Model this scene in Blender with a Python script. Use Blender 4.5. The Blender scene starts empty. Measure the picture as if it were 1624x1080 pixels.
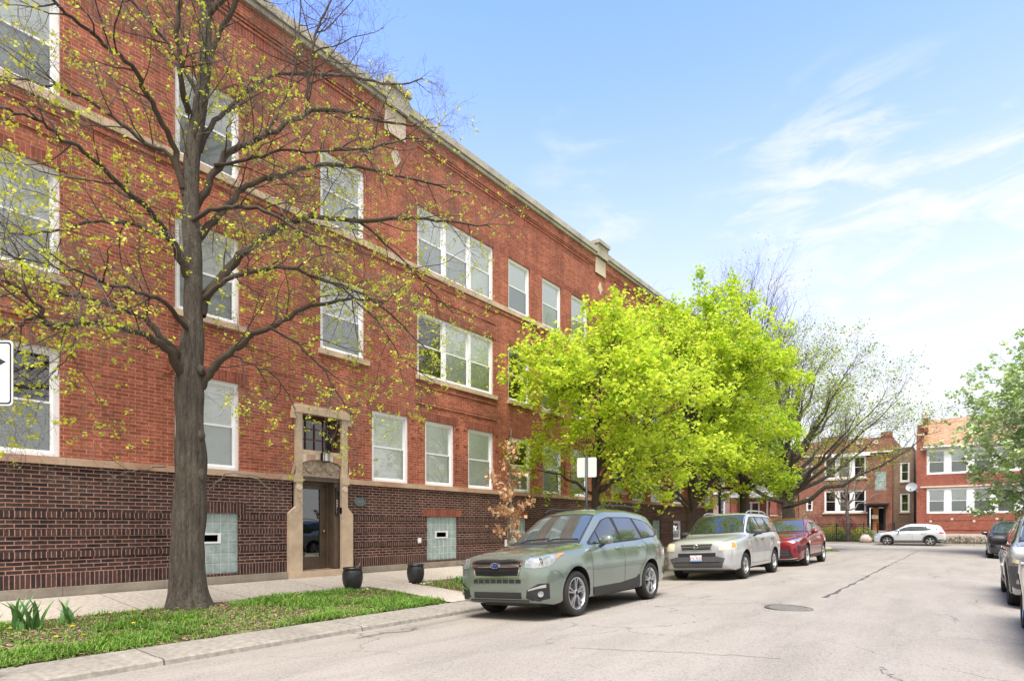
import bpy, bmesh, math, random
import numpy as np
from mathutils import Vector, Matrix
from mathutils.bvhtree import BVHTree
R = math.radians
scene = bpy.context.scene
COL = scene.collection

# ------------------------------------------------------------------ camera
cam_data = bpy.data.cameras.new('camera')
cam_data.sensor_width = 36.0
cam_data.lens = 922.0 / 1624.0 * 36.0
cam_data.shift_x = 0.0
cam_data.shift_y = (834.0 - 540.0) / 1624.0
cam_data.clip_end = 3000
cam = bpy.data.objects.new('camera', cam_data)
COL.objects.link(cam)
cam.location = (0, 0, 1.45)
cam.rotation_euler = (R(90), 0, math.atan2(728, 922))
scene.camera = cam

# ------------------------------------------------------------------ light
SUN_EL, SUN_AZ = 66.0, 150.0          # azimuth clockwise from +Y
scene.view_settings.view_transform = 'Standard'
scene.view_settings.look = 'None'
scene.view_settings.exposure = 1.85
scene.view_settings.gamma = 1
world = bpy.data.worlds.new('World')
scene.world = world
world.use_nodes = True
nt = world.node_tree
nt.nodes.clear()
wo = nt.nodes.new('ShaderNodeOutputWorld')
bg = nt.nodes.new('ShaderNodeBackground')
sky = nt.nodes.new('ShaderNodeTexSky')
sky.sky_type = 'NISHITA'
sky.sun_disc = False
sky.sun_elevation = R(SUN_EL)
sky.sun_rotation = R(SUN_AZ)
sky.air_density = 1.0
sky.dust_density = 1.2
sky.ozone_density = 1.5
bg.inputs['Strength'].default_value = 0.10
geo = nt.nodes.new('ShaderNodeTexCoord')
sep = nt.nodes.new('ShaderNodeSeparateXYZ')
nt.links.new(geo.outputs['Generated'], sep.inputs[0])

def wmath(op, a, b=None, clamp=False):
    n = nt.nodes.new('ShaderNodeMath'); n.operation = op; n.use_clamp = clamp
    for i, v in enumerate((a, b)):
        if v is None: continue
        if isinstance(v, (int, float)): n.inputs[i].default_value = v
        else: nt.links.new(v, n.inputs[i])
    return n.outputs[0]
# haze toward the horizon, thin high cloud streaks lower down
zc = sep.outputs['Z']
haze = nt.nodes.new('ShaderNodeMapRange'); haze.interpolation_type = 'SMOOTHSTEP'
nt.links.new(zc, haze.inputs['Value'])
haze.inputs['From Min'].default_value = 0.74; haze.inputs['From Max'].default_value = 0.08
haze.inputs['To Min'].default_value = 0.0; haze.inputs['To Max'].default_value = 0.97
mp = nt.nodes.new('ShaderNodeMapping'); mp.inputs['Scale'].default_value = (1.6, 1.6, 5.5)
mp.inputs['Location'].default_value = (0.35, 0.2, 0.1)
mp.inputs['Rotation'].default_value = (0.15, -0.2, 0)
nt.links.new(geo.outputs['Generated'], mp.inputs[0])
n1 = nt.nodes.new('ShaderNodeTexNoise'); n1.inputs['Scale'].default_value = 2.1
n1.inputs['Detail'].default_value = 9; n1.inputs['Roughness'].default_value = 0.55
n1.inputs['Distortion'].default_value = 0.6
nt.links.new(mp.outputs[0], n1.inputs['Vector'])
cl = nt.nodes.new('ShaderNodeMapRange'); cl.interpolation_type = 'SMOOTHSTEP'
nt.links.new(n1.outputs['Fac'], cl.inputs['Value'])
cl.inputs['From Min'].default_value = 0.46; cl.inputs['From Max'].default_value = 0.66
band = nt.nodes.new('ShaderNodeMapRange'); band.interpolation_type = 'SMOOTHSTEP'
nt.links.new(zc, band.inputs['Value'])
band.inputs['From Min'].default_value = 0.50; band.inputs['From Max'].default_value = 0.28
cf = wmath('MULTIPLY', wmath('MULTIPLY', cl.outputs[0], band.outputs[0]), 0.5)
# separate wisps of high cloud, each at its own bearing in the sky
blobs = [((-0.173, 0.898, 0.404), 0.99756, 0.97437), ((-0.094, 0.933, 0.347), 0.99756, 0.9563), ((0.012, 0.935, 0.354), 0.99863, 0.98163), ((-0.442, 0.728, 0.524), 0.99985, 0.99452), ((-0.421, 0.803, 0.421), 0.99985, 0.9954), ((0.036, 0.92, 0.39), 0.99985, 0.99452)]
mp2 = nt.nodes.new('ShaderNodeMapping'); mp2.inputs['Rotation'].default_value = (0.10, 0.28, 0.9); mp2.inputs['Scale'].default_value = (5, 5, 17)
nt.links.new(geo.outputs['Generated'], mp2.inputs[0])
n2 = nt.nodes.new('ShaderNodeTexNoise'); n2.inputs['Scale'].default_value = 1.5; n2.inputs['Detail'].default_value = 10; n2.inputs['Roughness'].default_value = 0.6; n2.inputs['Distortion'].default_value = 0.5
nt.links.new(mp2.outputs[0], n2.inputs['Vector'])
for (bx, by, bz), ci, co in blobs:
    dp = nt.nodes.new('ShaderNodeVectorMath'); dp.operation = 'DOT_PRODUCT'; nt.links.new(geo.outputs['Generated'], dp.inputs[0]); dp.inputs[1].default_value = (bx, by, bz)
    mrb = nt.nodes.new('ShaderNodeMapRange'); mrb.interpolation_type = 'SMOOTHSTEP'; nt.links.new(dp.outputs['Value'], mrb.inputs['Value'])
    mrb.inputs['From Min'].default_value = co; mrb.inputs['From Max'].default_value = ci; mrb.inputs['To Max'].default_value = 1.0
    th = nt.nodes.new('ShaderNodeMapRange'); th.interpolation_type = 'SMOOTHSTEP'
    nt.links.new(wmath('ADD', n2.outputs['Fac'], wmath('MULTIPLY', mrb.outputs[0], 0.16)), th.inputs['Value']); th.inputs['From Min'].default_value = 0.56; th.inputs['From Max'].default_value = 0.84; th.inputs['To Max'].default_value = .58 if bz < .45 else .28
    one = wmath('MULTIPLY', th.outputs[0], mrb.outputs[0])
    cf = wmath('SUBTRACT', 1.0, wmath('MULTIPLY', wmath('SUBTRACT', 1.0, cf), wmath('SUBTRACT', 1.0, one)))
fill_bank = nt.nodes.new('ShaderNodeMapRange'); fill_bank.interpolation_type = 'SMOOTHSTEP'      # bank of white cloud added out of view to whiten the fill light
nt.links.new(wmath('ADD', wmath('MULTIPLY', sep.outputs['X'], 0.8), wmath('MULTIPLY', sep.outputs['Y'], -0.6)), fill_bank.inputs['Value'])
fill_bank.inputs['From Min'].default_value = -0.38; fill_bank.inputs['From Max'].default_value = 0.25; fill_bank.inputs['To Max'].default_value = 0.93
inv = wmath('MULTIPLY', wmath('SUBTRACT', 1.0, cf), wmath('SUBTRACT', 1.0, haze.outputs[0]))
fac = wmath('SUBTRACT', 1.0, inv, True)
tint = nt.nodes.new('ShaderNodeMix'); tint.data_type = 'RGBA'; tint.blend_type = 'MULTIPLY'
tint.inputs[0].default_value = 1.0
nt.links.new(sky.outputs[0], tint.inputs[6])
tint.inputs[7].default_value = (0.90, 1.04, 1.50, 1)
mix = nt.nodes.new('ShaderNodeMix'); mix.data_type = 'RGBA'
nt.links.new(fac, mix.inputs[0])
nt.links.new(tint.outputs[2], mix.inputs[6])
mix.inputs[7].default_value = (2.95, 2.98, 3.05, 1)
mix2 = nt.nodes.new('ShaderNodeMix'); mix2.data_type = 'RGBA'
nt.links.new(fill_bank.outputs[0], mix2.inputs[0]); nt.links.new(mix.outputs[2], mix2.inputs[6]); mix2.inputs[7].default_value = (3.7, 3.62, 3.5, 1)
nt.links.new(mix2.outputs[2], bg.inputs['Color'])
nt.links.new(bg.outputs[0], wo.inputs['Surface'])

sd = bpy.data.lights.new('sun', 'SUN')
sd.energy = 2.1; sd.angle = R(32); sd.color = (1.0, 0.94, 0.86)
sun = bpy.data.objects.new('sun', sd); COL.objects.link(sun)
sdir = Vector((math.sin(R(SUN_AZ)) * math.cos(R(SUN_EL)), math.cos(R(SUN_AZ)) * math.cos(R(SUN_EL)), math.sin(R(SUN_EL))))
sun.rotation_euler = sdir.to_track_quat('Z', 'Y').to_euler()

# ------------------------------------------------------------------ materials
MATS = {}
def mat(name, col=(0.5, 0.5, 0.5), rough=0.6, metal=0.0, var=0.0, vscale=4.0, bump=0.0, bscale=30.0,
        spec=0.5, coat=0.0, trans=0.0, col2=None, emit=None):
    if name in MATS: return MATS[name]
    m = bpy.data.materials.new(name); m.use_nodes = True
    t = m.node_tree; b = t.nodes['Principled BSDF']
    b.inputs['Base Color'].default_value = (*col, 1)
    b.inputs['Roughness'].default_value = rough
    b.inputs['Metallic'].default_value = metal
    b.inputs['Specular IOR Level'].default_value = spec
    b.inputs['Coat Weight'].default_value = coat
    b.inputs['Coat Roughness'].default_value = 0.04
    if emit:
        b.inputs['Emission Color'].default_value = (*emit[:3], 1); b.inputs['Emission Strength'].default_value = emit[3]
    tc = t.nodes.new('ShaderNodeTexCoord')
    if var > 0 or col2:
        n = t.nodes.new('ShaderNodeTexNoise'); n.inputs['Scale'].default_value = vscale
        n.inputs['Detail'].default_value = 6; n.inputs['Roughness'].default_value = 0.65
        t.links.new(tc.outputs['Object'], n.inputs['Vector'])
        mr = t.nodes.new('ShaderNodeMapRange'); mr.inputs['From Min'].default_value = 0.3; mr.inputs['From Max'].default_value = 0.7
        t.links.new(n.outputs['Fac'], mr.inputs['Value'])
        x = t.nodes.new('ShaderNodeMix'); x.data_type = 'RGBA'
        t.links.new(mr.outputs[0], x.inputs[0])
        c2 = col2 if col2 else tuple(c * (1 - var) for c in col)
        c1 = col if col2 else tuple(min(1, c * (1 + var)) for c in col)
        x.inputs[6].default_value = (*c2, 1); x.inputs[7].default_value = (*c1, 1)
        t.links.new(x.outputs[2], b.inputs['Base Color'])
    if bump > 0:
        n2 = t.nodes.new('ShaderNodeTexNoise'); n2.inputs['Scale'].default_value = bscale
        n2.inputs['Detail'].default_value = 5
        t.links.new(tc.outputs['Object'], n2.inputs['Vector'])
        bp = t.nodes.new('ShaderNodeBump'); bp.inputs['Strength'].default_value = bump; bp.inputs['Distance'].default_value = 0.02
        t.links.new(n2.outputs['Fac'], bp.inputs['Height'])
        t.links.new(bp.outputs[0], b.inputs['Normal'])
    if trans > 0:
        tr = t.nodes.new('ShaderNodeBsdfTranslucent')
        src = b.inputs['Base Color']
        if src.is_linked: t.links.new(src.links[0].from_socket, tr.inputs['Color'])
        else: tr.inputs['Color'].default_value = (*col, 1)
        ms = t.nodes.new('ShaderNodeMixShader'); ms.inputs[0].default_value = trans
        o = t.nodes['Material Output']
        t.links.new(b.outputs[0], ms.inputs[1]); t.links.new(tr.outputs[0], ms.inputs[2])
        t.links.new(ms.outputs[0], o.inputs['Surface'])
    MATS[name] = m
    return m

def brick_mat(name, c1, c2, mortar, bw=0.215, rh=0.0677, off=0.5, msize=0.011, tone=0.35, bumpd=0.006, c3=None):
    m = bpy.data.materials.new(name); m.use_nodes = True
    t = m.node_tree; b = t.nodes['Principled BSDF']
    b.inputs['Roughness'].default_value = 0.85; b.inputs['Specular IOR Level'].default_value = 0.25
    uv = t.nodes.new('ShaderNodeUVMap'); uv.uv_map = 'UVMap'
    # slightly wavy courses
    wn = t.nodes.new('ShaderNodeTexNoise'); wn.inputs['Scale'].default_value = 9; wn.inputs['Detail'].default_value = 2
    t.links.new(uv.outputs[0], wn.inputs['Vector'])
    vs = t.nodes.new('ShaderNodeVectorMath'); vs.operation = 'MULTIPLY_ADD'
    t.links.new(wn.outputs['Color'], vs.inputs[0]); vs.inputs[1].default_value = (0.010, 0.010, 0)
    t.links.new(uv.outputs[0], vs.inputs[2])
    br = t.nodes.new('ShaderNodeTexBrick')
    br.offset = off; br.squash = 1
    br.inputs['Scale'].default_value = 1; br.inputs['Mortar Size'].default_value = msize / 2
    br.inputs['Mortar Smooth'].default_value = 0.2; br.inputs['Bias'].default_value = 0
    br.inputs['Brick Width'].default_value = bw; br.inputs['Row Height'].default_value = rh
    br.inputs['Color1'].default_value = (*c1, 1); br.inputs['Color2'].default_value = (*c2, 1)
    br.inputs['Mortar'].default_value = (*mortar, 1)
    t.links.new(vs.outputs[0], br.inputs['Vector'])
    # large scale tone variation + fine grain
    n = t.nodes.new('ShaderNodeTexNoise'); n.inputs['Scale'].default_value = 0.55; n.inputs['Detail'].default_value = 8
    n.inputs['Roughness'].default_value = 0.7
    t.links.new(uv.outputs[0], n.inputs['Vector'])
    mr = t.nodes.new('ShaderNodeMapRange'); mr.inputs['From Min'].default_value = 0.3; mr.inputs['From Max'].default_value = 0.7
    mr.inputs['To Min'].default_value = 1 - tone; mr.inputs['To Max'].default_value = 1 + tone * 0.7
    t.links.new(n.outputs['Fac'], mr.inputs['Value'])
    fine = t.nodes.new('ShaderNodeTexNoise'); fine.inputs['Scale'].default_value = 14; fine.inputs['Detail'].default_value = 3
    t.links.new(uv.outputs[0], fine.inputs['Vector'])
    mr2 = t.nodes.new('ShaderNodeMapRange'); mr2.inputs['From Min'].default_value = 0.3; mr2.inputs['From Max'].default_value = 0.7
    mr2.inputs['To Min'].default_value = 0.75; mr2.inputs['To Max'].default_value = 1.2
    t.links.new(fine.outputs['Fac'], mr2.inputs['Value'])
    # rain streaks and soot running down the wall
    sm = t.nodes.new('ShaderNodeMapping'); sm.inputs['Scale'].default_value = (2.4, .22, 1); t.links.new(uv.outputs[0], sm.inputs[0])
    sn = t.nodes.new('ShaderNodeTexNoise'); sn.inputs['Scale'].default_value = 1; sn.inputs['Detail'].default_value = 7; sn.inputs['Roughness'].default_value = .7; t.links.new(sm.outputs[0], sn.inputs['Vector'])
    m3 = t.nodes.new('ShaderNodeMapRange'); m3.inputs['From Min'].default_value = .32; m3.inputs['From Max'].default_value = .62; m3.inputs['To Min'].default_value = 1 - tone * .9; m3.inputs['To Max'].default_value = 1.08; t.links.new(sn.outputs['Fac'], m3.inputs['Value'])
    m4 = t.nodes.new('ShaderNodeMath'); m4.operation = 'MULTIPLY'; t.links.new(m3.outputs[0], m4.inputs[0]); t.links.new(mr.outputs[0], m4.inputs[1]); mr = m4
    mu = t.nodes.new('ShaderNodeMath'); mu.operation = 'MULTIPLY'
    t.links.new(mr.outputs[0], mu.inputs[0]); t.links.new(mr2.outputs[0], mu.inputs[1])
    vm = t.nodes.new('ShaderNodeVectorMath'); vm.operation = 'SCALE'
    t.links.new(br.outputs['Color'], vm.inputs[0]); t.links.new(mu.outputs[0], vm.inputs['Scale'])
    t.links.new(vm.outputs[0], b.inputs['Base Color'])
    bp = t.nodes.new('ShaderNodeBump'); bp.inputs['Strength'].default_value = 0.9; bp.inputs['Distance'].default_value = bumpd
    iv = t.nodes.new('ShaderNodeMath'); iv.operation = 'SUBTRACT'; iv.inputs[0].default_value = 1
    t.links.new(br.outputs['Fac'], iv.inputs[1]); t.links.new(iv.outputs[0], bp.inputs['Height'])
    t.links.new(bp.outputs[0], b.inputs['Normal'])
    MATS[name] = m
    return m

RED = brick_mat('red_brick', (0.265, 0.074, 0.041), (0.43, 0.132, 0.076), (0.55, 0.29, 0.21))
RED_S = brick_mat('red_brick_soldier', (0.235, 0.066, 0.040), (0.35, 0.108, 0.067), (0.44, 0.21, 0.155), bw=0.0677, rh=0.23, off=0)
DARK = brick_mat('dark_brick', (0.026, 0.021, 0.024), (0.085, 0.052, 0.046), (0.43, 0.235, 0.18), msize=0.0155)
DARK_S = brick_mat('dark_brick_soldier', (0.032, 0.025, 0.028), (0.085, 0.048, 0.043), (0.43, 0.235, 0.18), bw=0.0677, rh=0.25, off=0, msize=0.014)
FARRED = brick_mat('orange_red_brick', (0.26, 0.072, 0.046), (0.35, 0.115, 0.075), (0.40, 0.20, 0.15), tone=0.2)
BROWN = brick_mat('brown_brick', (0.27, 0.11, 0.075), (0.36, 0.16, 0.11), (0.34, 0.2, 0.15), tone=0.3)
OLIVE = brick_mat('tan_brick', (0.26, 0.19, 0.135), (0.34, 0.25, 0.18), (0.25, 0.19, 0.14), tone=0.3)
SHINGLE = brick_mat('orange_shingles', (0.30, 0.165, 0.095), (0.42, 0.27, 0.17), (0.27, 0.16, 0.11), bw=0.32, rh=0.16, msize=0.008, tone=0.2)
WALK = brick_mat('sidewalk_concrete', (0.38, 0.34, 0.29), (0.42, 0.38, 0.325), (0.13, 0.11, 0.09), bw=1.75, rh=50, off=0, msize=0.016, tone=0.07, bumpd=0.004)
CURBM = brick_mat('curb_concrete', (0.25, 0.23, 0.20), (0.30, 0.275, 0.24), (0.09, 0.08, 0.07), bw=2.6, rh=50, off=0, msize=0.018, tone=0.18, bumpd=0.004)
STONE = mat('limestone', (0.50, 0.38, 0.27), 0.8, var=0.22, vscale=2.2, bump=0.3, bscale=18)
STONE_R = mat('rusty_limestone', (0.52, 0.40, 0.29), 0.8, vscale=0.9, col2=(0.34, 0.17, 0.10), bump=0.35, bscale=14)
CAP = mat('coping_stone', (0.50, 0.46, 0.38), 0.85, vscale=1.6, col2=(0.27, 0.25, 0.20), bump=0.3)
PALE = mat('pale_stone', (0.60, 0.50, 0.40), 0.8, var=0.12, vscale=3)
CARVE = mat('carved_stone', (0.52, 0.43, 0.33), 0.85, vscale=12, col2=(0.24, 0.18, 0.13), bump=0.9, bscale=25)
WHITE = mat('white_paint', (0.80, 0.81, 0.82), 0.45, var=0.05, vscale=3)
BLIND = None
def blind_mat(name, col):
    m = mat(name, col, 0.8)
    t = m.node_tree; b = t.nodes['Principled BSDF']
    tc = t.nodes.new('ShaderNodeTexCoord'); w = t.nodes.new('ShaderNodeTexWave'); w.bands_direction = 'Z'
    w.inputs['Scale'].default_value = 11; w.inputs['Distortion'].default_value = 0.15
    t.links.new(tc.outputs['Object'], w.inputs['Vector'])
    x = t.nodes.new('ShaderNodeMix'); x.data_type = 'RGBA'; t.links.new(w.outputs['Fac'], x.inputs[0])
    x.inputs[6].default_value = (*[c * 0.9 for c in col], 1); x.inputs[7].default_value = (*col, 1)
    t.links.new(x.outputs[2], b.inputs['Base Color'])
    return m
BL_W = blind_mat('white_blind', (0.90, 0.91, 0.89))
BL_G = blind_mat('grey_blind', (0.64, 0.67, 0.66))
BL_C = mat('cream_shade', (0.88, 0.90, 0.85), 0.85, var=0.06, vscale=1.5)
ROOMD = mat('dim_room', (0.035, 0.035, 0.04), 0.9, var=0.4, vscale=1.2)
def glass_mat(name, tint, refl, rough=0.02):
    m = bpy.data.materials.new(name); m.use_nodes = True; t = m.node_tree; t.nodes.clear()
    o = t.nodes.new('ShaderNodeOutputMaterial'); a = t.nodes.new('ShaderNodeBsdfTransparent'); a.inputs[0].default_value = (*tint, 1)
    g = t.nodes.new('ShaderNodeBsdfGlossy'); g.inputs['Roughness'].default_value = rough; g.inputs['Color'].default_value = (0.9, 0.95, 1, 1)
    f = t.nodes.new('ShaderNodeFresnel'); f.inputs[0].default_value = 1.5
    ad = t.nodes.new('ShaderNodeMath'); ad.operation = 'ADD'; ad.use_clamp = True; ad.inputs[1].default_value = refl
    t.links.new(f.outputs[0], ad.inputs[0])
    n = t.nodes.new('ShaderNodeTexNoise'); n.inputs['Scale'].default_value = 1.1; tc = t.nodes.new('ShaderNodeTexCoord')
    t.links.new(tc.outputs['Object'], n.inputs['Vector'])
    bp = t.nodes.new('ShaderNodeBump'); bp.inputs['Strength'].default_value = 0.25; bp.inputs['Distance'].default_value = 0.02
    t.links.new(n.outputs['Fac'], bp.inputs['Height']); t.links.new(bp.outputs[0], g.inputs['Normal'])
    x = t.nodes.new('ShaderNodeMixShader'); t.links.new(ad.outputs[0], x.inputs[0])
    t.links.new(a.outputs[0], x.inputs[1]); t.links.new(g.outputs[0], x.inputs[2]); t.links.new(x.outputs[0], o.inputs[0])
    MATS[name] = m
    return m
GLASS = glass_mat('window_glass', (0.99, 1.0, 0.99), 0.10)
SCREEN = glass_mat('screened_glass', (0.86, 0.88, 0.88), 0.07, 0.08)
DOORG = glass_mat('door_glass', (0.35, 0.30, 0.25), 0.10)
BLOCKG = mat('glass_block', (0.34, 0.44, 0.43), 0.12, bump=0.8, bscale=120, spec=0.8, var=0.25, vscale=6)
MORTW = mat('white_mortar', (0.62, 0.62, 0.58), 0.8)
CARGL = mat('car_glass', (0.018, 0.026, 0.024), 0.02, spec=1.0, coat=1.0)
CARGL2 = mat('windshield_glass', (0.05, 0.065, 0.06), 0.02, spec=1.0, coat=1.0, var=0.3, vscale=1.5)
BLACKP = mat('black_plastic', (0.018, 0.018, 0.019), 0.5, var=0.15)
GREYP = mat('grey_plastic', (0.07, 0.072, 0.075), 0.55, var=0.1)
RUBBER = mat('tyre_rubber', (0.022, 0.021, 0.020), 0.85, var=0.3, vscale=8)
CHROME = mat('chrome', (0.75, 0.76, 0.78), 0.12, 1.0)
ALLOY = mat('alloy_wheel', (0.55, 0.56, 0.57), 0.28, 0.9)
DARKALLOY = mat('dark_alloy', (0.03, 0.03, 0.032), 0.35, 0.5)
BRAKE = mat('brake_disc', (0.16, 0.15, 0.14), 0.4, 0.8)
LAMP = mat('headlamp_lens', (0.33, 0.345, 0.35), 0.12, 0.5, coat=1.0, var=0.4, vscale=14)
LAMPY = mat('yellowed_headlamp', (0.66, 0.60, 0.42), 0.2, 0.1, coat=0.6, var=0.15, vscale=8)
AMBER = mat('amber_lens', (0.75, 0.22, 0.03), 0.15, coat=0.8)
REDL = mat('red_lens', (0.45, 0.015, 0.02), 0.12, coat=0.8)
IRON = mat('black_iron', (0.015, 0.015, 0.017), 0.45, 0.3)
SIGNW = mat('sign_sheet', (0.66, 0.68, 0.68), 0.5, var=0.05)
SIGNB = mat('sign_back', (0.62, 0.63, 0.60), 0.5, 0.1, var=0.05)
BLACKINK = mat('black_ink', (0.02, 0.02, 0.022), 0.5)
GALV = mat('galvanised_post', (0.30, 0.31, 0.31), 0.5, 0.5)
SOIL = mat('soil', (0.16, 0.115, 0.075), 0.95, vscale=3, col2=(0.07, 0.05, 0.034), bump=0.8, bscale=25)
MULCH = mat('mulch', (0.17, 0.09, 0.055), 0.95, vscale=25, col2=(0.07, 0.04, 0.03), bump=0.8, bscale=40)
GR1 = mat('grass_green', (0.13, 0.27, 0.03), 0.6, var=0.25, vscale=2, trans=0.3)
GR2 = mat('grass_light', (0.17, 0.30, 0.04), 0.6, var=0.2, vscale=2, trans=0.3)
GR3 = mat('grass_dry', (0.30, 0.26, 0.10), 0.7, trans=0.2)
def bark_mat(name, a, b_):
    m = mat(name, a, 0.95, vscale=9, col2=b_, bump=1.0, bscale=40); t = m.node_tree
    tc = [n for n in t.nodes if n.type == 'TEX_COORD'][0]; mp_ = t.nodes.new('ShaderNodeMapping'); mp_.inputs['Scale'].default_value = (2.2, 2.2, .30)
    t.links.new(tc.outputs['Object'], mp_.inputs[0])
    for n in t.nodes:
        if n.type == 'TEX_NOISE': t.links.new(mp_.outputs[0], n.inputs['Vector'])
        if n.type == 'BUMP': n.inputs['Distance'].default_value = 0.05
    # grey lichen and moss patches
    n = t.nodes.new('ShaderNodeTexNoise'); n.inputs['Scale'].default_value = 1.7; n.inputs['Detail'].default_value = 8; t.links.new(tc.outputs['Object'], n.inputs['Vector'])
    r_ = t.nodes.new('ShaderNodeMapRange'); r_.inputs['From Min'].default_value = .55; r_.inputs['From Max'].default_value = .7; r_.inputs['To Max'].default_value = .45; t.links.new(n.outputs['Fac'], r_.inputs['Value'])
    x = t.nodes.new('ShaderNodeMix'); x.data_type = 'RGBA'; b = t.nodes['Principled BSDF']; src = b.inputs['Base Color'].links[0].from_socket
    t.links.new(r_.outputs[0], x.inputs[0]); t.links.new(src, x.inputs[6]); x.inputs[7].default_value = (.17, .17, .09, 1); t.links.new(x.outputs[2], b.inputs['Base Color'])
    return m
BARK = bark_mat('bark', (0.175, 0.145, 0.115), (0.045, 0.036, 0.029))
TWIG = mat('dark_twigs', (0.060, 0.043, 0.030), 0.9, var=0.3, vscale=3)
TWIG2 = mat('grey_twigs', (0.16, 0.135, 0.11), 0.9, var=0.3, vscale=3)
BUD1 = mat('bud_leaf', (0.46, 0.52, 0.035), 0.6, trans=0.4, var=0.15, vscale=2)
BUD2 = mat('bud_leaf_light', (0.62, 0.64, 0.07), 0.6, trans=0.4)
MP1 = mat('maple_leaf', (0.52, 0.64, 0.04), 0.6, trans=0.55, var=0.12, vscale=0.8)
MP2 = mat('maple_leaf_bright', (0.66, 0.76, 0.07), 0.6, trans=0.55)
MP3 = mat('maple_leaf_deep', (0.30, 0.50, 0.03), 0.6, trans=0.55)
AP1 = mat('apple_leaf', (0.34, 0.48, 0.13), 0.5, trans=0.35, var=0.15, vscale=1)
AP2 = mat('apple_leaf_pale', (0.62, 0.70, 0.44), 0.5, trans=0.3)
DEAD = mat('dead_leaf', (0.45, 0.24, 0.11), 0.8, trans=0.25, var=0.3, vscale=6)
DEAD2 = mat('dead_leaf_pale', (0.60, 0.40, 0.24), 0.8, trans=0.25)
FARL = mat('sparse_leaf', (0.15, 0.16, 0.05), 0.7, trans=0.3)

# concrete-like old asphalt
def road_mat():
    m = bpy.data.materials.new('worn_asphalt'); m.use_nodes = True; t = m.node_tree; b = t.nodes['Principled BSDF']
    b.inputs['Roughness'].default_value = 0.88; b.inputs['Specular IOR Level'].default_value = 0.3
    tc = t.nodes.new('ShaderNodeTexCoord')
    def noise(s, d, r=0.6, vec=None, dist=0):
        n = t.nodes.new('ShaderNodeTexNoise'); n.inputs['Scale'].default_value = s; n.inputs['Detail'].default_value = d
        n.inputs['Roughness'].default_value = r; n.inputs['Distortion'].default_value = dist
        t.links.new(vec if vec else tc.outputs['Object'], n.inputs['Vector']); return n.outputs['Fac']
    def rng_(v, a, b_, c, d, cl=True):
        r = t.nodes.new('ShaderNodeMapRange'); r.clamp = cl
        for k, x in zip(('From Min', 'From Max', 'To Min', 'To Max'), (a, b_, c, d)): r.inputs[k].default_value = x
        t.links.new(v, r.inputs['Value']); return r.outputs[0]
    def mixc(f, a, b_):
        x = t.nodes.new('ShaderNodeMix'); x.data_type = 'RGBA'; t.links.new(f, x.inputs[0])
        for s, v in ((6, a), (7, b_)):
            if isinstance(v, tuple): x.inputs[s].default_value = (*v, 1)
            else: t.links.new(v, x.inputs[s])
        return x.outputs[2]
    mpn = t.nodes.new('ShaderNodeMapping'); mpn.inputs['Scale'].default_value = (1.0, 0.18, 1)
    t.links.new(tc.outputs['Object'], mpn.inputs[0])
    base = mixc(rng_(noise(0.5, 7, 0.65), 0.32, 0.68, 0, 1), (0.225, 0.198, 0.172), (0.29, 0.262, 0.23))
    streak = rng_(noise(1.6, 7, 0.7, mpn.outputs[0]), 0.46, 0.66, 0, 0.8)
    base = mixc(streak, base, (0.165, 0.147, 0.128))
    agg = rng_(noise(45, 3, 0.75), 0.40, 0.62, 0, 0.75)
    base = mixc(agg, base, (0.31, 0.29, 0.262))
    agg2 = rng_(noise(38, 3, 0.8), 0.54, 0.66, 0, 0.7)
    base = mixc(agg2, base, (0.10, 0.09, 0.08))
    vo = t.nodes.new('ShaderNodeTexVoronoi'); vo.feature = 'DISTANCE_TO_EDGE'; vo.inputs['Scale'].default_value = 0.5
    dn = t.nodes.new('ShaderNodeTexNoise'); dn.inputs['Scale'].default_value = 1.3; dn.inputs['Detail'].default_value = 7
    t.links.new(tc.outputs['Object'], dn.inputs['Vector'])
    va = t.nodes.new('ShaderNodeVectorMath'); va.operation = 'MULTIPLY_ADD'; t.links.new(dn.outputs['Color'], va.inputs[0])
    va.inputs[1].default_value = (1.3, 1.3, 0); t.links.new(tc.outputs['Object'], va.inputs[2]); t.links.new(va.outputs[0], vo.inputs['Vector'])
    crack = rng_(vo.outputs['Distance'], 0.0, 0.008, 1, 0)
    msk = rng_(noise(0.35, 2), 0.46, 0.56, 0, 0.85)
    mm = t.nodes.new('ShaderNodeMath'); mm.operation = 'MULTIPLY'; t.links.new(crack, mm.inputs[0]); t.links.new(msk, mm.inputs[1])
    base = mixc(mm.outputs[0], base, (0.06, 0.055, 0.05))
    t.links.new(base, b.inputs['Base Color'])
    bp = t.nodes.new('ShaderNodeBump'); bp.inputs['Strength'].default_value = 0.5; bp.inputs['Distance'].default_value = 0.008
    t.links.new(noise(70, 3), bp.inputs['Height']); t.links.new(bp.outputs[0], b.inputs['Normal'])
    return m
ROAD = road_mat()
TAR = mat('tar_fill', (0.07, 0.068, 0.066), 0.7, var=0.3, vscale=5)
PLINTH = mat('weathered_plinth', (0.36, 0.31, 0.25), 0.85, vscale=1.8, col2=(0.19, 0.16, 0.125), bump=0.4, bscale=15)
GROUNDM = mat('lot_ground', (0.20, 0.19, 0.14), 0.95, vscale=0.3, col2=(0.10, 0.14, 0.05))

# ------------------------------------------------------------------ object helpers
def tag(o, label=None, cat=None, group=None, kind=None):
    if label: o['label'] = label
    if cat: o['category'] = cat
    if group: o['group'] = group
    if kind: o['kind'] = kind
    return o
def thing(name, label, cat, loc=(0, 0, 0), rz=0.0, group=None):
    o = bpy.data.objects.new(name, None); COL.objects.link(o); o.empty_display_size = 0.2
    o.location = loc; o.rotation_euler = (0, 0, rz)
    return tag(o, label, cat, group)
def link(name, me, parent=None):
    o = bpy.data.objects.new(name, me); COL.objects.link(o)
    if parent is not None: o.parent = parent
    return o

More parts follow.
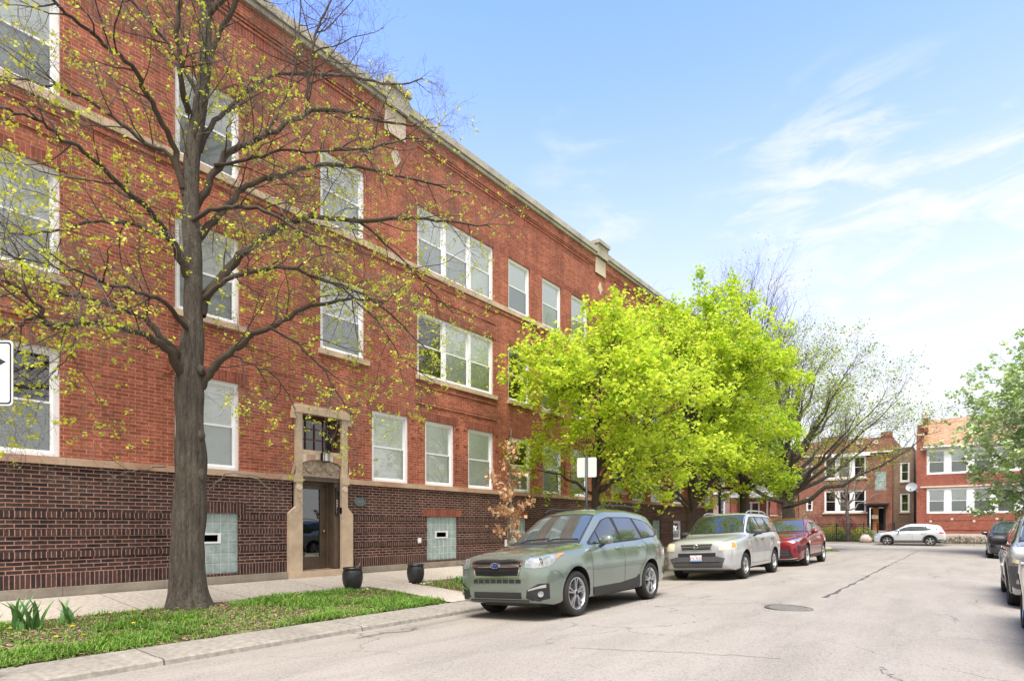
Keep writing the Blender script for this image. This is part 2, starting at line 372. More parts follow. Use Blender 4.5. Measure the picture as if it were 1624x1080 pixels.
class MB:
    def __init__(s): s.v = []; s.f = []; s.m = []; s.uv = []; s.mats = []; s.smooth = []
    def mi(s, m):
        if m not in s.mats: s.mats.append(m)
        return s.mats.index(m)
    def face(s, pts, m, uv=None, smooth=False):
        i = len(s.v); s.v.extend([tuple(p) for p in pts]); s.f.append(tuple(range(i, i + len(pts))))
        s.m.append(s.mi(m)); s.uv.append(uv if uv else [(0, 0)] * len(pts)); s.smooth.append(smooth)
    def raw(s, verts, faces, m, smooth=False):
        i = len(s.v); k = s.mi(m); s.v.extend([tuple(p) for p in verts])
        for f in faces:
            s.f.append(tuple(a + i for a in f)); s.m.append(k); s.uv.append([(0, 0)] * len(f)); s.smooth.append(smooth)
    def box(s, a, b, m):
        (x0, y0, z0), (x1, y1, z1) = a, b
        v = [(x0, y0, z0), (x1, y0, z0), (x1, y1, z0), (x0, y1, z0), (x0, y0, z1), (x1, y0, z1), (x1, y1, z1), (x0, y1, z1)]
        s.raw(v, [(0, 3, 2, 1), (4, 5, 6, 7), (0, 1, 5, 4), (1, 2, 6, 5), (2, 3, 7, 6), (3, 0, 4, 7)], m)
    def tube(s, pts, rad, m, k=8, cap=True, smooth=True):
        pts = [Vector(p) for p in pts]; n = len(pts)
        if isinstance(rad, (int, float)): rad = [rad] * n
        vs = []; fs = []; up = None
        for i, p in enumerate(pts):
            d = (pts[min(i + 1, n - 1)] - pts[max(i - 1, 0)])
            if d.length < 1e-9: d = Vector((0, 0, 1))
            d.normalize()
            if up is None: up = d.orthogonal().normalized()
            up = (up - d * up.dot(d))
            if up.length < 1e-6: up = d.orthogonal()
            up.normalize(); w = d.cross(up)
            for j in range(k):
                a = 2 * math.pi * j / k
                vs.append(p + (up * math.cos(a) + w * math.sin(a)) * rad[i])
        for i in range(n - 1):
            for j in range(k):
                a = i * k + j; b = i * k + (j + 1) % k
                fs.append((a, b, b + k, a + k))
        if cap: fs.append(tuple(range(k))[::-1]); fs.append(tuple(range((n - 1) * k, n * k)))
        s.raw(vs, fs, m, smooth)
    def lathe(s, prof, m, k=24, center=(0, 0, 0), axis='z', smooth=True, a0=0, closed=True):
        vs = []; fs = []; n = len(prof)
        for j in range(k):
            a = 2 * math.pi * j / k + a0
            for r, h in prof:
                if axis == 'z': p = (center[0] + r * math.cos(a), center[1] + r * math.sin(a), center[2] + h)
                else: p = (center[0] + r * math.cos(a), center[1] + h, center[2] + r * math.sin(a))
                vs.append(p)
        for j in range(k):
            for i in range(n - 1):
                a = j * n + i; b = ((j + 1) % k) * n + i
                fs.append((a, b, b + 1, a + 1))
        s.raw(vs, fs, m, smooth)
    def build(s, name, parent=None, sharp=None):
        me = bpy.data.meshes.new(name)
        me.from_pydata(s.v, [], s.f)
        for m in s.mats: me.materials.append(m)
        me.polygons.foreach_set('material_index', s.m)
        me.polygons.foreach_set('use_smooth', s.smooth)
        ul = me.uv_layers.new(name='UVMap')
        ul.data.foreach_set('uv', [c for f in s.uv for p in f for c in p])
        me.update()
        if sharp: me.set_sharp_from_angle(angle=R(sharp))
        return link(name, me, parent)

class Frame:
    """a wall plane: u along, w up, n outward"""
    def __init__(s, O, U, N): s.O = Vector(O); s.U = Vector(U); s.N = Vector(N)
    def p(s, u, w, n=0): return s.O + s.U * u + Vector((0, 0, w)) + s.N * n
    def quad(s, mb, u0, u1, w0, w1, n, m, soldier=False, wref=None):
        wr = (w0 if wref is None else wref) if soldier else 0
        mb.face([s.p(u0, w0, n), s.p(u1, w0, n), s.p(u1, w1, n), s.p(u0, w1, n)], m,
                [(u0, w0 - wr), (u1, w0 - wr), (u1, w1 - wr), (u0, w1 - wr)])
    def box(s, mb, u0, u1, w0, w1, n0, n1, m, soldier=False):
        wr = w0 if soldier else 0
        P = s.p
        s.quad(mb, u0, u1, w0, w1, n1, m, soldier)
        mb.face([P(u0, w1, n0), P(u1, w1, n0), P(u1, w1, n1), P(u0, w1, n1)], m, [(u0, 0.01), (u1, 0.01), (u1, .01 + n1 - n0), (u0, .01 + n1 - n0)])
        mb.face([P(u0, w0, n0), P(u1, w0, n0), P(u1, w0, n1), P(u0, w0, n1)], m, [(u0, 0.01), (u1, 0.01), (u1, .01 + n1 - n0), (u0, .01 + n1 - n0)])
        for u in (u0, u1):
            mb.face([P(u, w0, n0), P(u, w1, n0), P(u, w1, n1), P(u, w0, n1)], m, [(n0, w0 - wr), (n0, w1 - wr), (n1, w1 - wr), (n1, w0 - wr)])

def wall(fr, mb, u0, u1, w0, w1, m, openings, bands=(), depth=0.14):
    us = {u0, u1}; ws = {w0, w1}
    for (a, b, c, d) in openings: us |= {a, b}; ws |= {c, d}
    for (a, b, c, d, _, _) in bands: us |= {a, b}; ws |= {c, d}
    us = sorted(u for u in us if u0 <= u <= u1); ws = sorted(w for w in ws if w0 <= w <= w1)
    for i in range(len(us) - 1):
        if us[i + 1] - us[i] < 1e-4: continue
        uc = (us[i] + us[i + 1]) / 2
        for j in range(len(ws) - 1):
            if ws[j + 1] - ws[j] < 1e-4: continue
            wc = (ws[j] + ws[j + 1]) / 2
            if any(a < uc < b and c < wc < d for a, b, c, d in openings): continue
            mm, sol, wr = m, False, 0
            for (a, b, c, d, bm, bs) in bands:
                if a < uc < b and c < wc < d: mm, sol, wr = bm, bs, c
            fr.quad(mb, us[i], us[i + 1], ws[j], ws[j + 1], 0, mm, sol, wr)
    for (a, b, c, d) in openings:
        P = fr.p
        for u in (a, b):
            mb.face([P(u, c, 0), P(u, d, 0), P(u, d, -depth), P(u, c, -depth)], m, [(0, c), (0, d), (depth, d), (depth, c)])
        for w in (c, d):
            mb.face([P(a, w, 0), P(b, w, 0), P(b, w, -depth), P(a, w, -depth)], m, [(a, 0.02), (b, 0.02), (b, .02 + depth), (a, .02 + depth)])

def window(fr, parent, u0, u1, w0, w1, cols=1, trim=0.085, setback=0.05, up='w', lo='g', split=0.5, mull=0.13, name='window', detail=True):
    """double hung window: frame mesh (part) with panes and blinds (sub-parts)"""
    mb = MB(); n0, n1 = -setback - 0.09, -setback
    # outer frame
    fr.box(mb, u0, u0 + trim, w0, w1, n0, n1, WHITE); fr.box(mb, u1 - trim, u1, w0, w1, n0, n1, WHITE)
    fr.box(mb, u0 + trim, u1 - trim, w1 - trim, w1, n0, n1 - .003, WHITE); fr.box(mb, u0 + trim, u1 - trim, w0, w0 + trim * 0.75, n0, n1 + .02, WHITE)
    iu0, iu1 = u0 + trim, u1 - trim; iw0, iw1 = w0 + trim * .75, w1 - trim
    cw = (iu1 - iu0 - mull * (cols - 1)) / cols
    panes = []; ms = iw0 + (iw1 - iw0) * split
    for c in range(cols):
        a = iu0 + c * (cw + mull); b = a + cw
        if c < cols - 1: fr.box(mb, b, b + mull, iw0, iw1, n0, n1 - .006, WHITE)
        s = 0.035
        # upper sash (further in) and lower sash
        for (za, zb, d) in ((ms - 0.02, iw1, 0.055), (iw0, ms + 0.025, 0.028)):
            fr.box(mb, a, a + s, za, zb, n1 - d - .03, n1 - d, WHITE); fr.box(mb, b - s, b, za, zb, n1 - d - .03, n1 - d, WHITE)
            fr.box(mb, a + s, b - s, zb - s, zb, n1 - d - .03, n1 - d - .002, WHITE); fr.box(mb, a + s, b - s, za, za + s * 1.3, n1 - d - .03, n1 - d - .002, WHITE)
        panes.append((a + s, b - s))
    wo = mb.build(name, parent)
    col = {'w': BL_W, 'g': BL_G, 'c': BL_C, 'd': ROOMD}
    for i, (a, b) in enumerate(panes):
        pu, pl, bl = MB(), MB(), MB()
        fr.quad(pu, a, b, ms + .01, iw1 - .03, n1 - .07, GLASS)
        fr.quad(pl, a, b, iw0 + .04, ms - .005, n1 - .043, SCREEN if lo in 'gw' else GLASS)
        uu = up[i % len(up)]; ll = lo[i % len(lo)]
        if uu != 'd': fr.quad(bl, a - .03, b + .03, ms, iw1, n1 - .084, col[uu])
        else: fr.quad(bl, a - .03, b + .03, ms, iw1, n1 - .30, ROOMD)
        if ll != 'd': fr.quad(bl, a - .03, b + .03, iw0, ms, n1 - .084, col[ll])
        else: fr.quad(bl, a - .03, b + .03, iw0, ms, n1 - .30, ROOMD)
        pu.build('pane', wo); pl.build('pane', wo); bl.build('blind', wo)
    return wo

def glass_block(fr, parent, u0, u1, w0, w1, rows, cols, vent=True, setback=0.05):
    mb = MB(); n = -setback
    fr.box(mb, u0, u1, w0, w1, n - .06, n - .012, MORTW)
    o = mb.build('glass_block_window', parent)
    wid = [1.32] + [1.0] * (cols - 2) + [1.32]; tot = sum(wid); cu = [u0]
    for x in wid: cu.append(cu[-1] + x / tot * (u1 - u0))
    rh = (w1 - w0) / rows; g = MB(); vr = 3 if rows >= 5 else 99; vc = (2, 5) if cols >= 7 else (1, 3)
    for i in range(cols):
        for j in range(rows):
            if vent and j == rows - vr and vc[0] <= i < vc[1]: continue
            a, b, c, d = cu[i] + .007, cu[i + 1] - .007, w0 + j * rh + .007, w0 + (j + 1) * rh - .007
            P = fr.p; e = .012
            pts = [P(a, c, n - .01), P(b, c, n - .01), P(b, d, n - .01), P(a, d, n - .01), P(a + e, c + e, n), P(b - e, c + e, n), P(b - e, d - e, n), P(a + e, d - e, n)]
            g.raw(pts, [(4, 5, 6, 7), (0, 1, 5, 4), (1, 2, 6, 5), (2, 3, 7, 6), (3, 0, 4, 7)], BLOCKG)
    g.build('pane', o)
    if vent:
        v = MB(); a, b = cu[vc[0]], cu[vc[1]]; c = w0 + (rows - vr) * rh; d = c + rh
        fr.box(v, a, b, c, c + .035, n - .02, n + .01, WHITE); fr.box(v, a, b, d - .035, d, n - .02, n + .01, WHITE)
        fr.box(v, a, a + .035, c + .035, d - .035, n - .02, n + .01, WHITE); fr.box(v, b - .06, b, c + .035, d - .035, n - .02, n + .012, WHITE)
        fr.quad(v, a + .03, b - .05, c + .03, d - .03, n - .012, GREYP)
        v.build('vent', o)
    return o

# ------------------------------------------------------------------ ground
def road_z(x):
    return float(np.interp(x, [-60, -6.83, -4.8, -3.5, -2.2, 0, 2.7, 60], [-.05, -.05, .05, .085, .10, .06, -.04, -.04]))
def xsec(name, pts, y0, y1, m, step=2.0, label=None, curve=None):
    """strip of ground following a cross profile [(x,z)...]; curve(y)->dx shifts it"""
    mb = MB(); ny = max(1, int((y1 - y0) / step)); s = [0]
    for i in range(1, len(pts)): s.append(s[-1] + math.hypot(pts[i][0] - pts[i - 1][0], pts[i][1] - pts[i - 1][1]))
    for j in range(ny):
        a = y0 + (y1 - y0) * j / ny; b = y0 + (y1 - y0) * (j + 1) / ny
        da = curve(a) if curve else 0; db = curve(b) if curve else 0
        for i in range(len(pts) - 1):
            (xa, za), (xb, zb) = pts[i], pts[i + 1]
            mb.face([(xa + da, a, za), (xb + da, a, zb), (xb + db, b, zb), (xa + db, b, za)], m, [(a, s[i] + .02), (a, s[i + 1] + .02), (b, s[i + 1] + .02), (b, s[i] + .02)])
    o = mb.build(name); o['kind'] = 'structure'
    return o
def flat(name, x0, x1, y0, y1, z, m):
    mb = MB(); mb.face([(x0, y0, z), (x1, y0, z), (x1, y1, z), (x0, y1, z)], m, [(x0, y0), (x1, y0), (x1, y1), (x0, y1)])
    o = mb.build(name); o['kind'] = 'structure'; return o
flat('ground', -900, 900, -600, 1500, -0.16, GROUNDM)
bul = lambda y: float(np.interp(y, [-40, 29, 34, 60], [0, 0, 1.2, 1.2]))
xsec('road', [(-6.95, -.054), (-6.3, -.03), (-4.8, .05), (-3.5, .085), (-2.2, .10), (-1, .085), (0, .06), (1.4, .01), (2.75, -.045)], -14, 42.2, ROAD)
flat('cross_street', -70, 70, 41.4, 54.4, -0.008, ROAD)
CY = 37.0
xsec('curb', [(-6.82, -.055), (-6.835, .0), (-6.87, .018), (-6.99, .02)], -14, CY, CURBM, curve=bul)
xsec('curb_strip', [(-6.995, .012), (-7.63, .025)], -14, CY, CURBM, curve=bul)
xsec('parkway_soil', [(-7.62, .010), (-8.4, .075), (-9.3, .125), (-10.1, .148)], -14, CY, SOIL, curve=lambda y: bul(y) if True else 0)
xsec('sidewalk', [(-10.08, .155), (-11.9, .272)], -14, 40, WALK, curve=None)
xsec('base_shadow_strip', [(-11.88, .245), (-12.02, .245)], -14, 34.6, TAR)  # dark strip in the wall-base gap, thin shadow put into its colour
# corner return of the kerb
mb = MB()
cx, cy0, rad = -5.62 - 4.2, CY, 4.2
prev = None
for i in range(11):
    a = math.pi / 2 * i / 10
    ring = [(cx + (rad + o) * math.cos(a), cy0 + (rad + o) * math.sin(a), z) for o, z in ((0.02, -.06), (0.0, .0), (-.04, .02), (-.17, .02))]
    if prev:
        for k in range(3): mb.face([prev[k], ring[k], ring[k + 1], prev[k + 1]], CURBM, [(i * .6, .1), (i * .6 + .6, .1), (i * .6 + .6, .2), (i * .6, .2)])
    prev = ring
mb.build('curb')['kind'] = 'structure'
mb = MB(); pts = [(cx + (rad - .16) * math.cos(math.pi / 2 * i / 10), cy0 + (rad - .16) * math.sin(math.pi / 2 * i / 10), .016) for i in range(11)]
mb.face([(cx, cy0, .016)] + pts, SOIL); mb.build('corner_verge')['kind'] = 'structure'
flat('corner_sidewalk', -60, cx, 37.2, 41.2, .05, WALK)
# walkway from the kerb strip to the front walk
xsec('walkway', [(-7.6, .035), (-8.4, .093), (-9.3, .142), (-10.12, .164)], 7.8, 8.85, WALK)
# right side verge
xsec('curb', [(2.72, -.05), (2.73, .06), (2.9, .07)], -14, 41, CURBM)
flat('right_verge', 2.88, 7, -14, 41, .06, SOIL)
flat('right_sidewalk', 7, 9, -14, 41, .08, WALK)
# far side of the cross street
mb = MB(); mb.face([(-70, 54.3, -.02), (70, 54.3, -.02), (70, 54.33, .09), (-70, 54.33, .09)], CURBM, [(0, .1), (140, .1), (140, .2), (0, .2)])
mb.face([(-70, 54.33, .09), (70, 54.33, .09), (70, 54.5, .1), (-70, 54.5, .1)], CURBM, [(0, .1), (140, .1), (140, .2), (0, .2)])
mb.build('curb')['kind'] = 'structure'
flat('far_verge', -70, 70, 54.48, 54.9, .1, SOIL)
flat('far_sidewalk', -70, 70, 54.9, 55.75, .11, WALK)
flat('far_yard', -70, 70, 55.75, 75, .13, SOIL)

def strip(name, pts, w, m, z=.006, w2=None):
    mb = MB(); n = len(pts)
    for i in range(n - 1):
        a = Vector(pts[i]); b = Vector(pts[i + 1]); d = (b - a).normalized(); q = Vector((-d.y, d.x))
        wa = w if isinstance(w, (int, float)) else w[i]; wb = w if isinstance(w, (int, float)) else w[i + 1]
        P = [a + q * wa, b + q * wb, b - q * wb, a - q * wa]
        mb.face([(p.x, p.y, road_z(p.x) + z) for p in P], m)
    o = mb.build(name); o['kind'] = 'structure'; return o
rng = random.Random(4)
def jag(a, b, n, amp):
    out = []
    for i in range(n + 1):
        t = i / n; out.append((a[0] + (b[0] - a[0]) * t + rng.uniform(-amp, amp), a[1] + (b[1] - a[1]) * t + rng.uniform(-amp, amp)))
    return out
p = jag((-2.16, 12.3), (-2.22, 24), 40, .03)
strip('tar_seam', p, [rng.uniform(.008, .045) for i in range(len(p))], TAR)
p = jag((-2.22, 24), (-2.25, 40), 40, .05)
strip('road_crack', p, [rng.uniform(.006, .028) for i in range(len(p))], mat('faded_tar', (.13, .12, .11), .8, var=.3, vscale=2))
strip('road_crack', jag((-6.35, 5.5), (-6.4, 7.4), 24, .015), .007, TAR, z=.008)
strip('road_crack', jag((-3.55, 5.5), (-1.5, 6.4), 40, .03), .004, TAR)
strip('road_crack', jag((-.7, 6.7), (-.25, 5.4), 30, .05), .005, TAR)
strip('road_crack', jag((-.25, 5.4), (-.55, 4.7), 20, .04), .004, TAR)
strip('road_crack', jag((-4.3, 9.4), (-2.8, 10.9), 30, .03), .004, TAR)
mh = thing('manhole_cover', 'round iron manhole cover set in the grey road', 'manhole cover', (-2.36, 10.35, 0.105))
mb = MB(); mb.lathe([(0.0, .004), (.30, .004), (.31, 0)], mat('manhole_iron', (.17, .155, .14), .7, .3, var=.3, vscale=12, bump=.8, bscale=60), 40, smooth=False); mb.build('cover', mh)
mb = MB(); mb.lathe([(.31, -.01), (.315, -.002), (.335, -.002)], TAR, 40, smooth=False); mb.lathe([(.335, -.003), (.335, .006), (.365, .006), (.37, -.004)], mat('manhole_ring', (.13, .12, .11), .7, .3), 40, smooth=False)
mb.build('ring', mh)
mh.rotation_euler = (0, R(1.2), 0)
#@@PART2
# ------------------------------------------------------------------ the long apartment building
bld = thing('apartment_building', 'long three storey red brick apartment block with dark brick basement and stone doorway', 'building', (-12, 16, .25))
def under(parent, o):
    o.parent = parent; o.matrix_parent_inverse = Matrix.Translation(-Vector(parent.location)); return o
class WorldParent:
    pass
FR = Frame((0, -16, -.25), (0, 1, 0), (1, 0, 0))      # u = world y, w = world z, in the building's own space
E1 = 34.45
Z1a, Z1b, Z2a, Z2b, Z3a, Z3b = 2.60, 4.42, 5.62, 7.42, 8.62, 10.34
F1 = [(1.7, 2.96), (4.75, 6.01), (9.43, 10.66), (11.27, 12.43), (13.05, 14.25), (15.06, 16.26), (16.98, 18.2), (18.86, 20.07),
      (23.94, 25.13), (25.88, 27.03), (28.58, 29.74), (31.6, 32.6), (33.1, 34.0)]
GB1 = (22.01, 23.3, 2.95, 4.3)
FU = [(-.31, 2.96, 3), (4.75, 6.01, 1), (7.93, 9.2, 1), (10.98, 14.25, 3), (15.01, 16.2, 1), (16.94, 18.16, 1), (18.86, 20.07, 1), (22.0, 22.8, 1),
      (23.94, 25.13, 1), (25.88, 27.03, 1), (28.3, 31.2, 3), (32.3, 33.5, 1)]
BS = [(4.83, 6.0, 7), (11.34, 12.59, 7), (14.95, 16.0, 6), (26.1, 27.0, 5)]
DOOR = (7.42, 8.47, .42, 2.60); TRANS = (7.42, 8.47, 3.2, 4.02)
mb = MB()
ops = [(a, b, Z1a, Z1b) for a, b in F1] + [GB1] + [(a, b, Z2a, Z2b) for a, b, c in FU if not 22 <= a < 22.9] + [(a, b, Z3a, Z3b) for a, b, c in FU if not 22 <= a < 22.9]
ops += [(22.0, 22.8, 6.3, 7.42), (22.0, 22.8, 9.3, Z3b), TRANS, (7.42, 8.47, 2.56, 3.2)]
lint = []
for a, b in F1: lint.append((a - .12, b + .12, Z1b, Z1b + .215, RED_S, True))
for a, b, c in FU: lint.append((a - .12, b + .12, Z2b, Z2b + .215, RED_S, True))
lint.append((-3, E1, Z3b, Z3b + .215, RED_S, True)); lint.append((-3, E1, 11.72, 11.93, RED_S, True))
wall(FR, mb, -3, E1, 2.56, 12.42, RED, ops, lint)
# slightly proud soldier lintels with dog-eared ends, corbelled courses
for a, b in F1:
    FR.box(mb, a - .14, b + .14, Z1b, Z1b + .215, .002, .016, RED_S, True)
    for k in (0, 1): FR.box(mb, (a - .16, b - .02)[k], (a + .02, b + .16)[k], Z1b - .07 * 1, Z1b - .004, .002, .03, RED) if False else None
    for u in (a - .2, b + .08):
        for zz in (Z1b - .075, Z1b - .56): FR.box(mb, u, u + .12, zz, zz + .065, .002, .022, RED)
for a, b, c in FU:
    if 22 <= a < 22.9: continue
    FR.box(mb, a - .13, b + .13, Z2b, Z2b + .215, .002, .014, RED_S, True)
    if c == 3:     # recessed-look spandrel panels framed by projecting courses
        for zz in (5.40, 4.98, 4.90): FR.box(mb, a - .1, b + .1, zz - .068, zz, .002, .028, RED)
        for zz in (8.36, 7.98): FR.box(mb, a - .1, b + .1, zz - .068, zz, .002, .024, RED)
FR.box(mb, -3, E1, 8.34, 8.44, .002, .03, RED)
FR.box(mb, -3, E1, 12.02, 12.09, .002, .03, RED); FR.box(mb, -3, E1, 12.09, 12.42, .002, .05, RED)
for a, b in ((10.9, 20.2), (22.1, 31.0), (1.0, 9.2)):       # sunk parapet panels
    FR.box(mb, a, b, 11.93, 11.98, .002, .018, RED); FR.box(mb, a, a + .05, 10.9, 11.93, .002, .014, RED); FR.box(mb, b - .05, b, 10.9, 11.93, .002, .014, RED)
# end walls and back
Wp = FR.p
for u in (-3, E1):
    mb.face([Wp(u, .1, 0), Wp(u, 12.42, 0), Wp(u, 12.42, -14), Wp(u, .1, -14)], RED, [(0, .1), (0, 12.42), (14, 12.42), (14, .1)])
mb.face([Wp(-3, .1, -14), Wp(E1, .1, -14), Wp(E1, 12.42, -14), Wp(-3, 12.42, -14)], BROWN, [(0, 0), (37, 0), (37, 12), (0, 12)])
mb.build('brick_wall', bld)
# basement wall
mb = MB()
bops = [(a, b, .48, 1.72) for a, b, k in BS] + [(7.2, 8.66, .42, 2.56), (28.55, 29.6, .75, 1.72)]
bands = []
for z0, z1 in ((1.59, 1.695), (1.29, 1.395), (.925, 1.03)): bands.append((-3, E1, z0, z1, DARK_S, True))
bands.append((-3, E1, .44, .665, DARK_S, True))
for a, b, k in BS: bands.append((a - .15, b + .15, 1.72, 1.93, DARK_S, True))
wall(FR, mb, -3, E1, .42, 2.56, DARK, bops, bands[:0] + bands)
RS = RED_S
FR.box(mb, 11.34 - .15, 12.59 + .15, 1.722, 1.93, .002, .012, RS, True); FR.box(mb, 14.8, 16.1, 1.722, 1.93, .002, .012, RS, True)
for z0, z1 in ((1.59, 1.695), (1.29, 1.395), (.925, 1.03)):
    cuts = [(a - .0, b + .0) for a, b, k in BS] + [(7.0, 8.86), (28.55, 29.6)]
    cuts.sort(); u = -3
    for a, b in cuts + [(E1, E1)]:
        if a > u: FR.box(mb, u, a, z0, z1, .002, .014, DARK_S, True)
        u = b
mb.build('basement_wall', bld)
# stonework
mb = MB()
def stones(mb, u0, u1, w0, w1, n0, n1, m, step, seed=0):
    r = random.Random(seed); u = u0
    while u < u1 - .01:
        v = min(u1, u + step * r.uniform(.8, 1.2));
        if u1 - v < .3: v = u1
        FR.box(mb, u, v - .006, w0, w1, n0, n1 + r.uniform(-.003, .003), m); u = v
stones(mb, -3, 7.2, 2.475, 2.60, .001, .055, STONE_R, 1.5, 1); mb.build('water_table', bld); mb = MB(); stones(mb, 8.66, E1, 2.475, 2.60, .001, .055, STONE_R, 1.5, 2)
mb.build('water_table', bld)
mb = MB(); stones(mb, -3, 7.08, .2, .43, -.05, .06, PLINTH, 1.3, 3); mb.build('plinth', bld); mb = MB(); stones(mb, 8.78, E1, .2, .43, -.05, .06, PLINTH, 1.3, 4); mb.build('plinth', bld)
mb = MB(); stones(mb, -3, E1, 8.47, 8.62, .001, .06, STONE, 1.6, 5); mb.build('belt_course', bld)
mb = MB()
PIERS = ((9.8, 10.5), (20.6, 21.4), (30.6, 31.3), (-.6, .1))
stones(mb, -3, E1, 12.40, 12.50, -.3, .12, CAP, 1.5, 6)
stones(mb, -3, E1, 12.52, 12.72, -.3, .17, CAP, 1.5, 7)
FR.box(mb, -3, E1, 12.50, 12.52, -.3, .09, CAP)
mb.build('coping', bld)
for a, b in PIERS:
    mb = MB()
    FR.box(mb, a, b, 11.75, 12.40, .03, .07, PALE); FR.box(mb, a - .02, b + .02, 12.40, 12.86, -.25, .19, CAP); FR.box(mb, a - .07, b + .07, 12.88, 13.02, -.3, .26, CAP)
    FR.box(mb, a + .03, b - .03, 12.86, 12.88, -.2, .16, CAP)
    c = (a + b) / 2 + .05; q = .30
    P = FR.p; z = 11.22
    rh = [P(c, z - .27, .02), P(c + .17, z, .02), P(c, z + .27, .02), P(c - .17, z, .02)]
    bk = [P(c, z - .27, 0), P(c + .17, z, 0), P(c, z + .27, 0), P(c - .17, z, 0)]
    mb.raw(rh + bk, [(0, 1, 2, 3), (0, 1, 5, 4), (1, 2, 6, 5), (2, 3, 7, 6), (3, 0, 4, 7)], PALE)
    mb.build('stone_pier', bld)
# flat roof
mb = MB(); mb.face([Wp(-3, 12.3, -.25), Wp(E1, 12.3, -.25), Wp(E1, 12.3, -14), Wp(-3, 12.3, -14)], TAR); mb.build('roof', bld)

# windows
r = random.Random(11)
k1 = [('d', 'g'), ('w', 'w'), ('c', 'c'), ('c', 'c'), ('c', 'c'), ('d', 'g'), ('w', 'g'), ('w', 'g'), ('g', 'g'), ('w', 'c'), ('w', 'g'), ('w', 'g'), ('w', 'w')]
for (a, b), (u, l) in zip(F1, k1):
    w = window(FR, bld, a, b, Z1a, Z1b, up=u, lo=l, split=.50)
k2 = [('dgw', 'dgg'), ('w', 'g'), ('w', 'g'), ('dww', 'dgg'), ('d', 'd'), ('w', 'g'), ('w', 'g'), ('w', 'g'), ('w', 'g'), ('w', 'g'), ('w', 'g'), ('w', 'g')]
k3 = [('w', 'g'), ('w', 'g'), ('w', 'w'), ('www', 'ggc'), ('w', 'g'), ('w', 'w'), ('w', 'g'), ('w', 'g'), ('w', 'g'), ('w', 'g'), ('w', 'g'), ('w', 'g')]
for (a, b, c), (u, l), (u3, l3) in zip(FU, k2, k3):
    small = 22 <= a < 22.9
    w = window(FR, bld, a, b, 6.3 if small else Z2a, Z2b, cols=c, up=u, lo=l)
    s = MB(); z = 6.3 if small else Z2a; FR.box(s, a - .06, b + .12, z - .12, z, -.06, .07, STONE); s.build('sill', w)
    w = window(FR, bld, a, b, 9.3 if small else Z3a, Z3b, cols=c, up=u3, lo=l3)
    if small: s = MB(); FR.box(s, a - .06, b + .12, 9.18, 9.3, -.06, .07, STONE); s.build('sill', w)
o = glass_block(FR, bld, *GB1[:2], GB1[2], GB1[3], 6, 5, vent=False); s = MB(); FR.box(s, GB1[0] - .06, GB1[1] + .1, GB1[2] - .12, GB1[2], -.05, .06, STONE); s.build('sill', o)
for a, b, k in BS: glass_block(FR, bld, a, b, .48, 1.72, 6, k)
window(FR, bld, 28.55, 29.6, .75, 1.72, up='d', lo='g')

# stone doorway
mb = MB(); d = .36
for s_, (a, b, c, e) in enumerate(((7.08, 7.42, 7.26, 7.42), (8.47, 8.79, 8.47, 8.64))):
    FR.box(mb, a, b, .42, 1.74, -.03, .085, STONE)
    # sloped shoulder
    P = FR.p
    o_, i_ = (a, c) if s_ == 0 else (b, e)
    inn = b if s_ == 0 else a
    pf = [P(o_, 1.74, .083), P(inn, 1.74, .083), P(inn, 1.9, .083), P(i_, 1.9, .083)]
    pb = [P(o_, 1.74, 0), P(inn, 1.74, 0), P(inn, 1.9, 0), P(i_, 1.9, 0)]
    mb.raw(pf + pb, [(0, 1, 2, 3), (3, 2, 6, 7), (0, 3, 7, 4)], STONE)
    FR.box(mb, min(c, e) if s_ == 0 else 8.47, max(c, e) if s_ == 0 else 8.64, 1.9, 2.45, -.03, .08, STONE)
    FR.box(mb, (7.22, 8.47)[s_], (7.42, 8.68)[s_], 2.45, 2.62, -.03, .10, STONE)
    FR.box(mb, (7.26, 8.47)[s_], (7.42, 8.64)[s_], 2.62, 4.02, -.03, .075, STONE)
    # little scroll beside the pilaster
    cc = 7.22 if s_ == 0 else 8.70
    for q in range(7):
        aa = q / 6 * 4.2; rr_ = .05 - .005 * q
        FR.box(mb, cc - rr_ / 2 * math.cos(aa) - .018, cc - rr_ / 2 * math.cos(aa) + .018, 2.63 + q * .035, 2.66 + q * .035, .002, .06, STONE)
    # round boss on the pilaster
    bu = (7.38, 8.57)[s_]; bu = (7.34, 8.56)[s_]
    c0 = FR.p(bu, 2.33, .08)
    pts = [(c0 + Vector((.022, 0.062 * math.cos(t), .062 * math.sin(t)))) for t in [k * math.pi / 8 for k in range(16)]]
    pt2 = [(c0 + Vector((0, 0.07 * math.cos(t), .07 * math.sin(t)))) for t in [k * math.pi / 8 for k in range(16)]]
    mb.raw(pts + pt2, [tuple(range(16))] + [(i, (i + 1) % 16, 16 + (i + 1) % 16, 16 + i) for i in range(16)], PALE)
FR.box(mb, 7.18, 8.74, 4.02, 4.16, -.03, .12, STONE); FR.box(mb, 7.24, 8.67, 4.16, 4.22, -.03, .08, STONE)
FR.box(mb, 7.16, 7.27, 3.88, 4.02, .002, .09, STONE); FR.box(mb, 8.64, 8.76, 3.88, 4.02, .002, .09, STONE)
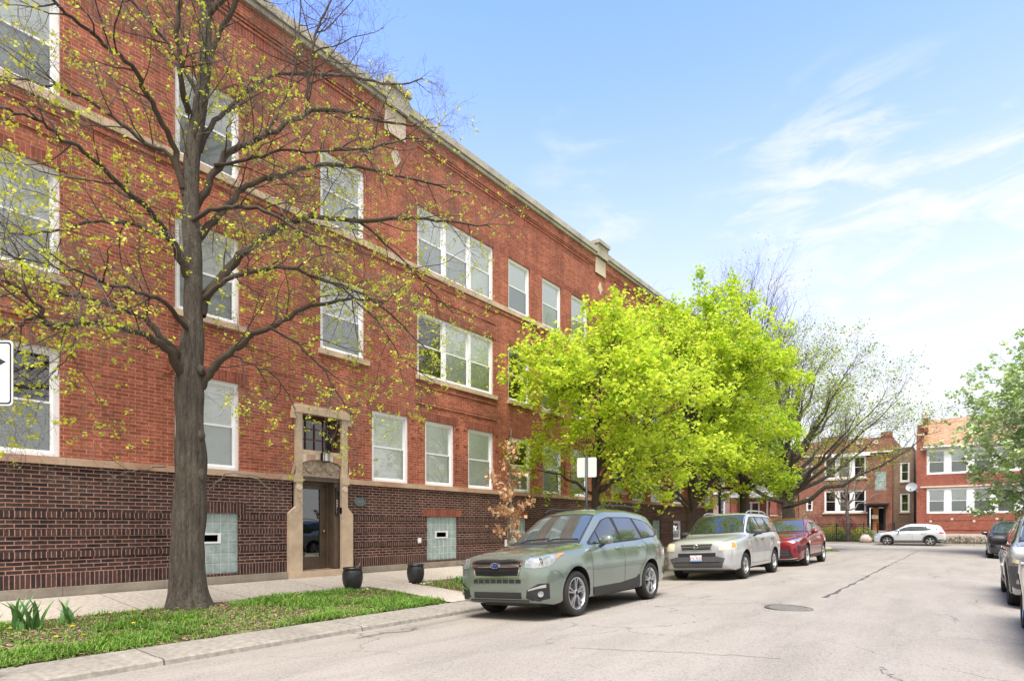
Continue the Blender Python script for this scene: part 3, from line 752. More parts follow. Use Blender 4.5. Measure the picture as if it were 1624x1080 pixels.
# segmental arch over the carved panel, and sill of the transom
FR.box(mb, 7.42, 8.47, 3.10, 3.2, -d, .05, STONE)
n = 9
for i in range(n):
    a = 7.42 + 1.05 * i / n; b = 7.42 + 1.05 * (i + 1) / n - .004
    def az(u): return 2.90 + .10 * (1 - ((u - 7.945) / .525) ** 2)
    for (q0, q1) in ((a, b),):
        pf = [FR.p(q0, az(q0), .06), FR.p(q1, az(q1), .06), FR.p(q1, 3.098, .06), FR.p(q0, 3.098, .06)]
        pb = [FR.p(q0, az(q0), -.1), FR.p(q1, az(q1), -.1), FR.p(q1, 3.098, -.1), FR.p(q0, 3.098, -.1)]
        mb.raw(pf + pb, [(0, 1, 2, 3), (0, 1, 5, 4), (1, 2, 6, 5), (0, 3, 7, 4)], STONE_R if i % 3 else PALE)
FR.box(mb, 7.08, 8.79, .2, .42, -d - .1, .11, STONE)         # threshold step
mb.build('stone_doorway', bld)
# carved panel with leafy relief
mb = MB(); FR.box(mb, 7.42, 8.47, 2.60, 3.0, -.12, -.01, CARVE)
r = random.Random(3)
for side in (-1, 1):
    for q in range(26):
        t = q / 25; u = 7.945 + side * (.04 + .44 * t); w = 2.78 + .08 * math.sin(t * 9) ; 
        c = FR.p(u, w + r.uniform(-.03, .03), 0)
        rr_ = r.uniform(.035, .06)
        mb.lathe([(rr_, -.015), (rr_ * .9, .012), (rr_ * .5, .03), (rr_ * .35, .014), (0, .02)], CARVE, 8, center=(0, 0, 0))
        k = 8 * 5
        for j in range(len(mb.v) - k, len(mb.v)):
            x, y, z = mb.v[j]; mb.v[j] = (c.x + z, c.y + x, c.z + y)
mb.build('carved_panel', bld)
# transom window
mb = MB(); TB = mat('brown_red_frame', (.13, .05, .038), .7, var=.3)
for u in (7.42, 8.47 - .05): FR.box(mb, u, u + .05, 3.2, 4.02, -.30, -.24, TB)
for w in (3.2, 3.98): FR.box(mb, 7.47, 8.42, w, w + .04, -.30, -.242, TB)
for q in (1, 2, 3): FR.box(mb, 7.47 + q * .2375 - .01, 7.47 + q * .2375 + .01, 3.24, 3.98, -.30, -.25, TB)
for q in (1, 2): FR.box(mb, 7.47, 8.42, 3.24 + q * .247, 3.25 + q * .247 + .01, -.30, -.252, TB)
for u in (7.421, 8.469): mb.face([FR.p(u, 3.2, -.24), FR.p(u, 4.02, -.24), FR.p(u, 4.02, -.03), FR.p(u, 3.2, -.03)], TB)
tw = mb.build('transom_window', bld)
mb = MB(); FR.quad(mb, 7.47, 8.42, 3.24, 3.98, -.28, mat('transom_glass', (.03, .03, .035), .05, spec=.8, coat=.5)); mb.build('pane', tw)
# door recess, frame, door
DB = mat('brown_door', (.085, .058, .038), .45, var=.3, vscale=3); DB2 = mat('brown_frame', (.12, .085, .06), .5, var=.2, vscale=3)
mb = MB()
for u in (7.42, 8.47): mb.face([FR.p(u, .42, 0), FR.p(u, 2.6, 0), FR.p(u, 2.6, -d), FR.p(u, .42, -d)], STONE if u < 8 else DB2)
FR.box(mb, 7.42, 7.49, .42, 2.6, -d - .05, -d + .04, DB2); FR.box(mb, 8.32, 8.466, .42, 2.6, -d - .05, -d + .04, DB2)
FR.box(mb, 8.36, 8.466, .42, 2.6, -d + .04, -.06, DB2)
FR.box(mb, 7.49, 8.32, 2.44, 2.6, -d - .05, -d + .035, DB2); FR.box(mb, 7.42, 8.466, 2.5, 2.6, -d + .04, -.02, DB2)
mb.build('door_frame', bld)
mb = MB(); u0, u1 = 7.49, 8.32
FR.box(mb, u0, u0 + .09, .43, 2.44, -d - .04, -d + .01, DB); FR.box(mb, u1 - .17, u1, .43, 2.44, -d - .04, -d + .01, DB)
FR.box(mb, u0 + .09, u1 - .17, 2.33, 2.44, -d - .04, -d + .008, DB); FR.box(mb, u0 + .09, u1 - .17, .43, .72, -d - .04, -d + .008, DB)
dr = mb.build('door', bld)
mb = MB(); FR.quad(mb, u0 + .08, u1 - .16, .72, 2.34, -d - .015, DOORG); mb.build('pane', dr)
mb = MB(); FR.quad(mb, u0, u1, .43, 2.44, -d - .9, ROOMD); FR.box(mb, 7.9, 8.1, 1.3, 1.9, -d - .88, -d - .8, mat('lobby_wood', (.22, .12, .05), .6)); mb.build('lobby', dr)
mb = MB(); c = FR.p(8.24, 1.33, -d + .01); mb.lathe([(.0, .06), (.022, .058), (.032, .045), (.022, .03), (.012, .02), (.012, 0)], mat('brass', (.75, .48, .15), .25, 1.0), 14)
for j in range(len(mb.v)):
    x, y, z = mb.v[j]; mb.v[j] = (c.x + z, c.y + x, c.z + y)
mb.build('handle', dr)
mb = MB(); FR.box(mb, 8.375, 8.45, 1.72, 2.28, -.06, -.03, BLACKP)
for q in range(9): FR.box(mb, 8.39, 8.435, 1.76 + q * .038, 1.785 + q * .038, -.03, -.024, CHROME)
FR.box(mb, 8.37, 8.455, 2.28, 2.38, -.06, .0, BLACKP); mb.build('intercom', bld)
# lantern
mb = MB(); LZ = 2.94
FR.box(mb, 7.90, 8.02, LZ + .05, LZ + .22, .06, .09, IRON); c = FR.p(7.96, LZ, .19)
mb.lathe([(0, .30), (.02, .30), (.025, .26), (.09, .245), (.10, .22), (.085, .215)], IRON, 16, center=c)
mb.lathe([(.085, .02), (.09, .0), (0, 0)], IRON, 16, center=c)
for q in range(6):
    a = q * math.pi / 3; mb.tube([c + Vector((.083 * math.cos(a), .083 * math.sin(a), .01)), c + Vector((.083 * math.cos(a), .083 * math.sin(a), .22))], .006, IRON, 5)
ln = mb.build('wall_lantern', bld)
mb = MB(); mb.lathe([(.068, .02), (.072, .12), (.068, .21)], mat('lantern_glass', (.55, .58, .56), .2, spec=.8), 16, center=c); mb.build('lantern_glass', ln)
# oval address plaque: worn cast numerals
PLQ = mat('verdigris_plaque', (.11, .15, .16), .55, .3, var=.3, vscale=20)
mb = MB(); c = FR.p(9.04, 2.055, .01)
ring = lambda ry, rz, n: [c + Vector((n, ry * math.cos(t), rz * math.sin(t))) for t in [k * math.pi / 14 for k in range(28)]]
mb.raw(ring(.175, .115, 0) + ring(.17, .11, .022) + ring(.15, .092, .022) + ring(.146, .088, .012), [(i + 28 * q, (i + 1) % 28 + 28 * q, (i + 1) % 28 + 28 * (q + 1), i + 28 * (q + 1)) for q in range(3) for i in range(28)] + [tuple(range(84, 112))], PLQ)
pq = mb.build('address_plaque', bld)
def text_mesh(name, s, size, m, parent, M, extrude=.002, spacing=1.0):
    cu = bpy.data.curves.new(name, 'FONT'); cu.body = s; cu.size = size; cu.align_x = 'CENTER'; cu.align_y = 'CENTER'; cu.extrude = extrude; cu.space_character = spacing
    t = bpy.data.objects.new('tmp', cu); COL.objects.link(t); dg = bpy.context.evaluated_depsgraph_get(); dg.update()
    me = bpy.data.meshes.new_from_object(t.evaluated_get(dg)); bpy.data.objects.remove(t)
    me.materials.clear(); me.materials.append(m); me.transform(M)
    return link(name, me, parent)
MX = Matrix(((0, 0, 1, 0), (1, 0, 0, 0), (0, 1, 0, 0), (0, 0, 0, 1)))      # text plane -> facing +x, reading along +y
text_mesh('address_number', '3630', .085, mat('worn_bronze', (.34, .26, .20), .5, .4), pq, Matrix.Translation(c + Vector((.016, 0, .0))) @ MX)
mb = MB(); FR.box(mb, 10.99, 11.10, .98, 1.12, .001, .03, WHITE); FR.box(mb, 11.005, 11.085, 1.0, 1.1, .03, .045, WHITE); mb.build('vent_cover', bld)

# ------------------------------------------------------------------ buildings across the far street
def sub(name, label, cat, x, y, z=.1): return thing(name, label, cat, (x, y, z))
rb = sub('brick_two_flat', 'bright red brick two storey house with orange shingle roof behind the silver crossover', 'house', 3, 57)
F2 = Frame((-3, 0, -.1), (1, 0, 0), (0, -1, 0))
mb = MB(); rops = [(-2.78, 4.1, 2.45, 4.45), (-2.78, 4.1, 5.55, 7.5)]
wall(F2, mb, -3.75 + .55, 9.5, .1, 7.8, FARRED, rops)
F2.box(mb, -3.22, 9.5, 3.05 - 1.15, 1.97, .002, .02, FARRED)
F2.box(mb, -3.22, 9.5, 1.15, 1.2, .002, .03, FARRED)
P = F2.p
for u in (-3.2, 9.5): mb.face([P(u, .1), P(u, 7.8), P(u, 7.8, -10), P(u, .1, -10)], FARRED, [(0, .1), (0, 7.8), (10, 7.8), (10, .1)])
F2.box(mb, -3.45, -2.98, 0, 8.7, -.6, .06, FARRED); F2.box(mb, -3.42, -3.0, 8.7, 9.6, -5, -.3, FARRED)
F2.box(mb, -3.1, -2.75, 9.2, 10.3, -1.9, -1.4, FARRED)
mb.build('brick_wall', rb)
mb = MB()
for (a, b, c, e) in ((-3.2, 9.5, 4.5, 4.62), (-3.2, 9.5, 7.52, 7.66), (-3.5, -2.93, 8.7, 8.82), (-3.15, -2.7, 10.3, 10.42), (-3.15, -2.7, 9.35, 9.45)):
    F2.box(mb, a, b, c, e, -.4 if c > 8 else 0.002, .1 if c < 8.8 else .02, PALE)
mb.build('stone_trim', rb)
mb = MB(); F2.box(mb, -3.2, 9.5, .1, .85, .01, .12, mat('base_stone', (.55, .50, .42), .8)); mb.build('base_course', rb)
mb = MB(); s_ = MB()
for q in range(9):
    u = -2.7 + q * 1.35; v = 1.55 if q % 2 == 0 else 1.72
    F2.box(s_, u + .1, u + .26, v + .2, v + .36, .02, .03, PALE)
s_.build('stone_inset', rb)
mb.face([P(-3.0, 7.78, .35), P(9.6, 7.78, .35), P(9.6, 10.5, -4.2), P(-3.0, 10.5, -4.2)], SHINGLE, [(0, 0), (12.6, 0), (12.6, 5.3), (0, 5.3)])
mb.face([P(-3.0, 10.5, -4.2), P(9.6, 10.5, -4.2), P(9.6, 7.7, -9), P(-3.0, 7.7, -9)], SHINGLE, [(0, 0), (12.6, 0), (12.6, 5.3), (0, 5.3)])
F2.box(mb, -3.0, 9.6, 7.66, 7.775, .0, .38, WHITE)
mb.build('roof', rb)
for (c, e) in ((2.45, 4.45), (5.55, 7.5)):
    window(F2, rb, -2.78, 4.1, c, e, cols=5, trim=.14, setback=.02, up='wccwg' if c < 3 else 'gwgw', lo='g', mull=.42)

lb = sub('brick_two_flat', 'orange brown brick two storey house with open wooden door behind the iron fence', 'house', -9, 61)
F3 = Frame((9, 0, -.1), (1, 0, 0), (0, -1, 0)); P = F3.p
mb = MB()
W3 = [(-10.8, -7.45, 5.85, 7.8, 3), (-10.8, -7.45, 2.72, 4.72, 3), (-12.35, -11.8, 5.9, 7.2, 1), (-12.35, -11.8, 2.9, 4.2, 1)]
wall(F3, mb, -13, -5.45, .1, 9.35, BROWN, [w[:4] for w in W3] + [(-6.75, -5.9, 4.65, 6.4), (-7.35, -5.95, 1.05, 3.25)])
for u in (-13, -5.45): mb.face([P(u, .1), P(u, 9.35), P(u, 9.35, -12), P(u, .1, -12)], BROWN, [(0, .1), (0, 9.35), (12, 9.35), (12, .1)])
F3.box(mb, -13.02, -12.2, 9.35, 9.55, -.3, .03, BROWN); F3.box(mb, -6.3, -5.43, 9.35, 9.8, -.3, .03, BROWN); F3.box(mb, -11, -9.2, 9.35, 9.75, -.3, .03, BROWN)
F3.box(mb, -11.1, -7.15, 8.15, 8.75, .002, .05, BROWN)
mb.build('brick_wall', lb)
mb = MB(); F3.box(mb, -13.1, -5.4, 8.0, 8.12, 0.002, .16, WHITE); mb.build('cornice', lb)
mb = MB(); F3.box(mb, -10.95, -7.1, 7.8, 7.98, .002, .22, WHITE); mb.build('window_head', lb)
for z in (5.7, 2.58): mb = MB(); F3.box(mb, -10.95, -7.3, z, z + .14, .002, .1, PALE); mb.build('sill', lb)
for u, z in ((-7.0, 8.8), (-8.2, 8.85), (-7.0, 2.1)): mb = MB(); F3.box(mb, u, u + .5, z, z + .35, .002, .03, PALE); mb.build('stone_inset', lb)
for a, b, c, e, k in W3: window(F3, lb, a, b, c, e, cols=k, trim=.1, setback=.02, up='d', lo='dgd' if k == 3 else 'd', mull=.36)
glass_block(F3, lb, -6.75, -5.9, 4.65, 6.4, 8, 4, vent=False)
mb = MB(); F3.box(mb, -7.35, -7.2, 1.05, 3.25, -.3, .02, BLACKP); F3.box(mb, -6.1, -5.95, 1.05, 3.25, -.3, .02, BLACKP); F3.box(mb, -7.2, -6.1, 3.1, 3.25, -.3, .02, BLACKP); F3.quad(mb, -7.2, -6.1, 1.05, 3.1, -1.0, ROOMD)
F3.box(mb, -7.6, -5.7, 3.4, 3.5, 0, .6, GREYP); mb.build('door_frame', lb)
mb = MB(); F3.box(mb, -6.95, -6.5, 1.05, 3.1, -.25, -.2, mat('orange_wood', (.52, .20, .05), .4, var=.2)); mb.build('door', lb)
mb = MB()
for q in range(4): F3.box(mb, -7.5, -5.8, .1 + q * .24, .33 + q * .24, 0, 1.5 - q * .3, CAP)
mb.build('stoop', lb)
mb = MB(); wf = Frame((9, 1.2, -.1), (1, 0, 0), (0, -1, 0))
wing = sub('brick_house', 'narrow tan brick house with two dark windows between the brown and red houses', 'house', -4.7, 62)
F4 = Frame((4.7, 0, -.1), (1, 0, 0), (0, -1, 0))
wall(F4, mb, -5.45, -3.95, .1, 8.35, OLIVE, [(-4.95, -4.25, 5.4, 7.1), (-4.95, -4.25, 2.7, 4.35)]); P = F4.p
mb.face([P(-3.95, .1), P(-3.95, 8.35), P(-3.95, 8.35, -10), P(-3.95, .1, -10)], OLIVE, [(0, .1), (0, 8.35), (10, 8.35), (10, .1)])
F4.box(mb, -5.45, -3.93, 8.35, 8.45, -.3, .04, CAP); mb.build('brick_wall', wing)
for c, e in ((5.4, 7.1), (2.7, 4.35)): window(F4, wing, -4.95, -4.25, c, e, trim=.1, setback=.02, up='d', lo='d')
for a, b, c, e in ((-5.0, -4.2, 5.28, 5.4), (-5.0, -4.2, 2.58, 2.7)): mb = MB(); F4.box(mb, a, b, c, e, .002, .06, PALE); mb.build('sill', wing)

# brick house with porch further left, and the pale-trimmed one beyond
ph = sub('porch_house', 'red brick house with white columned porch and dark red front door', 'house', -16.5, 61)
F5 = Frame((16.5, 0, -.1), (1, 0, 0), (0, -1, 0)); P = F5.p
mb = MB(); wall(F5, mb, -19, -13.1, .1, 8.6, FARRED, [(-17.4, -16.2, 5.6, 7.2), (-14.9, -13.8, 5.6, 7.2), (-15.95, -15.05, 1.7, 4.05), (-18.3, -16.6, 2.2, 3.9)])
mb.face([P(-13.1, .1), P(-13.1, 8.6), P(-13.1, 8.6, -12), P(-13.1, .1, -12)], OLIVE, [(0, .1), (0, 8.6), (12, 8.6), (12, .1)])
mb.build('brick_wall', ph)
for a, b in ((-17.4, -16.2), (-14.9, -13.8)): window(F5, ph, a, b, 5.6, 7.2, trim=.12, setback=.02, up='d', lo='d')
window(F5, ph, -18.3, -16.6, 2.2, 3.9, cols=2, trim=.12, setback=.02, up='d', lo='d')
mb = MB(); F5.box(mb, -18.8, -14.0, 4.25, 4.7, 0, 2.4, WHITE); F5.box(mb, -18.9, -13.9, 4.7, 4.82, 0, 2.55, WHITE); fl5 = MB(); F5.box(fl5, -18.8, -14, .1, 1.45, 0, 2.4, CAP)
mb.face([P(-18.9, 4.83, 2.5), P(-13.9, 4.83, 2.5), P(-14.3, 5.5, .1), P(-18.5, 5.5, .1)], mat('grey_shingle', (.12, .12, .125), .9, var=.3, vscale=6))
pr = mb.build('porch', ph); fl5.build('porch_floor', ph)
for u in (-15.0, -18.7):
    mb = MB(); F5.box(mb, u, u + .55, .1, 4.25, 1.8, 2.35, FARRED); F5.box(mb, u - .04, u + .6, 2.4, 2.5, 1.75, 2.4, PALE); mb.build('column', pr)
mb = MB(); F5.box(mb, -15.95, -15.78, 1.7, 4.05, -.1, .05, WHITE); F5.box(mb, -15.2, -15.05, 1.7, 4.05, -.1, .05, WHITE); F5.box(mb, -15.78, -15.2, 3.9, 4.05, -.1, .05, WHITE)
F5.box(mb, -15.78, -15.2, 1.7, 3.9, -.08, -.04, mat('dark_red_door', (.22, .015, .02), .35)); pd = mb.build('door', ph)
mb = MB(); c = P(-15.49, 2.95, -.035); mb.raw([c + Vector((.17 * math.cos(t), 0, .6 * math.sin(t))) for t in [k * math.pi / 10 for k in range(20)]], [tuple(range(20))], WHITE)
c = P(-15.49, 2.95, -.03); mb.raw([c + Vector((.13 * math.cos(t), 0, .55 * math.sin(t))) for t in [k * math.pi / 10 for k in range(20)]], [tuple(range(20))], ROOMD); mb.build('pane', pd)

gh = sub('brick_house', 'pink and red brick house with white window frames beside the lamp post', 'house', -21, 60)
F6 = Frame((21, 0, -.1), (1, 0, 0), (0, -1, 0)); P = F6.p
mb = MB(); PINK = brick_mat('pink_brick', (.46, .27, .22), (.55, .35, .29), (.55, .42, .36), tone=.2)
gw = [(-21.6, -20.9, 2.0, 4.3), (-20.4, -19.7, 2.0, 4.3), (-21.6, -20.9, 5.5, 7.3), (-20.4, -19.7, 5.5, 7.3)]
wall(F6, mb, -24, -19.2, .1, 4.9, PINK, gw); wall(F6, mb, -24, -19.2, 4.9, 9.2, FARRED, gw)
mb.face([P(-19.2, .1), P(-19.2, 9.2), P(-19.2, 9.2, -12), P(-19.2, .1, -12)], FARRED, [(0, .1), (0, 9.2), (12, 9.2), (12, .1)])
mb.build('brick_wall', gh)
mb = MB(); F6.box(mb, -24, -19.1, 4.7, 4.95, .002, .2, WHITE); F6.box(mb, -24, -19.1, 9.2, 9.4, -.3, .2, WHITE); mb.build('stone_trim', gh)
for a, b, c, e in gw: window(F6, gh, a, b, c, e, trim=.13, setback=.0, up='d', lo='d')
#@@PART3
# ------------------------------------------------------------------ cars
def paint(name, col, metal=.55, rough=.3):
    m = mat(name, col, rough, metal, coat=1.0)
    return m
def smooth_curve(pts, xs, k=2):
    v = np.interp(xs, [p[0] for p in pts], [p[1] for p in pts])
    for _ in range(k):
        w = v.copy(); w[1:-1] = (v[:-2] + v[1:-1] * 2 + v[2:]) / 4; v = w
    return v

class Car:
    """local space: x rearwards from the front bumper (0..L), y sideways, z up; pivot at mid length on the ground"""
    def __init__(s, name, label, cat, spec, col, loc, rz, tilt=0.0, group=None):
        s.sp = spec; s.L = spec['L']; s.root = thing(name, label, cat, loc, rz, group)
        s.root.rotation_euler = (tilt, 0, rz)
        s.col = col; s.zm = spec.get('zmap', [(0, 0), (3, 3)]); s.off = Vector((-s.L / 2, 0, 0)); s.body()
    def fin(s, mb, name, parent=None, sharp=40):
        for i in range(len(mb.v)):
            v = mb.v[i]; mb.v[i] = (v[0] + s.off.x, v[1], v[2])
        return mb.build(name, parent if parent is not None else s.root, sharp)
    def T(s, z): return float(np.interp(z, [a for a, b in s.zm], [b for a, b in s.zm]))
    def body(s):
        sp = s.sp; L = s.L
        xs = np.unique(np.concatenate([[0, .012, .03, .055, .09, .13, .18], np.arange(.24, L - .2, .045), [L - .18, L - .13, L - .09, L - .055, L - .03, L - .012, L]]))
        C = {k: smooth_curve(sp[k], xs, 3 if k in ('top', 'edge', 'belt', 'wtop') else 1) for k in ('top', 'edge', 'wtop', 'belt', 'wmax', 'zb')}
        for k in ('top', 'edge', 'belt'): C[k] = np.interp(C[k], [a for a, b in s.zm], [b for a, b in s.zm])
        for ax in sp['axles']:
            C['wmax'] = C['wmax'] + .02 * np.exp(-((xs - ax) / .38) ** 4)
        rows = []
        for i, x in enumerate(xs):
            top, edge, wt, belt, wm, zb = (C[k][i] for k in ('top', 'edge', 'wtop', 'belt', 'wmax', 'zb'))
            wt = min(wt, wm - .02); wb = max(wt + .005, wm - sp.get('shoulder', .055)); zm = zb + (belt - zb) * .58
            gh = max(0.0, edge - belt)
            dome = min(.03, max(0, top - edge))
            sec = [(0, zb), (wm - .2, zb), (wm - .06, zb + .015), (wm - .03, zb + .05), (wm - .022, zb + (belt - zb) * .22), (wm - .008, zb + (belt - zb) * .4), (wm, zm),
                   (wm - .004, zb + (belt - zb) * .74), (wm - .018, zb + (belt - zb) * .86), (wb + .008, belt - .018), (wb - .014, belt)]
            b0 = (wb - .014, belt); b1 = (wt, edge - .035 * min(1, gh / .3) - .004)
            for t in (.25, .5, .75, 1.0):
                bulge = .018 * math.sin(math.pi * t) * min(1, gh / .3)
                sec.append((b0[0] + (b1[0] - b0[0]) * t + bulge, b0[1] + (b1[1] - b0[1]) * t))
            sec += [(wt - .022, edge - .008), (wt - .07, edge + (top - edge) * .25), (wt * .72, edge + (top - edge) * .62), (wt * .4, edge + (top - edge) * .9), (0, top)]
            rows.append([(float(x), float(a), float(b)) for a, b in sec])
        n = len(rows[0]); vs = []; fs = []
        for r_ in rows:
            vs += r_; vs += [(x, -y, z) for x, y, z in r_[1:-1][::-1]]
        m = 2 * n - 2
        for i in range(len(rows) - 1):
            for j in range(m):
                a = i * m + j; b = i * m + (j + 1) % m; fs.append((a, b, b + m, a + m))
        fs.append(tuple(range(m))[::-1]); fs.append(tuple(range((len(rows) - 1) * m, len(rows) * m)))
        s.bvh = BVHTree.FromPolygons([Vector(v) for v in vs], fs)
        mb = MB(); mb.raw(vs, fs, s.col, True); mb.mi(BLACKP)
        for v in range(len(mb.v)): mb.v[v] = (mb.v[v][0] + s.off.x, mb.v[v][1], mb.v[v][2])
        o = mb.build('body', s.root)
        bm = bmesh.new(); bm.from_mesh(o.data); bmesh.ops.recalc_face_normals(bm, faces=bm.faces); bm.to_mesh(o.data); bm.free()
        cut = MB(); R_ = sp['arch']
        for ax in sp['axles']:
            for sg in (-1, 1):
                prof = []
                for k in range(28):
                    a = 2 * math.pi * k / 28
                    prof.append((ax + s.off.x + R_ * math.cos(a), sp['wr'] + .02 + R_ * math.sin(a) * 1.0))
                i0 = [(x, sg * .52, z) for x, z in prof]; i1 = [(x, sg * 1.2, z) for x, z in prof]
                cut.raw(i0 + i1, [tuple(range(28)), tuple(range(28, 56))[::-1]] + [(k, k + 28, (k + 1) % 28 + 28, (k + 1) % 28) for k in range(28)], BLACKP)
        co = cut.build('cutter')
        bm = bmesh.new(); bm.from_mesh(co.data); bmesh.ops.recalc_face_normals(bm, faces=bm.faces); bm.to_mesh(co.data); bm.free()
        md = o.modifiers.new('b', 'BOOLEAN'); md.operation = 'DIFFERENCE'; md.object = co; md.solver = 'EXACT'; md.material_mode = 'TRANSFER'
        sroot = (s.root.location.copy(), s.root.rotation_euler.copy()); s.root.location = (0, 0, 0); s.root.rotation_euler = (0, 0, 0)
        dg = bpy.context.evaluated_depsgraph_get(); dg.update()
        me = bpy.data.meshes.new_from_object(o.evaluated_get(dg)); o.modifiers.clear(); o.data = me
        me.name = 'body'; bpy.data.objects.remove(co)
        s.root.location, s.root.rotation_euler = sroot
        me.polygons.foreach_set('use_smooth', [True] * len(me.polygons)); me.set_sharp_from_angle(angle=R(38))
        s.bodyobj = o
    def snap(s, p, off):
        p = Vector((p[0], p[1], s.T(p[2])))
        loc, nrm, idx, d = s.bvh.find_nearest(p)
        c = loc - Vector((s.L / 2, 0, loc.z * .0 + .7))
        if nrm.dot(Vector((c.x * .15, loc.y, loc.z - .7))) < 0 and nrm.dot(Vector(p) - Vector((s.L / 2, 0, .7))) < 0: nrm = -nrm
        return loc + nrm * off
    @staticmethod
    def resample(pl, n):
        pl = [Vector(p) for p in pl]; d = [0]
        for i in range(1, len(pl)): d.append(d[-1] + (pl[i] - pl[i - 1]).length)
        out = []
        for k in range(n + 1):
            t = d[-1] * k / n; i = max(0, min(len(pl) - 2, np.searchsorted(d, t) - 1)); seg = d[i + 1] - d[i]
            f = 0 if seg < 1e-9 else (t - d[i]) / seg; out.append(pl[i].lerp(pl[i + 1], f))
        return out
    def patch(s, mb, top, bot, m, off=.004, nu=14, nv=6):
        A = s.resample(top, nu); B = s.resample(bot, nu); vs = []; fs = []
        for j in range(nv + 1):
            for i in range(nu + 1): vs.append(s.snap(A[i].lerp(B[i], j / nv), off))
        w = nu + 1
        for j in range(nv):
            for i in range(nu): fs.append((j * w + i, j * w + i + 1, (j + 1) * w + i + 1, (j + 1) * w + i))
        mb.raw(vs, fs, m, True)
    def seam(s, mb, pts, w=.006, m=None, off=.0035, n=16):
        P = [s.snap(p, off) for p in s.resample(pts, n)]; N = [(s.snap(p, off + .02) - s.snap(p, off)).normalized() for p in P]
        vs = []; fs = []
        for i in range(len(P)):
            t = (P[min(i + 1, len(P) - 1)] - P[max(i - 1, 0)]); q = t.cross(N[i])
            if q.length < 1e-9: q = Vector((1, 0, 0))
            q.normalize(); vs += [P[i] + q * w / 2, P[i] - q * w / 2]
        for i in range(len(P) - 1): fs.append((2 * i, 2 * i + 2, 2 * i + 3, 2 * i + 1))
        mb.raw(vs, fs, m or BLACKP, True)
    def bothsides(s, name, top, bot, m, off=.004, nu=14, nv=6, parent=None, rim=None):
        out = []
        for sg in (-1, 1):
            mb = MB(); f = lambda L_: [(x, sg * y, z) for x, y, z in L_]
            s.patch(mb, f(top), f(bot), m, off, nu, nv); out.append(s.fin(mb, name, parent))
        return out
    def wheels(s, style='five', rimr=.24, rim_m=None, pocket=None, tw=.225):
        sp = s.sp; R_ = sp['wr']; rim_m = rim_m or ALLOY; pocket = pocket or DARKALLOY
        h = tw / 2
        ty = MB()
        ty.lathe([(rimr + .004, -h * .82), (rimr + .03, -h * .98), (R_ - .05, -h), (R_ - .018, -h * .92), (R_ - .004, -h * .72), (R_, -h * .4), (R_, -h * .36), (R_ - .008, -h * .35), (R_ - .008, -h * .31), (R_, -h * .3),
                  (R_, -.01), (R_ - .008, -.008), (R_ - .008, .008), (R_, .01), (R_, h * .3), (R_ - .008, h * .31), (R_ - .008, h * .35), (R_, h * .36), (R_, h * .4),
                  (R_ - .004, h * .72), (R_ - .018, h * .92), (R_ - .05, h), (rimr + .03, h * .98), (rimr + .004, h * .82)], RUBBER, 40, axis='y')
        tym = ty.build('tmp', None, 35); 
        rm = MB(); o = -h * .80
        rm.lathe([(rimr + .006, o - .004), (rimr - .006, o - .006), (rimr - .016, o + .01), (rimr - .022, .06), (rimr - .02, h * .8)], rim_m, 40, axis='y')
        rm.lathe([(rimr - .02, .02), (.0, .02)], pocket, 24, axis='y', smooth=False)
        rm.lathe([(.15, -.002), (.15, .015), (.05, .015)], BRAKE, 24, axis='y', smooth=False)
        rm.lathe([(.062, .0), (.06, o + .012), (.045, o + .002), (.0, o + .0)], rim_m, 20, axis='y')
        rm.lathe([(.03, o - .002), (.0, o - .006)], pocket, 16, axis='y')
        ns = {'five': 5, 'double': 5, 'ten': 10, 'seven': 7}[style]
        for k in range(ns):
            a = 2 * math.pi * k / ns + .3
            subs = [(-.055, -.16), (.055, .16)] if style == 'double' else [(0, 0)]
            for sa, sb in subs:
                w0 = {'five': .075, 'double': .032, 'ten': .028, 'seven': .05}[style]; w1 = w0 * (.8 if style != 'five' else 1.25)
                def pt(r_, ang, y): return (r_ * math.cos(ang), y, r_ * math.sin(ang))
                r0, r1 = .05, rimr - .008
                da0, da1 = w0 / 2 / r0 * .9, w1 / 2 / r1
                A0, A1 = a + sa * 2.0, a + sb
                vs = []
                for (r_, A, d, y) in ((r0, A0, da0, o + .006), (.6 * r1, (A0 + A1 * 2) / 3, (w0 + w1) / 4 / (.6 * r1), o + .010), (r1, A1, da1, o + .0)):
                    vs += [pt(r_, A - d, y + .035), pt(r_, A - d * .8, y), pt(r_, A + d * .8, y), pt(r_, A + d, y + .035)]
                fs = [(q * 4 + e, q * 4 + e + 1, q * 4 + e + 5, q * 4 + e + 4) for q in (0, 1) for e in (0, 1, 2)]
                rm.raw(vs, fs, rim_m)
        for k in range(5):
            a = 2 * math.pi * k / 5 + .9; rm.lathe([(.009, o + .0), (0, o - .006)], pocket, 6, center=(.04 * math.cos(a), 0, .04 * math.sin(a)), axis='y')
        rmm = rm.build('tmp', None, 30)
        first = True
        for ax in sp['axles']:
            for sg in (-1, 1):
                w = bpy.data.objects.new('wheel', None); COL.objects.link(w); w.parent = s.root
                w.location = (ax + s.off.x, sg * sp['track'] / 2, R_); w.rotation_euler = (0, 0, 0 if sg < 0 else math.pi)
                for nm, me in (('tyre', tym.data), ('rim', rmm.data)):
                    c = bpy.data.objects.new(nm, me); COL.objects.link(c); c.parent = w
        bpy.data.objects.remove(tym); bpy.data.objects.remove(rmm)
    def underside(s):
        mb = MB(); sp = s.sp
        mb.box((.35, -.55, .19), (s.L - .35, .55, .34), BLACKP); mb.box((sp['axles'][0] - .05, -.7, .2), (sp['axles'][0] + .05, .7, .3), BLACKP); mb.box((sp['axles'][1] - .05, -.7, .2), (sp['axles'][1] + .05, .7, .3), BLACKP)
        s.fin(mb, 'chassis')
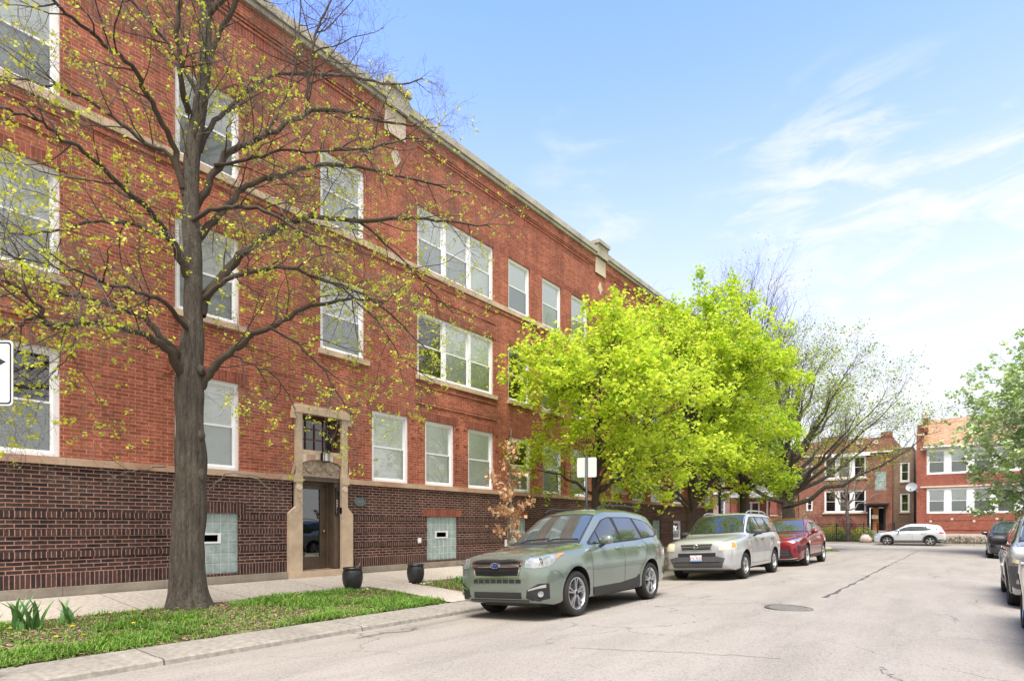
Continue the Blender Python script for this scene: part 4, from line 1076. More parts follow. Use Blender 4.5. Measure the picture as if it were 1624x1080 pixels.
    def mirror(s, x, z, y, m, big=1.0, base=BLACKP):
        z = s.T(z)
        for sg in (-1, 1):
            mb = MB(); c = Vector((x, sg * (y + .10 * big), z + .05))
            vs = []; K = 12; L_ = 8
            for i in range(L_ + 1):
                t = math.pi * i / L_
                for k in range(K):
                    a = 2 * math.pi * k / K
                    ex = abs(math.cos(t)) ** .6 * (1 if math.cos(t) > 0 else -1)
                    px = math.sin(t) ** .6 * math.cos(a); pz = math.sin(t) ** .6 * math.sin(a)
                    vs.append(c + Vector(((px * .075 + .02) * big, ex * .115 * big * sg, pz * .078 * big)))
            fs = [(i * K + k, i * K + (k + 1) % K, (i + 1) * K + (k + 1) % K, (i + 1) * K + k) for i in range(L_) for k in range(K)]
            mb.raw(vs, fs, m, True)
            mb.tube([(x + .02, sg * (y - .06), z - .07), (x + .01, sg * (y + .05), z - .02), (x + .01, sg * (y + .10 * big), z + .01)], .028, base, 8)
            o = s.fin(mb, 'side_mirror')
            g = MB(); q = .06 * big
            g.raw([(x + .088 * big, sg * (y + .02), z), (x + .088 * big, sg * (y + .18 * big), z), (x + .088 * big, sg * (y + .18 * big), z + .1), (x + .088 * big, sg * (y + .02), z + .1)], [(0, 1, 2, 3)], CHROME)
            s.fin(g, 'mirror_glass', o)
    def rails(s, x0, x1, y0, y1, h, m, z0=None):
        for sg in (-1, 1):
            mb = MB(); pts = []
            for i in range(13):
                t = i / 12; x = x0 + (x1 - x0) * t; p = s.snap((x, sg * (y0 + (y1 - y0) * t), 2.2), 0)
                e = min(1, min(t, 1 - t) * 7); pts.append((x, sg * (y0 + (y1 - y0) * t), p.z + .012 + h * math.sin(e * math.pi / 2)))
            mb.tube(pts, .017, m, 8); s.fin(mb, 'roof_rail')
    def handles(s, xs, z, y, m):
        for x in xs:
            for sg in (-1, 1):
                mb = MB(); p = s.snap((x, sg * y, z), 0); z_ = z; z = p.z
                mb.tube([(x - .10, p.y + sg * .0, z), (x - .085, p.y + sg * .028, z + .004), (x, p.y + sg * .038, z + .006), (x + .085, p.y + sg * .028, z + .006), (x + .10, p.y, z + .004)], [.013, .014, .014, .014, .013], m, 8)
                mb.lathe([(.052, .0), (.0, .002)], BLACKP, 14, center=(x, 0, z), axis='y') if False else None
                s.fin(mb, 'door_handle'); z = z_
    def ctext(s, text, size, m, pos, parent, front=True, ex=.001):
        # reading correctly when seen from the front (looking along +x)
        M = Matrix.Translation(Vector(pos) + s.off) @ Matrix(((0, 0, -1, 0), (-1, 0, 0, 0), (0, 1, 0, 0), (0, 0, 0, 1)))
        return text_mesh('lettering', text, size, m, parent, M, ex)
    def arch_trim(s, m, w=.05, off=.006, rear=True):
        sp = s.sp
        for ax in sp['axles']:
            for sg in (-1, 1):
                mb = MB(); A = []; B = []
                for k in range(25):
                    a = math.pi * (-0.12 + 1.24 * k / 24); r0 = sp['arch'] + .002; zc = sp['wr'] + .02
                    A.append((ax + (r0 + w) * math.cos(a), sg * .9, zc + (r0 + w) * math.sin(a))); B.append((ax + r0 * math.cos(a), sg * .9, zc + r0 * math.sin(a)))
                vs = []; fs = []
                for p, q in zip(A, B):
                    for t in (0, .5, 1.0):
                        u = s.snap(Vector(p).lerp(Vector(q), t), off + .006 * math.sin(math.pi * t)); vs.append(u)
                    vs.append(Vector((q[0], vs[-1].y - sg * .05, q[2])))
                for k in range(24):
                    for e in range(3): fs.append((k * 4 + e, k * 4 + e + 1, (k + 1) * 4 + e + 1, (k + 1) * 4 + e))
                mb.raw(vs, fs, m, True); s.fin(mb, 'arch_trim')

def side(pts, y=.85): return [(x, y, z) for x, z in pts]

# --- sage green crossover, nearest
SAGE = paint('sage_green_paint', (.215, .262, .228), .6, .22)
spA = dict(zmap=[(0, 0), (.3, .3), (.5, .565), (.7, .80), (.85, .96), (1.05, 1.105), (1.7, 1.775), (3, 3.07)], L=4.60, axles=(.90, 3.60), wr=.352, track=1.56, arch=.405,
    top=[(0, .74), (.03, .84), (.09, .90), (.3, .965), (.7, 1.02), (1.1, 1.065), (1.24, 1.085), (1.6, 1.32), (2.02, 1.585), (2.3, 1.66), (2.7, 1.695), (3.3, 1.69), (3.9, 1.65), (4.2, 1.60), (4.32, 1.50), (4.5, 1.12), (4.57, 1.0), (4.6, .8)],
    edge=[(0, .72), (.03, .80), (.09, .86), (.3, .915), (.7, .975), (1.1, 1.03), (1.3, 1.065), (1.7, 1.31), (2.1, 1.535), (2.4, 1.60), (3.3, 1.615), (3.9, 1.575), (4.2, 1.52), (4.34, 1.40), (4.5, 1.08), (4.57, .98), (4.6, .79)],
    wtop=[(0, .52), (.1, .62), (.4, .70), (1.2, .755), (1.6, .70), (2.1, .625), (2.6, .61), (3.9, .60), (4.25, .60), (4.5, .68), (4.6, .6)],
    belt=[(0, .69), (.03, .76), (.09, .81), (.3, .86), (.8, .93), (1.3, .985), (2.2, 1.02), (3.4, 1.06), (4.2, 1.09), (4.45, 1.03), (4.57, .95), (4.6, .75)],
    wmax=[(0, .58), (.012, .64), (.03, .69), (.06, .755), (.12, .815), (.2, .855), (.35, .88), (.6, .89), (1, .895), (3.8, .895), (4.15, .875), (4.4, .83), (4.52, .79), (4.57, .75), (4.6, .66)],
    zb=[(0, .36), (.06, .27), (.3, .22), (.6, .24), (4.0, .25), (4.35, .32), (4.6, .46)])
A = Car('crossover_car', 'sage green crossover car with roof rails, nearest parked at the left curb', 'car', spA, SAGE, (-5.68, 9.13, .008), R(90) + R(.5), -.055, 'cars parked along the left curb')
A.underside(); A.wheels('double', .245, tw=.225)
# side glazing
mb = MB()
for sg in (-1, 1):
    f = lambda L_: [(x, sg * .8, z) for x, z in L_]
    A.patch(mb, f([(1.42, 1.10), (1.78, 1.33), (2.12, 1.525), (2.4, 1.575), (3.2, 1.585), (3.75, 1.545), (4.02, 1.44), (4.2, 1.24)]), f([(1.42, 1.035), (2.2, 1.045), (3.2, 1.08), (4.0, 1.13), (4.2, 1.2)]), BLACKP, .004, 30, 6)
A.fin(mb, 'window_trim')
for top, bot in (([(1.50, 1.11), (1.76, 1.285)], [(1.50, 1.055), (1.76, 1.06)]),
                 ([(1.80, 1.31), (2.14, 1.505), (2.36, 1.548), (2.42, 1.55)], [(1.80, 1.06), (2.52, 1.07)]),
                 ([(2.56, 1.555), (3.2, 1.560), (3.24, 1.558)], [(2.58, 1.075), (3.34, 1.105)]),
                 ([(3.34, 1.55), (3.74, 1.515), (3.96, 1.42), (4.08, 1.27)], [(3.42, 1.115), (3.98, 1.15), (4.08, 1.2)])):
    for sg in (-1, 1):
        g = MB(); A.patch(g, [(x, sg * .8, z) for x, z in top], [(x, sg * .8, z) for x, z in bot], CARGL, .008, 10, 6); A.fin(g, 'side_window')
yy = [-.70, -.5, -.25, 0, .25, .5, .70]
g = MB(); A.patch(g, [(2.06 - .04 * (1 - (y / .7) ** 2), y * .86, 1.60) for y in yy], [(1.28 - .10 * (1 - (y / .7) ** 2), y * 1.03, 1.08) for y in yy], BLACKP, .004, 20, 10); A.fin(g, 'windshield_trim')
g = MB(); A.patch(g, [(2.0 - .04 * (1 - (y / .7) ** 2), y * .82, 1.575) for y in yy], [(1.34 - .09 * (1 - (y / .7) ** 2), y * .97, 1.125) for y in yy], CARGL2, .007, 20, 10); ws = A.fin(g, 'windshield')
g = MB()
for q in (-.1, .45):
    g.tube([A.snap((1.28, q, 1.10), .02), A.snap((1.33, q - .1, 1.14), .02), A.snap((1.37, q - .55, 1.12), .02)], .009, BLACKP, 5)
A.fin(g, 'wiper')
g = MB(); A.patch(g, [(4.33, y * .8, 1.47) for y in yy], [(4.47, y * .95, 1.14) for y in yy], CARGL, .006); A.fin(g, 'rear_window')
# seams
g = MB()
for sg in (-1, 1):
    for pl in ([(1.42, .34), (1.40, .6), (1.38, .9), (1.40, 1.03)], [(2.52, .34), (2.54, .7), (2.54, 1.06)], [(3.36, 1.11), (3.50, .95), (3.40, .72), (3.18, .55), (3.10, .36)], [(1.42, .345), (3.1, .36)]):
        A.seam(g, [(x, sg * .88, z) for x, z in pl], .007)
    A.seam(g, [(.10, sg * .60, .88), (.4, sg * .73, .93), (1.0, sg * .77, 1.02), (1.30, sg * .78, 1.06)], .007)
    A.seam(g, [(.30, sg * .84, .66), (.42, sg * .86, .62), (.50, sg * .88, .55)], .005)
A.fin(g, 'panel_gap')
A.bothsides('headlight', [(.055, .55, .805), (.14, .70, .84), (.32, .79, .87), (.60, .85, .895)], [(.03, .54, .70), (.09, .68, .68), (.22, .79, .70), (.56, .86, .87)], LAMP, .007, 16, 7)
A.bothsides('indicator', [(.44, .84, .885), (.60, .85, .893)], [(.38, .84, .80), (.57, .86, .87)], AMBER, .011, 5, 4)
for sg in (-1, 1):
    g = MB(); c = A.snap((.16, sg * .72, .76), .012)
    g.lathe([(.05, -.01), (.055, -.018), (.045, -.02), (.03, -.012), (0, -.022)], CHROME, 16); 
    for j in range(len(g.v)):
        x, y, z = g.v[j]; g.v[j] = (c.x + z * .6, c.y + x * .9 , c.z + y)
    A.fin(g, 'headlight_reflector')
# grille
g = MB(); gy = [-.50, -.3, 0, .3, .50]
A.patch(g, [(.02, y, .835 - (.03 if abs(y) > .4 else 0)) for y in gy], [(.0, y * .86, .575) for y in gy], CHROME, .006, 14, 6); gr = A.fin(g, 'grille_surround')
g = MB(); A.patch(g, [(.02, y * .93, .815 - (.03 if abs(y) > .4 else 0)) for y in gy], [(.0, y * .80, .60) for y in gy], BLACKP, .011, 14, 6)
A.fin(g, 'grille', gr)
g = MB()
for z in (.785, .665, .635, .61):
    g.tube([A.snap((0, -.42, z), .02), A.snap((0, 0, z - .012), .022), A.snap((0, .42, z), .02)], .006, DARKALLOY, 5)
A.patch(g, [(.0, y * .92, .745) for y in gy], [(.0, y * .92 , .712 - (0 if abs(y) > .2 else .0)) for y in gy], CHROME, .026, 14, 2)
for q in range(-6, 7):
    for z0, z1 in ((.60, .70), (.755, .80)):
        y_ = q * .062; g.tube([A.snap((0, y_ * (.82 if z0 < .7 else .95), z0), .017), A.snap((0, y_ * .95, z1), .017)], .004, DARKALLOY, 4)
A.fin(g, 'grille_bar', gr)
def oval(s, c, ry, rz, m, m2, parent, name='emblem'):
    g = MB(); q = s.snap(c, 0); x = q.x; c = (c[0], c[1], q.z)
    K = 20; e = lambda a, b, d: [(x - d, c[1] + a * math.cos(t), c[2] + b * math.sin(t)) for t in [k * 2 * math.pi / K for k in range(K)]]
    g.raw(e(ry, rz, 0) + e(ry, rz, .035), [(i, (i + 1) % K, (i + 1) % K + K, i + K) for i in range(K)] + [tuple(range(K, 2 * K))], m)
    g.raw(e(ry * .88, rz * .82, .037), [tuple(range(K))], m2); return s.fin(g, name, parent), x - .039
BLUEE = mat('blue_enamel', (.012, .03, .16), .2, coat=1.0)
em, ex = oval(A, (0, 0, .735), .085, .045, CHROME, BLUEE, gr)
g = MB()
for (y, z, q) in ((.045, .012, .016), (-.005, .02, .009), (-.03, .005, .009), (.0, -.015, .009), (-.045, -.012, .008), (.03, -.018, .008)):
    g.raw([(ex, y + q * 1.1 * math.cos(t) * (1 if k % 2 else .35), z + A.T(.735) + q * math.sin(t) * (1 if k % 2 else .35)) for k, t in [(k, k * math.pi / 4) for k in range(8)]], [tuple(range(8))], CHROME)
A.fin(g, 'emblem_stars', em)
# lower intakes
g = MB(); A.patch(g, [(.0, y * .92, .555) for y in gy], [(.0, y * .92, .505) for y in gy], BLACKP, .006, 12, 2)
for q in range(7): 
    c = A.snap((0, -.36 + q * .12, .53), .010); g.box((c.x - .004, c.y - .006, A.T(.505)), (c.x + .01, c.y + .006, A.T(.555)), SAGE)
A.fin(g, 'upper_intake')
g = MB(); A.patch(g, [(.0, y * .92, .40) for y in gy], [(.0, y * .92, .325) for y in gy], BLACKP, .007, 12, 3); A.fin(g, 'lower_intake')
g = MB(); A.patch(g, [(.0, y * 1.15, .30) for y in gy], [(.03, y * 1.15, .262) for y in gy], GREYP, .010, 12, 2); A.fin(g, 'skid_strip')
fo = A.bothsides('fog_lamp_housing', [(.03, .56, .43), (.10, .72, .50), (.20, .80, .50)], [(.06, .54, .36), (.11, .70, .315), (.22, .80, .33)], BLACKP, .007, 10, 5)
for i, sg in enumerate((-1, 1)):
    g = MB(); A.patch(g, [(.04, sg * .58, .435), (.10, sg * .72, .475), (.16, sg * .77, .49)], [(.04, sg * .58, .418), (.10, sg * .72, .45), (.16, sg * .77, .455)], CHROME, .012, 8, 1); A.fin(g, 'chrome_bar', fo[i])
    c = A.snap((.12, sg * .73, .385), .012); g = MB(); g.lathe([(.045, .0), (.042, -.01), (.03, -.004), (0, -.008)], LAMP, 14)
    for j in range(len(g.v)):
        x, y, z = g.v[j]; g.v[j] = (c.x + z - .004 + abs(x) * 0 + sg * x * .5, c.y + x * .8, c.z + y)
    A.fin(g, 'fog_lamp', fo[i])
A.bothsides('rocker_cladding', side([(1.42, .375), (2.4, .38), (3.02, .42), (3.12, .47)], .88), side([(1.42, .26), (2.4, .26), (3.12, .27)], .86), BLACKP, .012, 14, 4)
for ax, dx in ((.90, .43), (3.60, .43)):
    for sg in (-1, 1):
        g = MB(); g.box((ax + dx - .02, sg * .70 - .10, .17), (ax + dx + .0, sg * .70 + .14, .50), BLACKP); A.fin(g, 'mud_flap')
A.bothsides('tail_light', [(4.36, .82, 1.06), (4.50, .78, 1.06), (4.57, .62, 1.03)], [(4.40, .86, .90), (4.52, .80, .88), (4.585, .62, .88)], REDL, .007, 8, 5)
A.mirror(1.72, 1.06, .87, SAGE); A.handles((2.36, 3.24), .93, .88, SAGE)
A.rails(2.18, 4.0, .55, .54, .055, DARKALLOY)
g = MB(); g.box((.55 + 0, -.02, 0), (.56, .02, .01), BLACKP) if False else None
g.raw([A.snap((3.95, .03, 1.7), 0), A.snap((3.95, -.03, 1.7), 0), A.snap((4.12, 0, 1.66), 0), tuple(A.snap((4.1, 0, 1.7), .05))], [(0, 1, 3), (1, 2, 3), (2, 0, 3)], SAGE); A.fin(g, 'antenna')
g = MB(); A.patch(g, [(4.6, y * .9, .62) for y in yy], [(4.6, y * .9, .48) for y in yy], BLACKP, .008); A.fin(g, 'rear_bumper')

# --- silver SUV with plate
SILV = paint('silver_paint', (.50, .51, .52), .5, .3)
spB = dict(zmap=[(0, 0), (.4, .42), (.95, 1.01), (1.75, 1.83), (3, 3.08)], L=4.77, axles=(.98, 3.68), wr=.355, track=1.68, arch=.41, shoulder=.05,
    top=[(0, .80), (.04, .93), (.1, .99), (.35, 1.05), (.8, 1.09), (1.2, 1.12), (1.34, 1.135), (1.7, 1.42), (2.0, 1.66), (2.2, 1.725), (2.7, 1.75), (3.8, 1.745), (4.3, 1.71), (4.45, 1.66), (4.62, 1.2), (4.70, 1.05), (4.77, .8)],
    edge=[(0, .78), (.04, .90), (.1, .95), (.35, 1.0), (.8, 1.05), (1.2, 1.09), (1.42, 1.13), (1.75, 1.41), (2.05, 1.625), (2.3, 1.68), (3.8, 1.69), (4.3, 1.65), (4.47, 1.58), (4.62, 1.16), (4.7, 1.0), (4.77, .79)],
    wtop=[(0, .60), (.1, .70), (.4, .76), (1.3, .83), (1.7, .78), (2.1, .715), (2.6, .70), (4.2, .69), (4.45, .70), (4.65, .78), (4.77, .68)],
    belt=[(0, .76), (.04, .86), (.1, .90), (.35, .95), (.8, 1.0), (1.3, 1.04), (2.2, 1.08), (4.2, 1.11), (4.6, 1.08), (4.7, .98), (4.77, .78)],
    wmax=[(0, .68), (.012, .74), (.03, .79), (.07, .85), (.14, .90), (.25, .935), (.5, .96), (.9, .975), (3.9, .98), (4.3, .965), (4.55, .92), (4.68, .87), (4.77, .78)],
    zb=[(0, .40), (.08, .30), (.3, .25), (.7, .28), (4.1, .29), (4.5, .36), (4.77, .48)])
B = Car('sport_utility_car', 'silver boxy car with white number plate, parked between the sage green and red cars', 'car', spB, SILV, (-5.60, 17.4, .008), R(90) + R(-.8), -.055, 'cars parked along the left curb')
B.underside(); B.wheels('double', .215, tw=.235, pocket=GREYP)
def glazing(c, dlo_t, dlo_b, panes, wsT, wsB, wT, wB, gm=None, trim=BLACKP, y=.8):
    mb = MB()
    for sg in (-1, 1): c.patch(mb, [(x, sg * y, z) for x, z in dlo_t], [(x, sg * y, z) for x, z in dlo_b], trim, .004, 28, 6)
    c.fin(mb, 'window_trim')
    for t, b in panes:
        for sg in (-1, 1):
            g = MB(); c.patch(g, [(x, sg * y, z) for x, z in t], [(x, sg * y, z) for x, z in b], CARGL, .008, 10, 6); c.fin(g, 'side_window')
    yy = [-1, -.7, -.35, 0, .35, .7, 1]
    g = MB(); c.patch(g, [(wsT[0] + .05 * q * q, q * (wT + .03), wsT[1] + .02) for q in yy], [(wsB[0] - .06 + .10 * q * q, q * (wB + .04), wsB[1] - .03) for q in yy], trim, .004, 20, 10); c.fin(g, 'windshield_trim')
    g = MB(); c.patch(g, [(wsT[0] - .03 + .05 * q * q, q * wT, wsT[1]) for q in yy], [(wsB[0] + .09 * q * q, q * wB, wsB[1]) for q in yy], gm or CARGL2, .007, 20, 10); c.fin(g, 'windshield')
glazing(B, [(1.55, 1.20), (1.85, 1.46), (2.12, 1.62), (2.6, 1.645), (4.2, 1.635), (4.42, 1.56), (4.5, 1.3)], [(1.55, 1.10), (2.5, 1.10), (4.3, 1.14), (4.5, 1.17)],
        [([(1.64, 1.24), (1.9, 1.47), (2.14, 1.595), (2.5, 1.615)], [(1.64, 1.125), (2.62, 1.13)]), ([(2.62, 1.615), (3.3, 1.615)], [(2.70, 1.13), (3.52, 1.145)]), ([(3.40, 1.615), (4.14, 1.605), (4.34, 1.54), (4.4, 1.3)], [(3.60, 1.15), (4.3, 1.17), (4.4, 1.19)])],
        (2.05, 1.66), (1.42, 1.165), .64, .74, gm=CARGL)
g = MB()
for sg in (-1, 1):
    for pl in ([(1.50, .36), (1.48, .7), (1.50, 1.09)], [(2.66, .36), (2.67, .7), (2.66, 1.12)], [(3.56, 1.14), (3.58, .95), (3.42, .72), (3.24, .58), (3.18, .38)], [(1.5, .37), (3.2, .38)]):
        B.seam(g, [(x, sg * .95, z) for x, z in pl], .008)
    B.seam(g, [(.12, sg * .66, .97), (.4, sg * .79, 1.0), (1.0, sg * .85, 1.06), (1.4, sg * .86, 1.1)], .008)
B.fin(g, 'panel_gap')
B.bothsides('headlight', [(.05, .60, .93), (.14, .76, .94), (.36, .86, .955)], [(.02, .60, .74), (.09, .78, .74), (.34, .90, .78)], LAMPY, .008, 12, 7)
B.bothsides('indicator', [(.20, .84, .89), (.33, .87, .90)], [(.14, .84, .79), (.30, .89, .80)], AMBER, .013, 5, 4)
g = MB(); gy = [-.46, -.3, 0, .3, .46]
B.patch(g, [(.02, y, .93) for y in gy], [(.0, y * .90, .75) for y in gy], SILV, .012, 14, 5); gr = B.fin(g, 'grille_surround')
g = MB(); B.patch(g, [(.02, y * .93, .905) for y in gy], [(.0, y * .82, .77) for y in gy], BLACKP, .018, 14, 5); B.fin(g, 'grille', gr)
g = MB()
for z in (.875, .84, .80): g.tube([B.snap((0, -.39, z), .025), B.snap((0, 0, z), .03), B.snap((0, .39, z), .025)], .009, CHROME if z == .84 else GREYP, 6)
B.fin(g, 'grille_bar', gr)
em = MB(); q = B.snap((0, 0, .84), .045)
for a, b in (((-.04, .05), (-.028, -.05)), ((.04, .05), (.028, -.05)), ((-.034, 0), (.034, 0))):
    em.tube([(q.x, a[0], B.T(.84) + a[1]), (q.x, b[0], B.T(.84) + b[1])], .009, CHROME, 6)
K = 12; em.tube([(q.x, .058 * math.cos(t), B.T(.84) + .058 * math.sin(t)) for t in [k * 2 * math.pi / K for k in range(K + 1)]], .006, CHROME, 5)
B.fin(em, 'emblem', gr)
g = MB(); B.patch(g, [(.0, y * 1.1, .69) for y in gy], [(.0, y * 1.1, .60) for y in gy], BLACKP, .008, 12, 2); B.fin(g, 'bumper_slot')
g = MB(); B.patch(g, [(.0, -.74, .55), (0, -.55, .60), (0, 0, .60), (0, .55, .60), (0, .74, .55)], [(.0, -.70, .47), (0, -.5, .49), (0, 0, .49), (0, .5, .49), (0, .70, .47)], GREYP, .022, 14, 3); B.fin(g, 'bumper_insert')
g = MB(); B.patch(g, [(.0, y * 1.5, .47) for y in gy], [(.05, y * 1.4, .33) for y in gy], GREYP, .012, 14, 3)
B.patch(g, [(.0, y * 1.3, .475) for y in gy], [(.0, y * 1.3, .455) for y in gy], BLACKP, .024, 14, 1); B.fin(g, 'lower_bumper')
q = B.snap((0, 0, .56), .05)
g = MB(); PLT = mat('plate_white', (.72, .74, .76), .4); g.box((q.x - .004, -.155, .52), (q.x, .155, .675), PLT); pl = B.fin(g, 'number_plate')
g = MB(); g.box((q.x - .0055, -.15, .525), (q.x - .0042, .15, .552), mat('plate_blue', (.10, .30, .62), .4)); B.fin(g, 'plate_band', pl)
B.ctext('E76 4530', .085, mat('plate_red', (.35, .03, .04), .4), (q.x - .005, 0, .592), pl); B.ctext('Illinois', .03, mat('plate_ink_blue', (.05, .12, .40), .4), (q.x - .005, 0, .655), pl)
B.bothsides('tail_light', [(4.52, .86, 1.5), (4.6, .8, 1.3)], [(4.6, .90, 1.0), (4.7, .82, .95)], REDL, .008, 5, 6)
B.mirror(1.84, 1.12, .95, GREYP); B.handles((2.5, 3.42), .97, .96, BLACKP); B.rails(2.3, 4.2, .62, .61, .045, SILV)

# --- red crossover
REDP = paint('dark_red_paint', (.22, .008, .018), .4, .22)
spC = dict(zmap=[(0, 0), (.5, .52), (1, 1.05), (1.7, 1.76), (3, 3.06)], L=4.95, axles=(1.0, 3.85), wr=.375, track=1.66, arch=.43,
    top=[(0, .72), (.04, .85), (.1, .92), (.35, 1.0), (.9, 1.08), (1.3, 1.12), (1.42, 1.14), (1.8, 1.38), (2.2, 1.60), (2.5, 1.68), (3.0, 1.71), (3.8, 1.69), (4.3, 1.62), (4.5, 1.56), (4.75, 1.2), (4.88, 1.05), (4.95, .8)],
    edge=[(0, .70), (.04, .82), (.1, .88), (.35, .96), (.9, 1.03), (1.3, 1.08), (1.5, 1.12), (1.85, 1.36), (2.25, 1.55), (2.6, 1.63), (3.8, 1.62), (4.3, 1.54), (4.5, 1.46), (4.75, 1.14), (4.88, 1.0), (4.95, .78)],
    wtop=[(0, .55), (.1, .66), (.4, .74), (1.3, .80), (1.8, .72), (2.3, .65), (2.8, .63), (4.2, .61), (4.5, .62), (4.75, .72), (4.95, .64)],
    belt=[(0, .68), (.04, .78), (.1, .83), (.35, .90), (.9, .98), (1.5, 1.03), (2.4, 1.07), (3.6, 1.10), (4.4, 1.15), (4.7, 1.10), (4.88, .95), (4.95, .75)],
    wmax=[(0, .62), (.012, .68), (.03, .73), (.07, .80), (.14, .86), (.25, .90), (.5, .93), (.9, .955), (3.9, .96), (4.3, .945), (4.65, .89), (4.85, .82), (4.95, .72)],
    zb=[(0, .34), (.08, .25), (.3, .22), (.7, .25), (4.1, .26), (4.6, .36), (4.95, .48)])
Cc = Car('crossover_car', 'dark red crossover car with black mesh intake, parked last before the corner', 'car', spC, REDP, (-5.45, 24.1, .01), R(90), -.055, 'cars parked along the left curb')
Cc.underside(); Cc.wheels('double', .26, tw=.235)
glazing(Cc, [(1.62, 1.19), (1.95, 1.38), (2.3, 1.52), (2.7, 1.58), (3.8, 1.57), (4.3, 1.47), (4.55, 1.25)], [(1.62, 1.10), (2.6, 1.10), (4.0, 1.14), (4.55, 1.2)],
        [([(1.72, 1.22), (2.0, 1.39), (2.34, 1.515), (2.62, 1.55)], [(1.72, 1.12), (2.74, 1.12)]), ([(2.74, 1.555), (3.5, 1.55)], [(2.82, 1.125), (3.72, 1.15)]), ([(3.6, 1.548), (4.0, 1.51), (4.25, 1.44), (4.42, 1.26)], [(3.8, 1.155), (4.3, 1.185), (4.42, 1.2)])],
        (2.2, 1.575), (1.50, 1.17), .60, .72)
Cc.bothsides('headlight', [(.10, .60, .86), (.28, .78, .90), (.62, .88, .96)], [(.06, .60, .80), (.18, .80, .80), (.5, .90, .90)], LAMP, .008, 12, 5)
g = MB(); gy = [-.42, -.25, 0, .25, .42]
Cc.patch(g, [(.02, y, .84) for y in gy], [(.0, y * .6, .66) for y in gy], BLACKP, .008, 12, 5)
for z in (.80, .76, .72): g.tube([Cc.snap((0, -.34, z), .014), Cc.snap((0, 0, z), .016), Cc.snap((0, .34, z), .014)], .007, DARKALLOY, 5)
Cc.fin(g, 'grille')
g = MB(); Cc.patch(g, [(.0, y * 1.3, .58) for y in gy], [(.03, y * 1.65, .34) for y in gy], BLACKP, .009, 12, 5)
for z in (.54, .49, .44, .39): g.tube([Cc.snap((.02, -.55, z), .014), Cc.snap((0, 0, z), .016), Cc.snap((.02, .55, z), .014)], .008, GREYP, 5)
Cc.fin(g, 'lower_intake')
g = MB(); Cc.patch(g, [(.06, y * 1.95, .31) for y in gy], [(.08, y * 1.95, .275) for y in gy], ALLOY, .022, 14, 2); Cc.fin(g, 'skid_strip')
Cc.bothsides('bumper_vent', [(.12, .78, .70), (.30, .87, .68)], [(.12, .80, .46), (.2, .85, .46)], BLACKP, .008, 6, 5)
g = MB()
for sg in (-1, 1):
    for pl in ([(1.56, .34), (1.54, .7), (1.56, 1.09)], [(2.78, .34), (2.79, .7), (2.78, 1.12)], [(3.76, 1.14), (3.74, .95), (3.56, .72), (3.4, .58), (3.36, .38)]):
        Cc.seam(g, [(x, sg * .95, z) for x, z in pl], .008)
    Cc.seam(g, [(.14, sg * .62, .90), (.5, sg * .76, .98), (1.4, sg * .84, 1.09)], .008)
Cc.fin(g, 'panel_gap')
Cc.bothsides('tail_light', [(4.6, .88, 1.08), (4.85, .76, 1.04)], [(4.64, .90, .97), (4.9, .76, .92)], REDL, .008, 6, 4)
Cc.bothsides('rocker_cladding', side([(1.5, .36), (3.4, .38)], .95), side([(1.5, .27), (3.4, .28)], .93), BLACKP, .012, 12, 3)
Cc.mirror(1.92, 1.10, .92, REDP); Cc.handles((2.62, 3.56), .98, .95, REDP)

# --- white-silver crossover across the end of the street (side on)
PEARL = paint('pale_silver_paint', (.58, .60, .62), .35, .3)
def spD(L, W, H, k=1.0):
    h = H; w = W / 2
    return dict(L=L, axles=(L * .197, L * .79), wr=.35, track=W - .28, arch=.40,
        top=[(0, .68), (.04, .80), (.1, .87), (.35, .95), (.9, 1.04), (1.2, 1.08), (1.6, h - .34), (1.95, h - .12), (2.3, h - .02), (2.8, h), (3.4, h - .03), (3.9, h - .09), (L - .3, h - .2), (L - .12, 1.08), (L - .03, .95), (L, .75)],
        edge=[(0, .66), (.04, .77), (.1, .83), (.35, .91), (.9, 1.0), (1.28, 1.06), (1.65, h - .35), (2.0, h - .16), (2.4, h - .085), (3.4, h - .095), (3.9, h - .16), (L - .32, h - .28), (L - .12, 1.04), (L - .03, .93), (L, .74)],
        wtop=[(0, w - .38), (.1, w - .28), (.4, w - .2), (1.2, w - .15), (1.7, w - .22), (2.2, w - .28), (3.8, w - .30), (L - .3, w - .28), (L - .1, w - .2), (L, w - .3)],
        belt=[(0, .64), (.04, .74), (.1, .79), (.35, .86), (.9, .94), (1.4, .99), (2.4, 1.03), (3.4, 1.08), (L - .5, 1.12), (L - .15, 1.0), (L, .72)],
        wmax=[(0, w - .32), (.012, w - .26), (.03, w - .21), (.07, w - .14), (.14, w - .085), (.25, w - .05), (.5, w - .02), (.9, w), (L - .8, w), (L - .4, w - .03), (L - .15, w - .09), (L - .04, w - .15), (L, w - .24)],
        zb=[(0, .34), (.08, .25), (.3, .22), (.7, .25), (L - .8, .26), (L - .3, .36), (L, .46)])
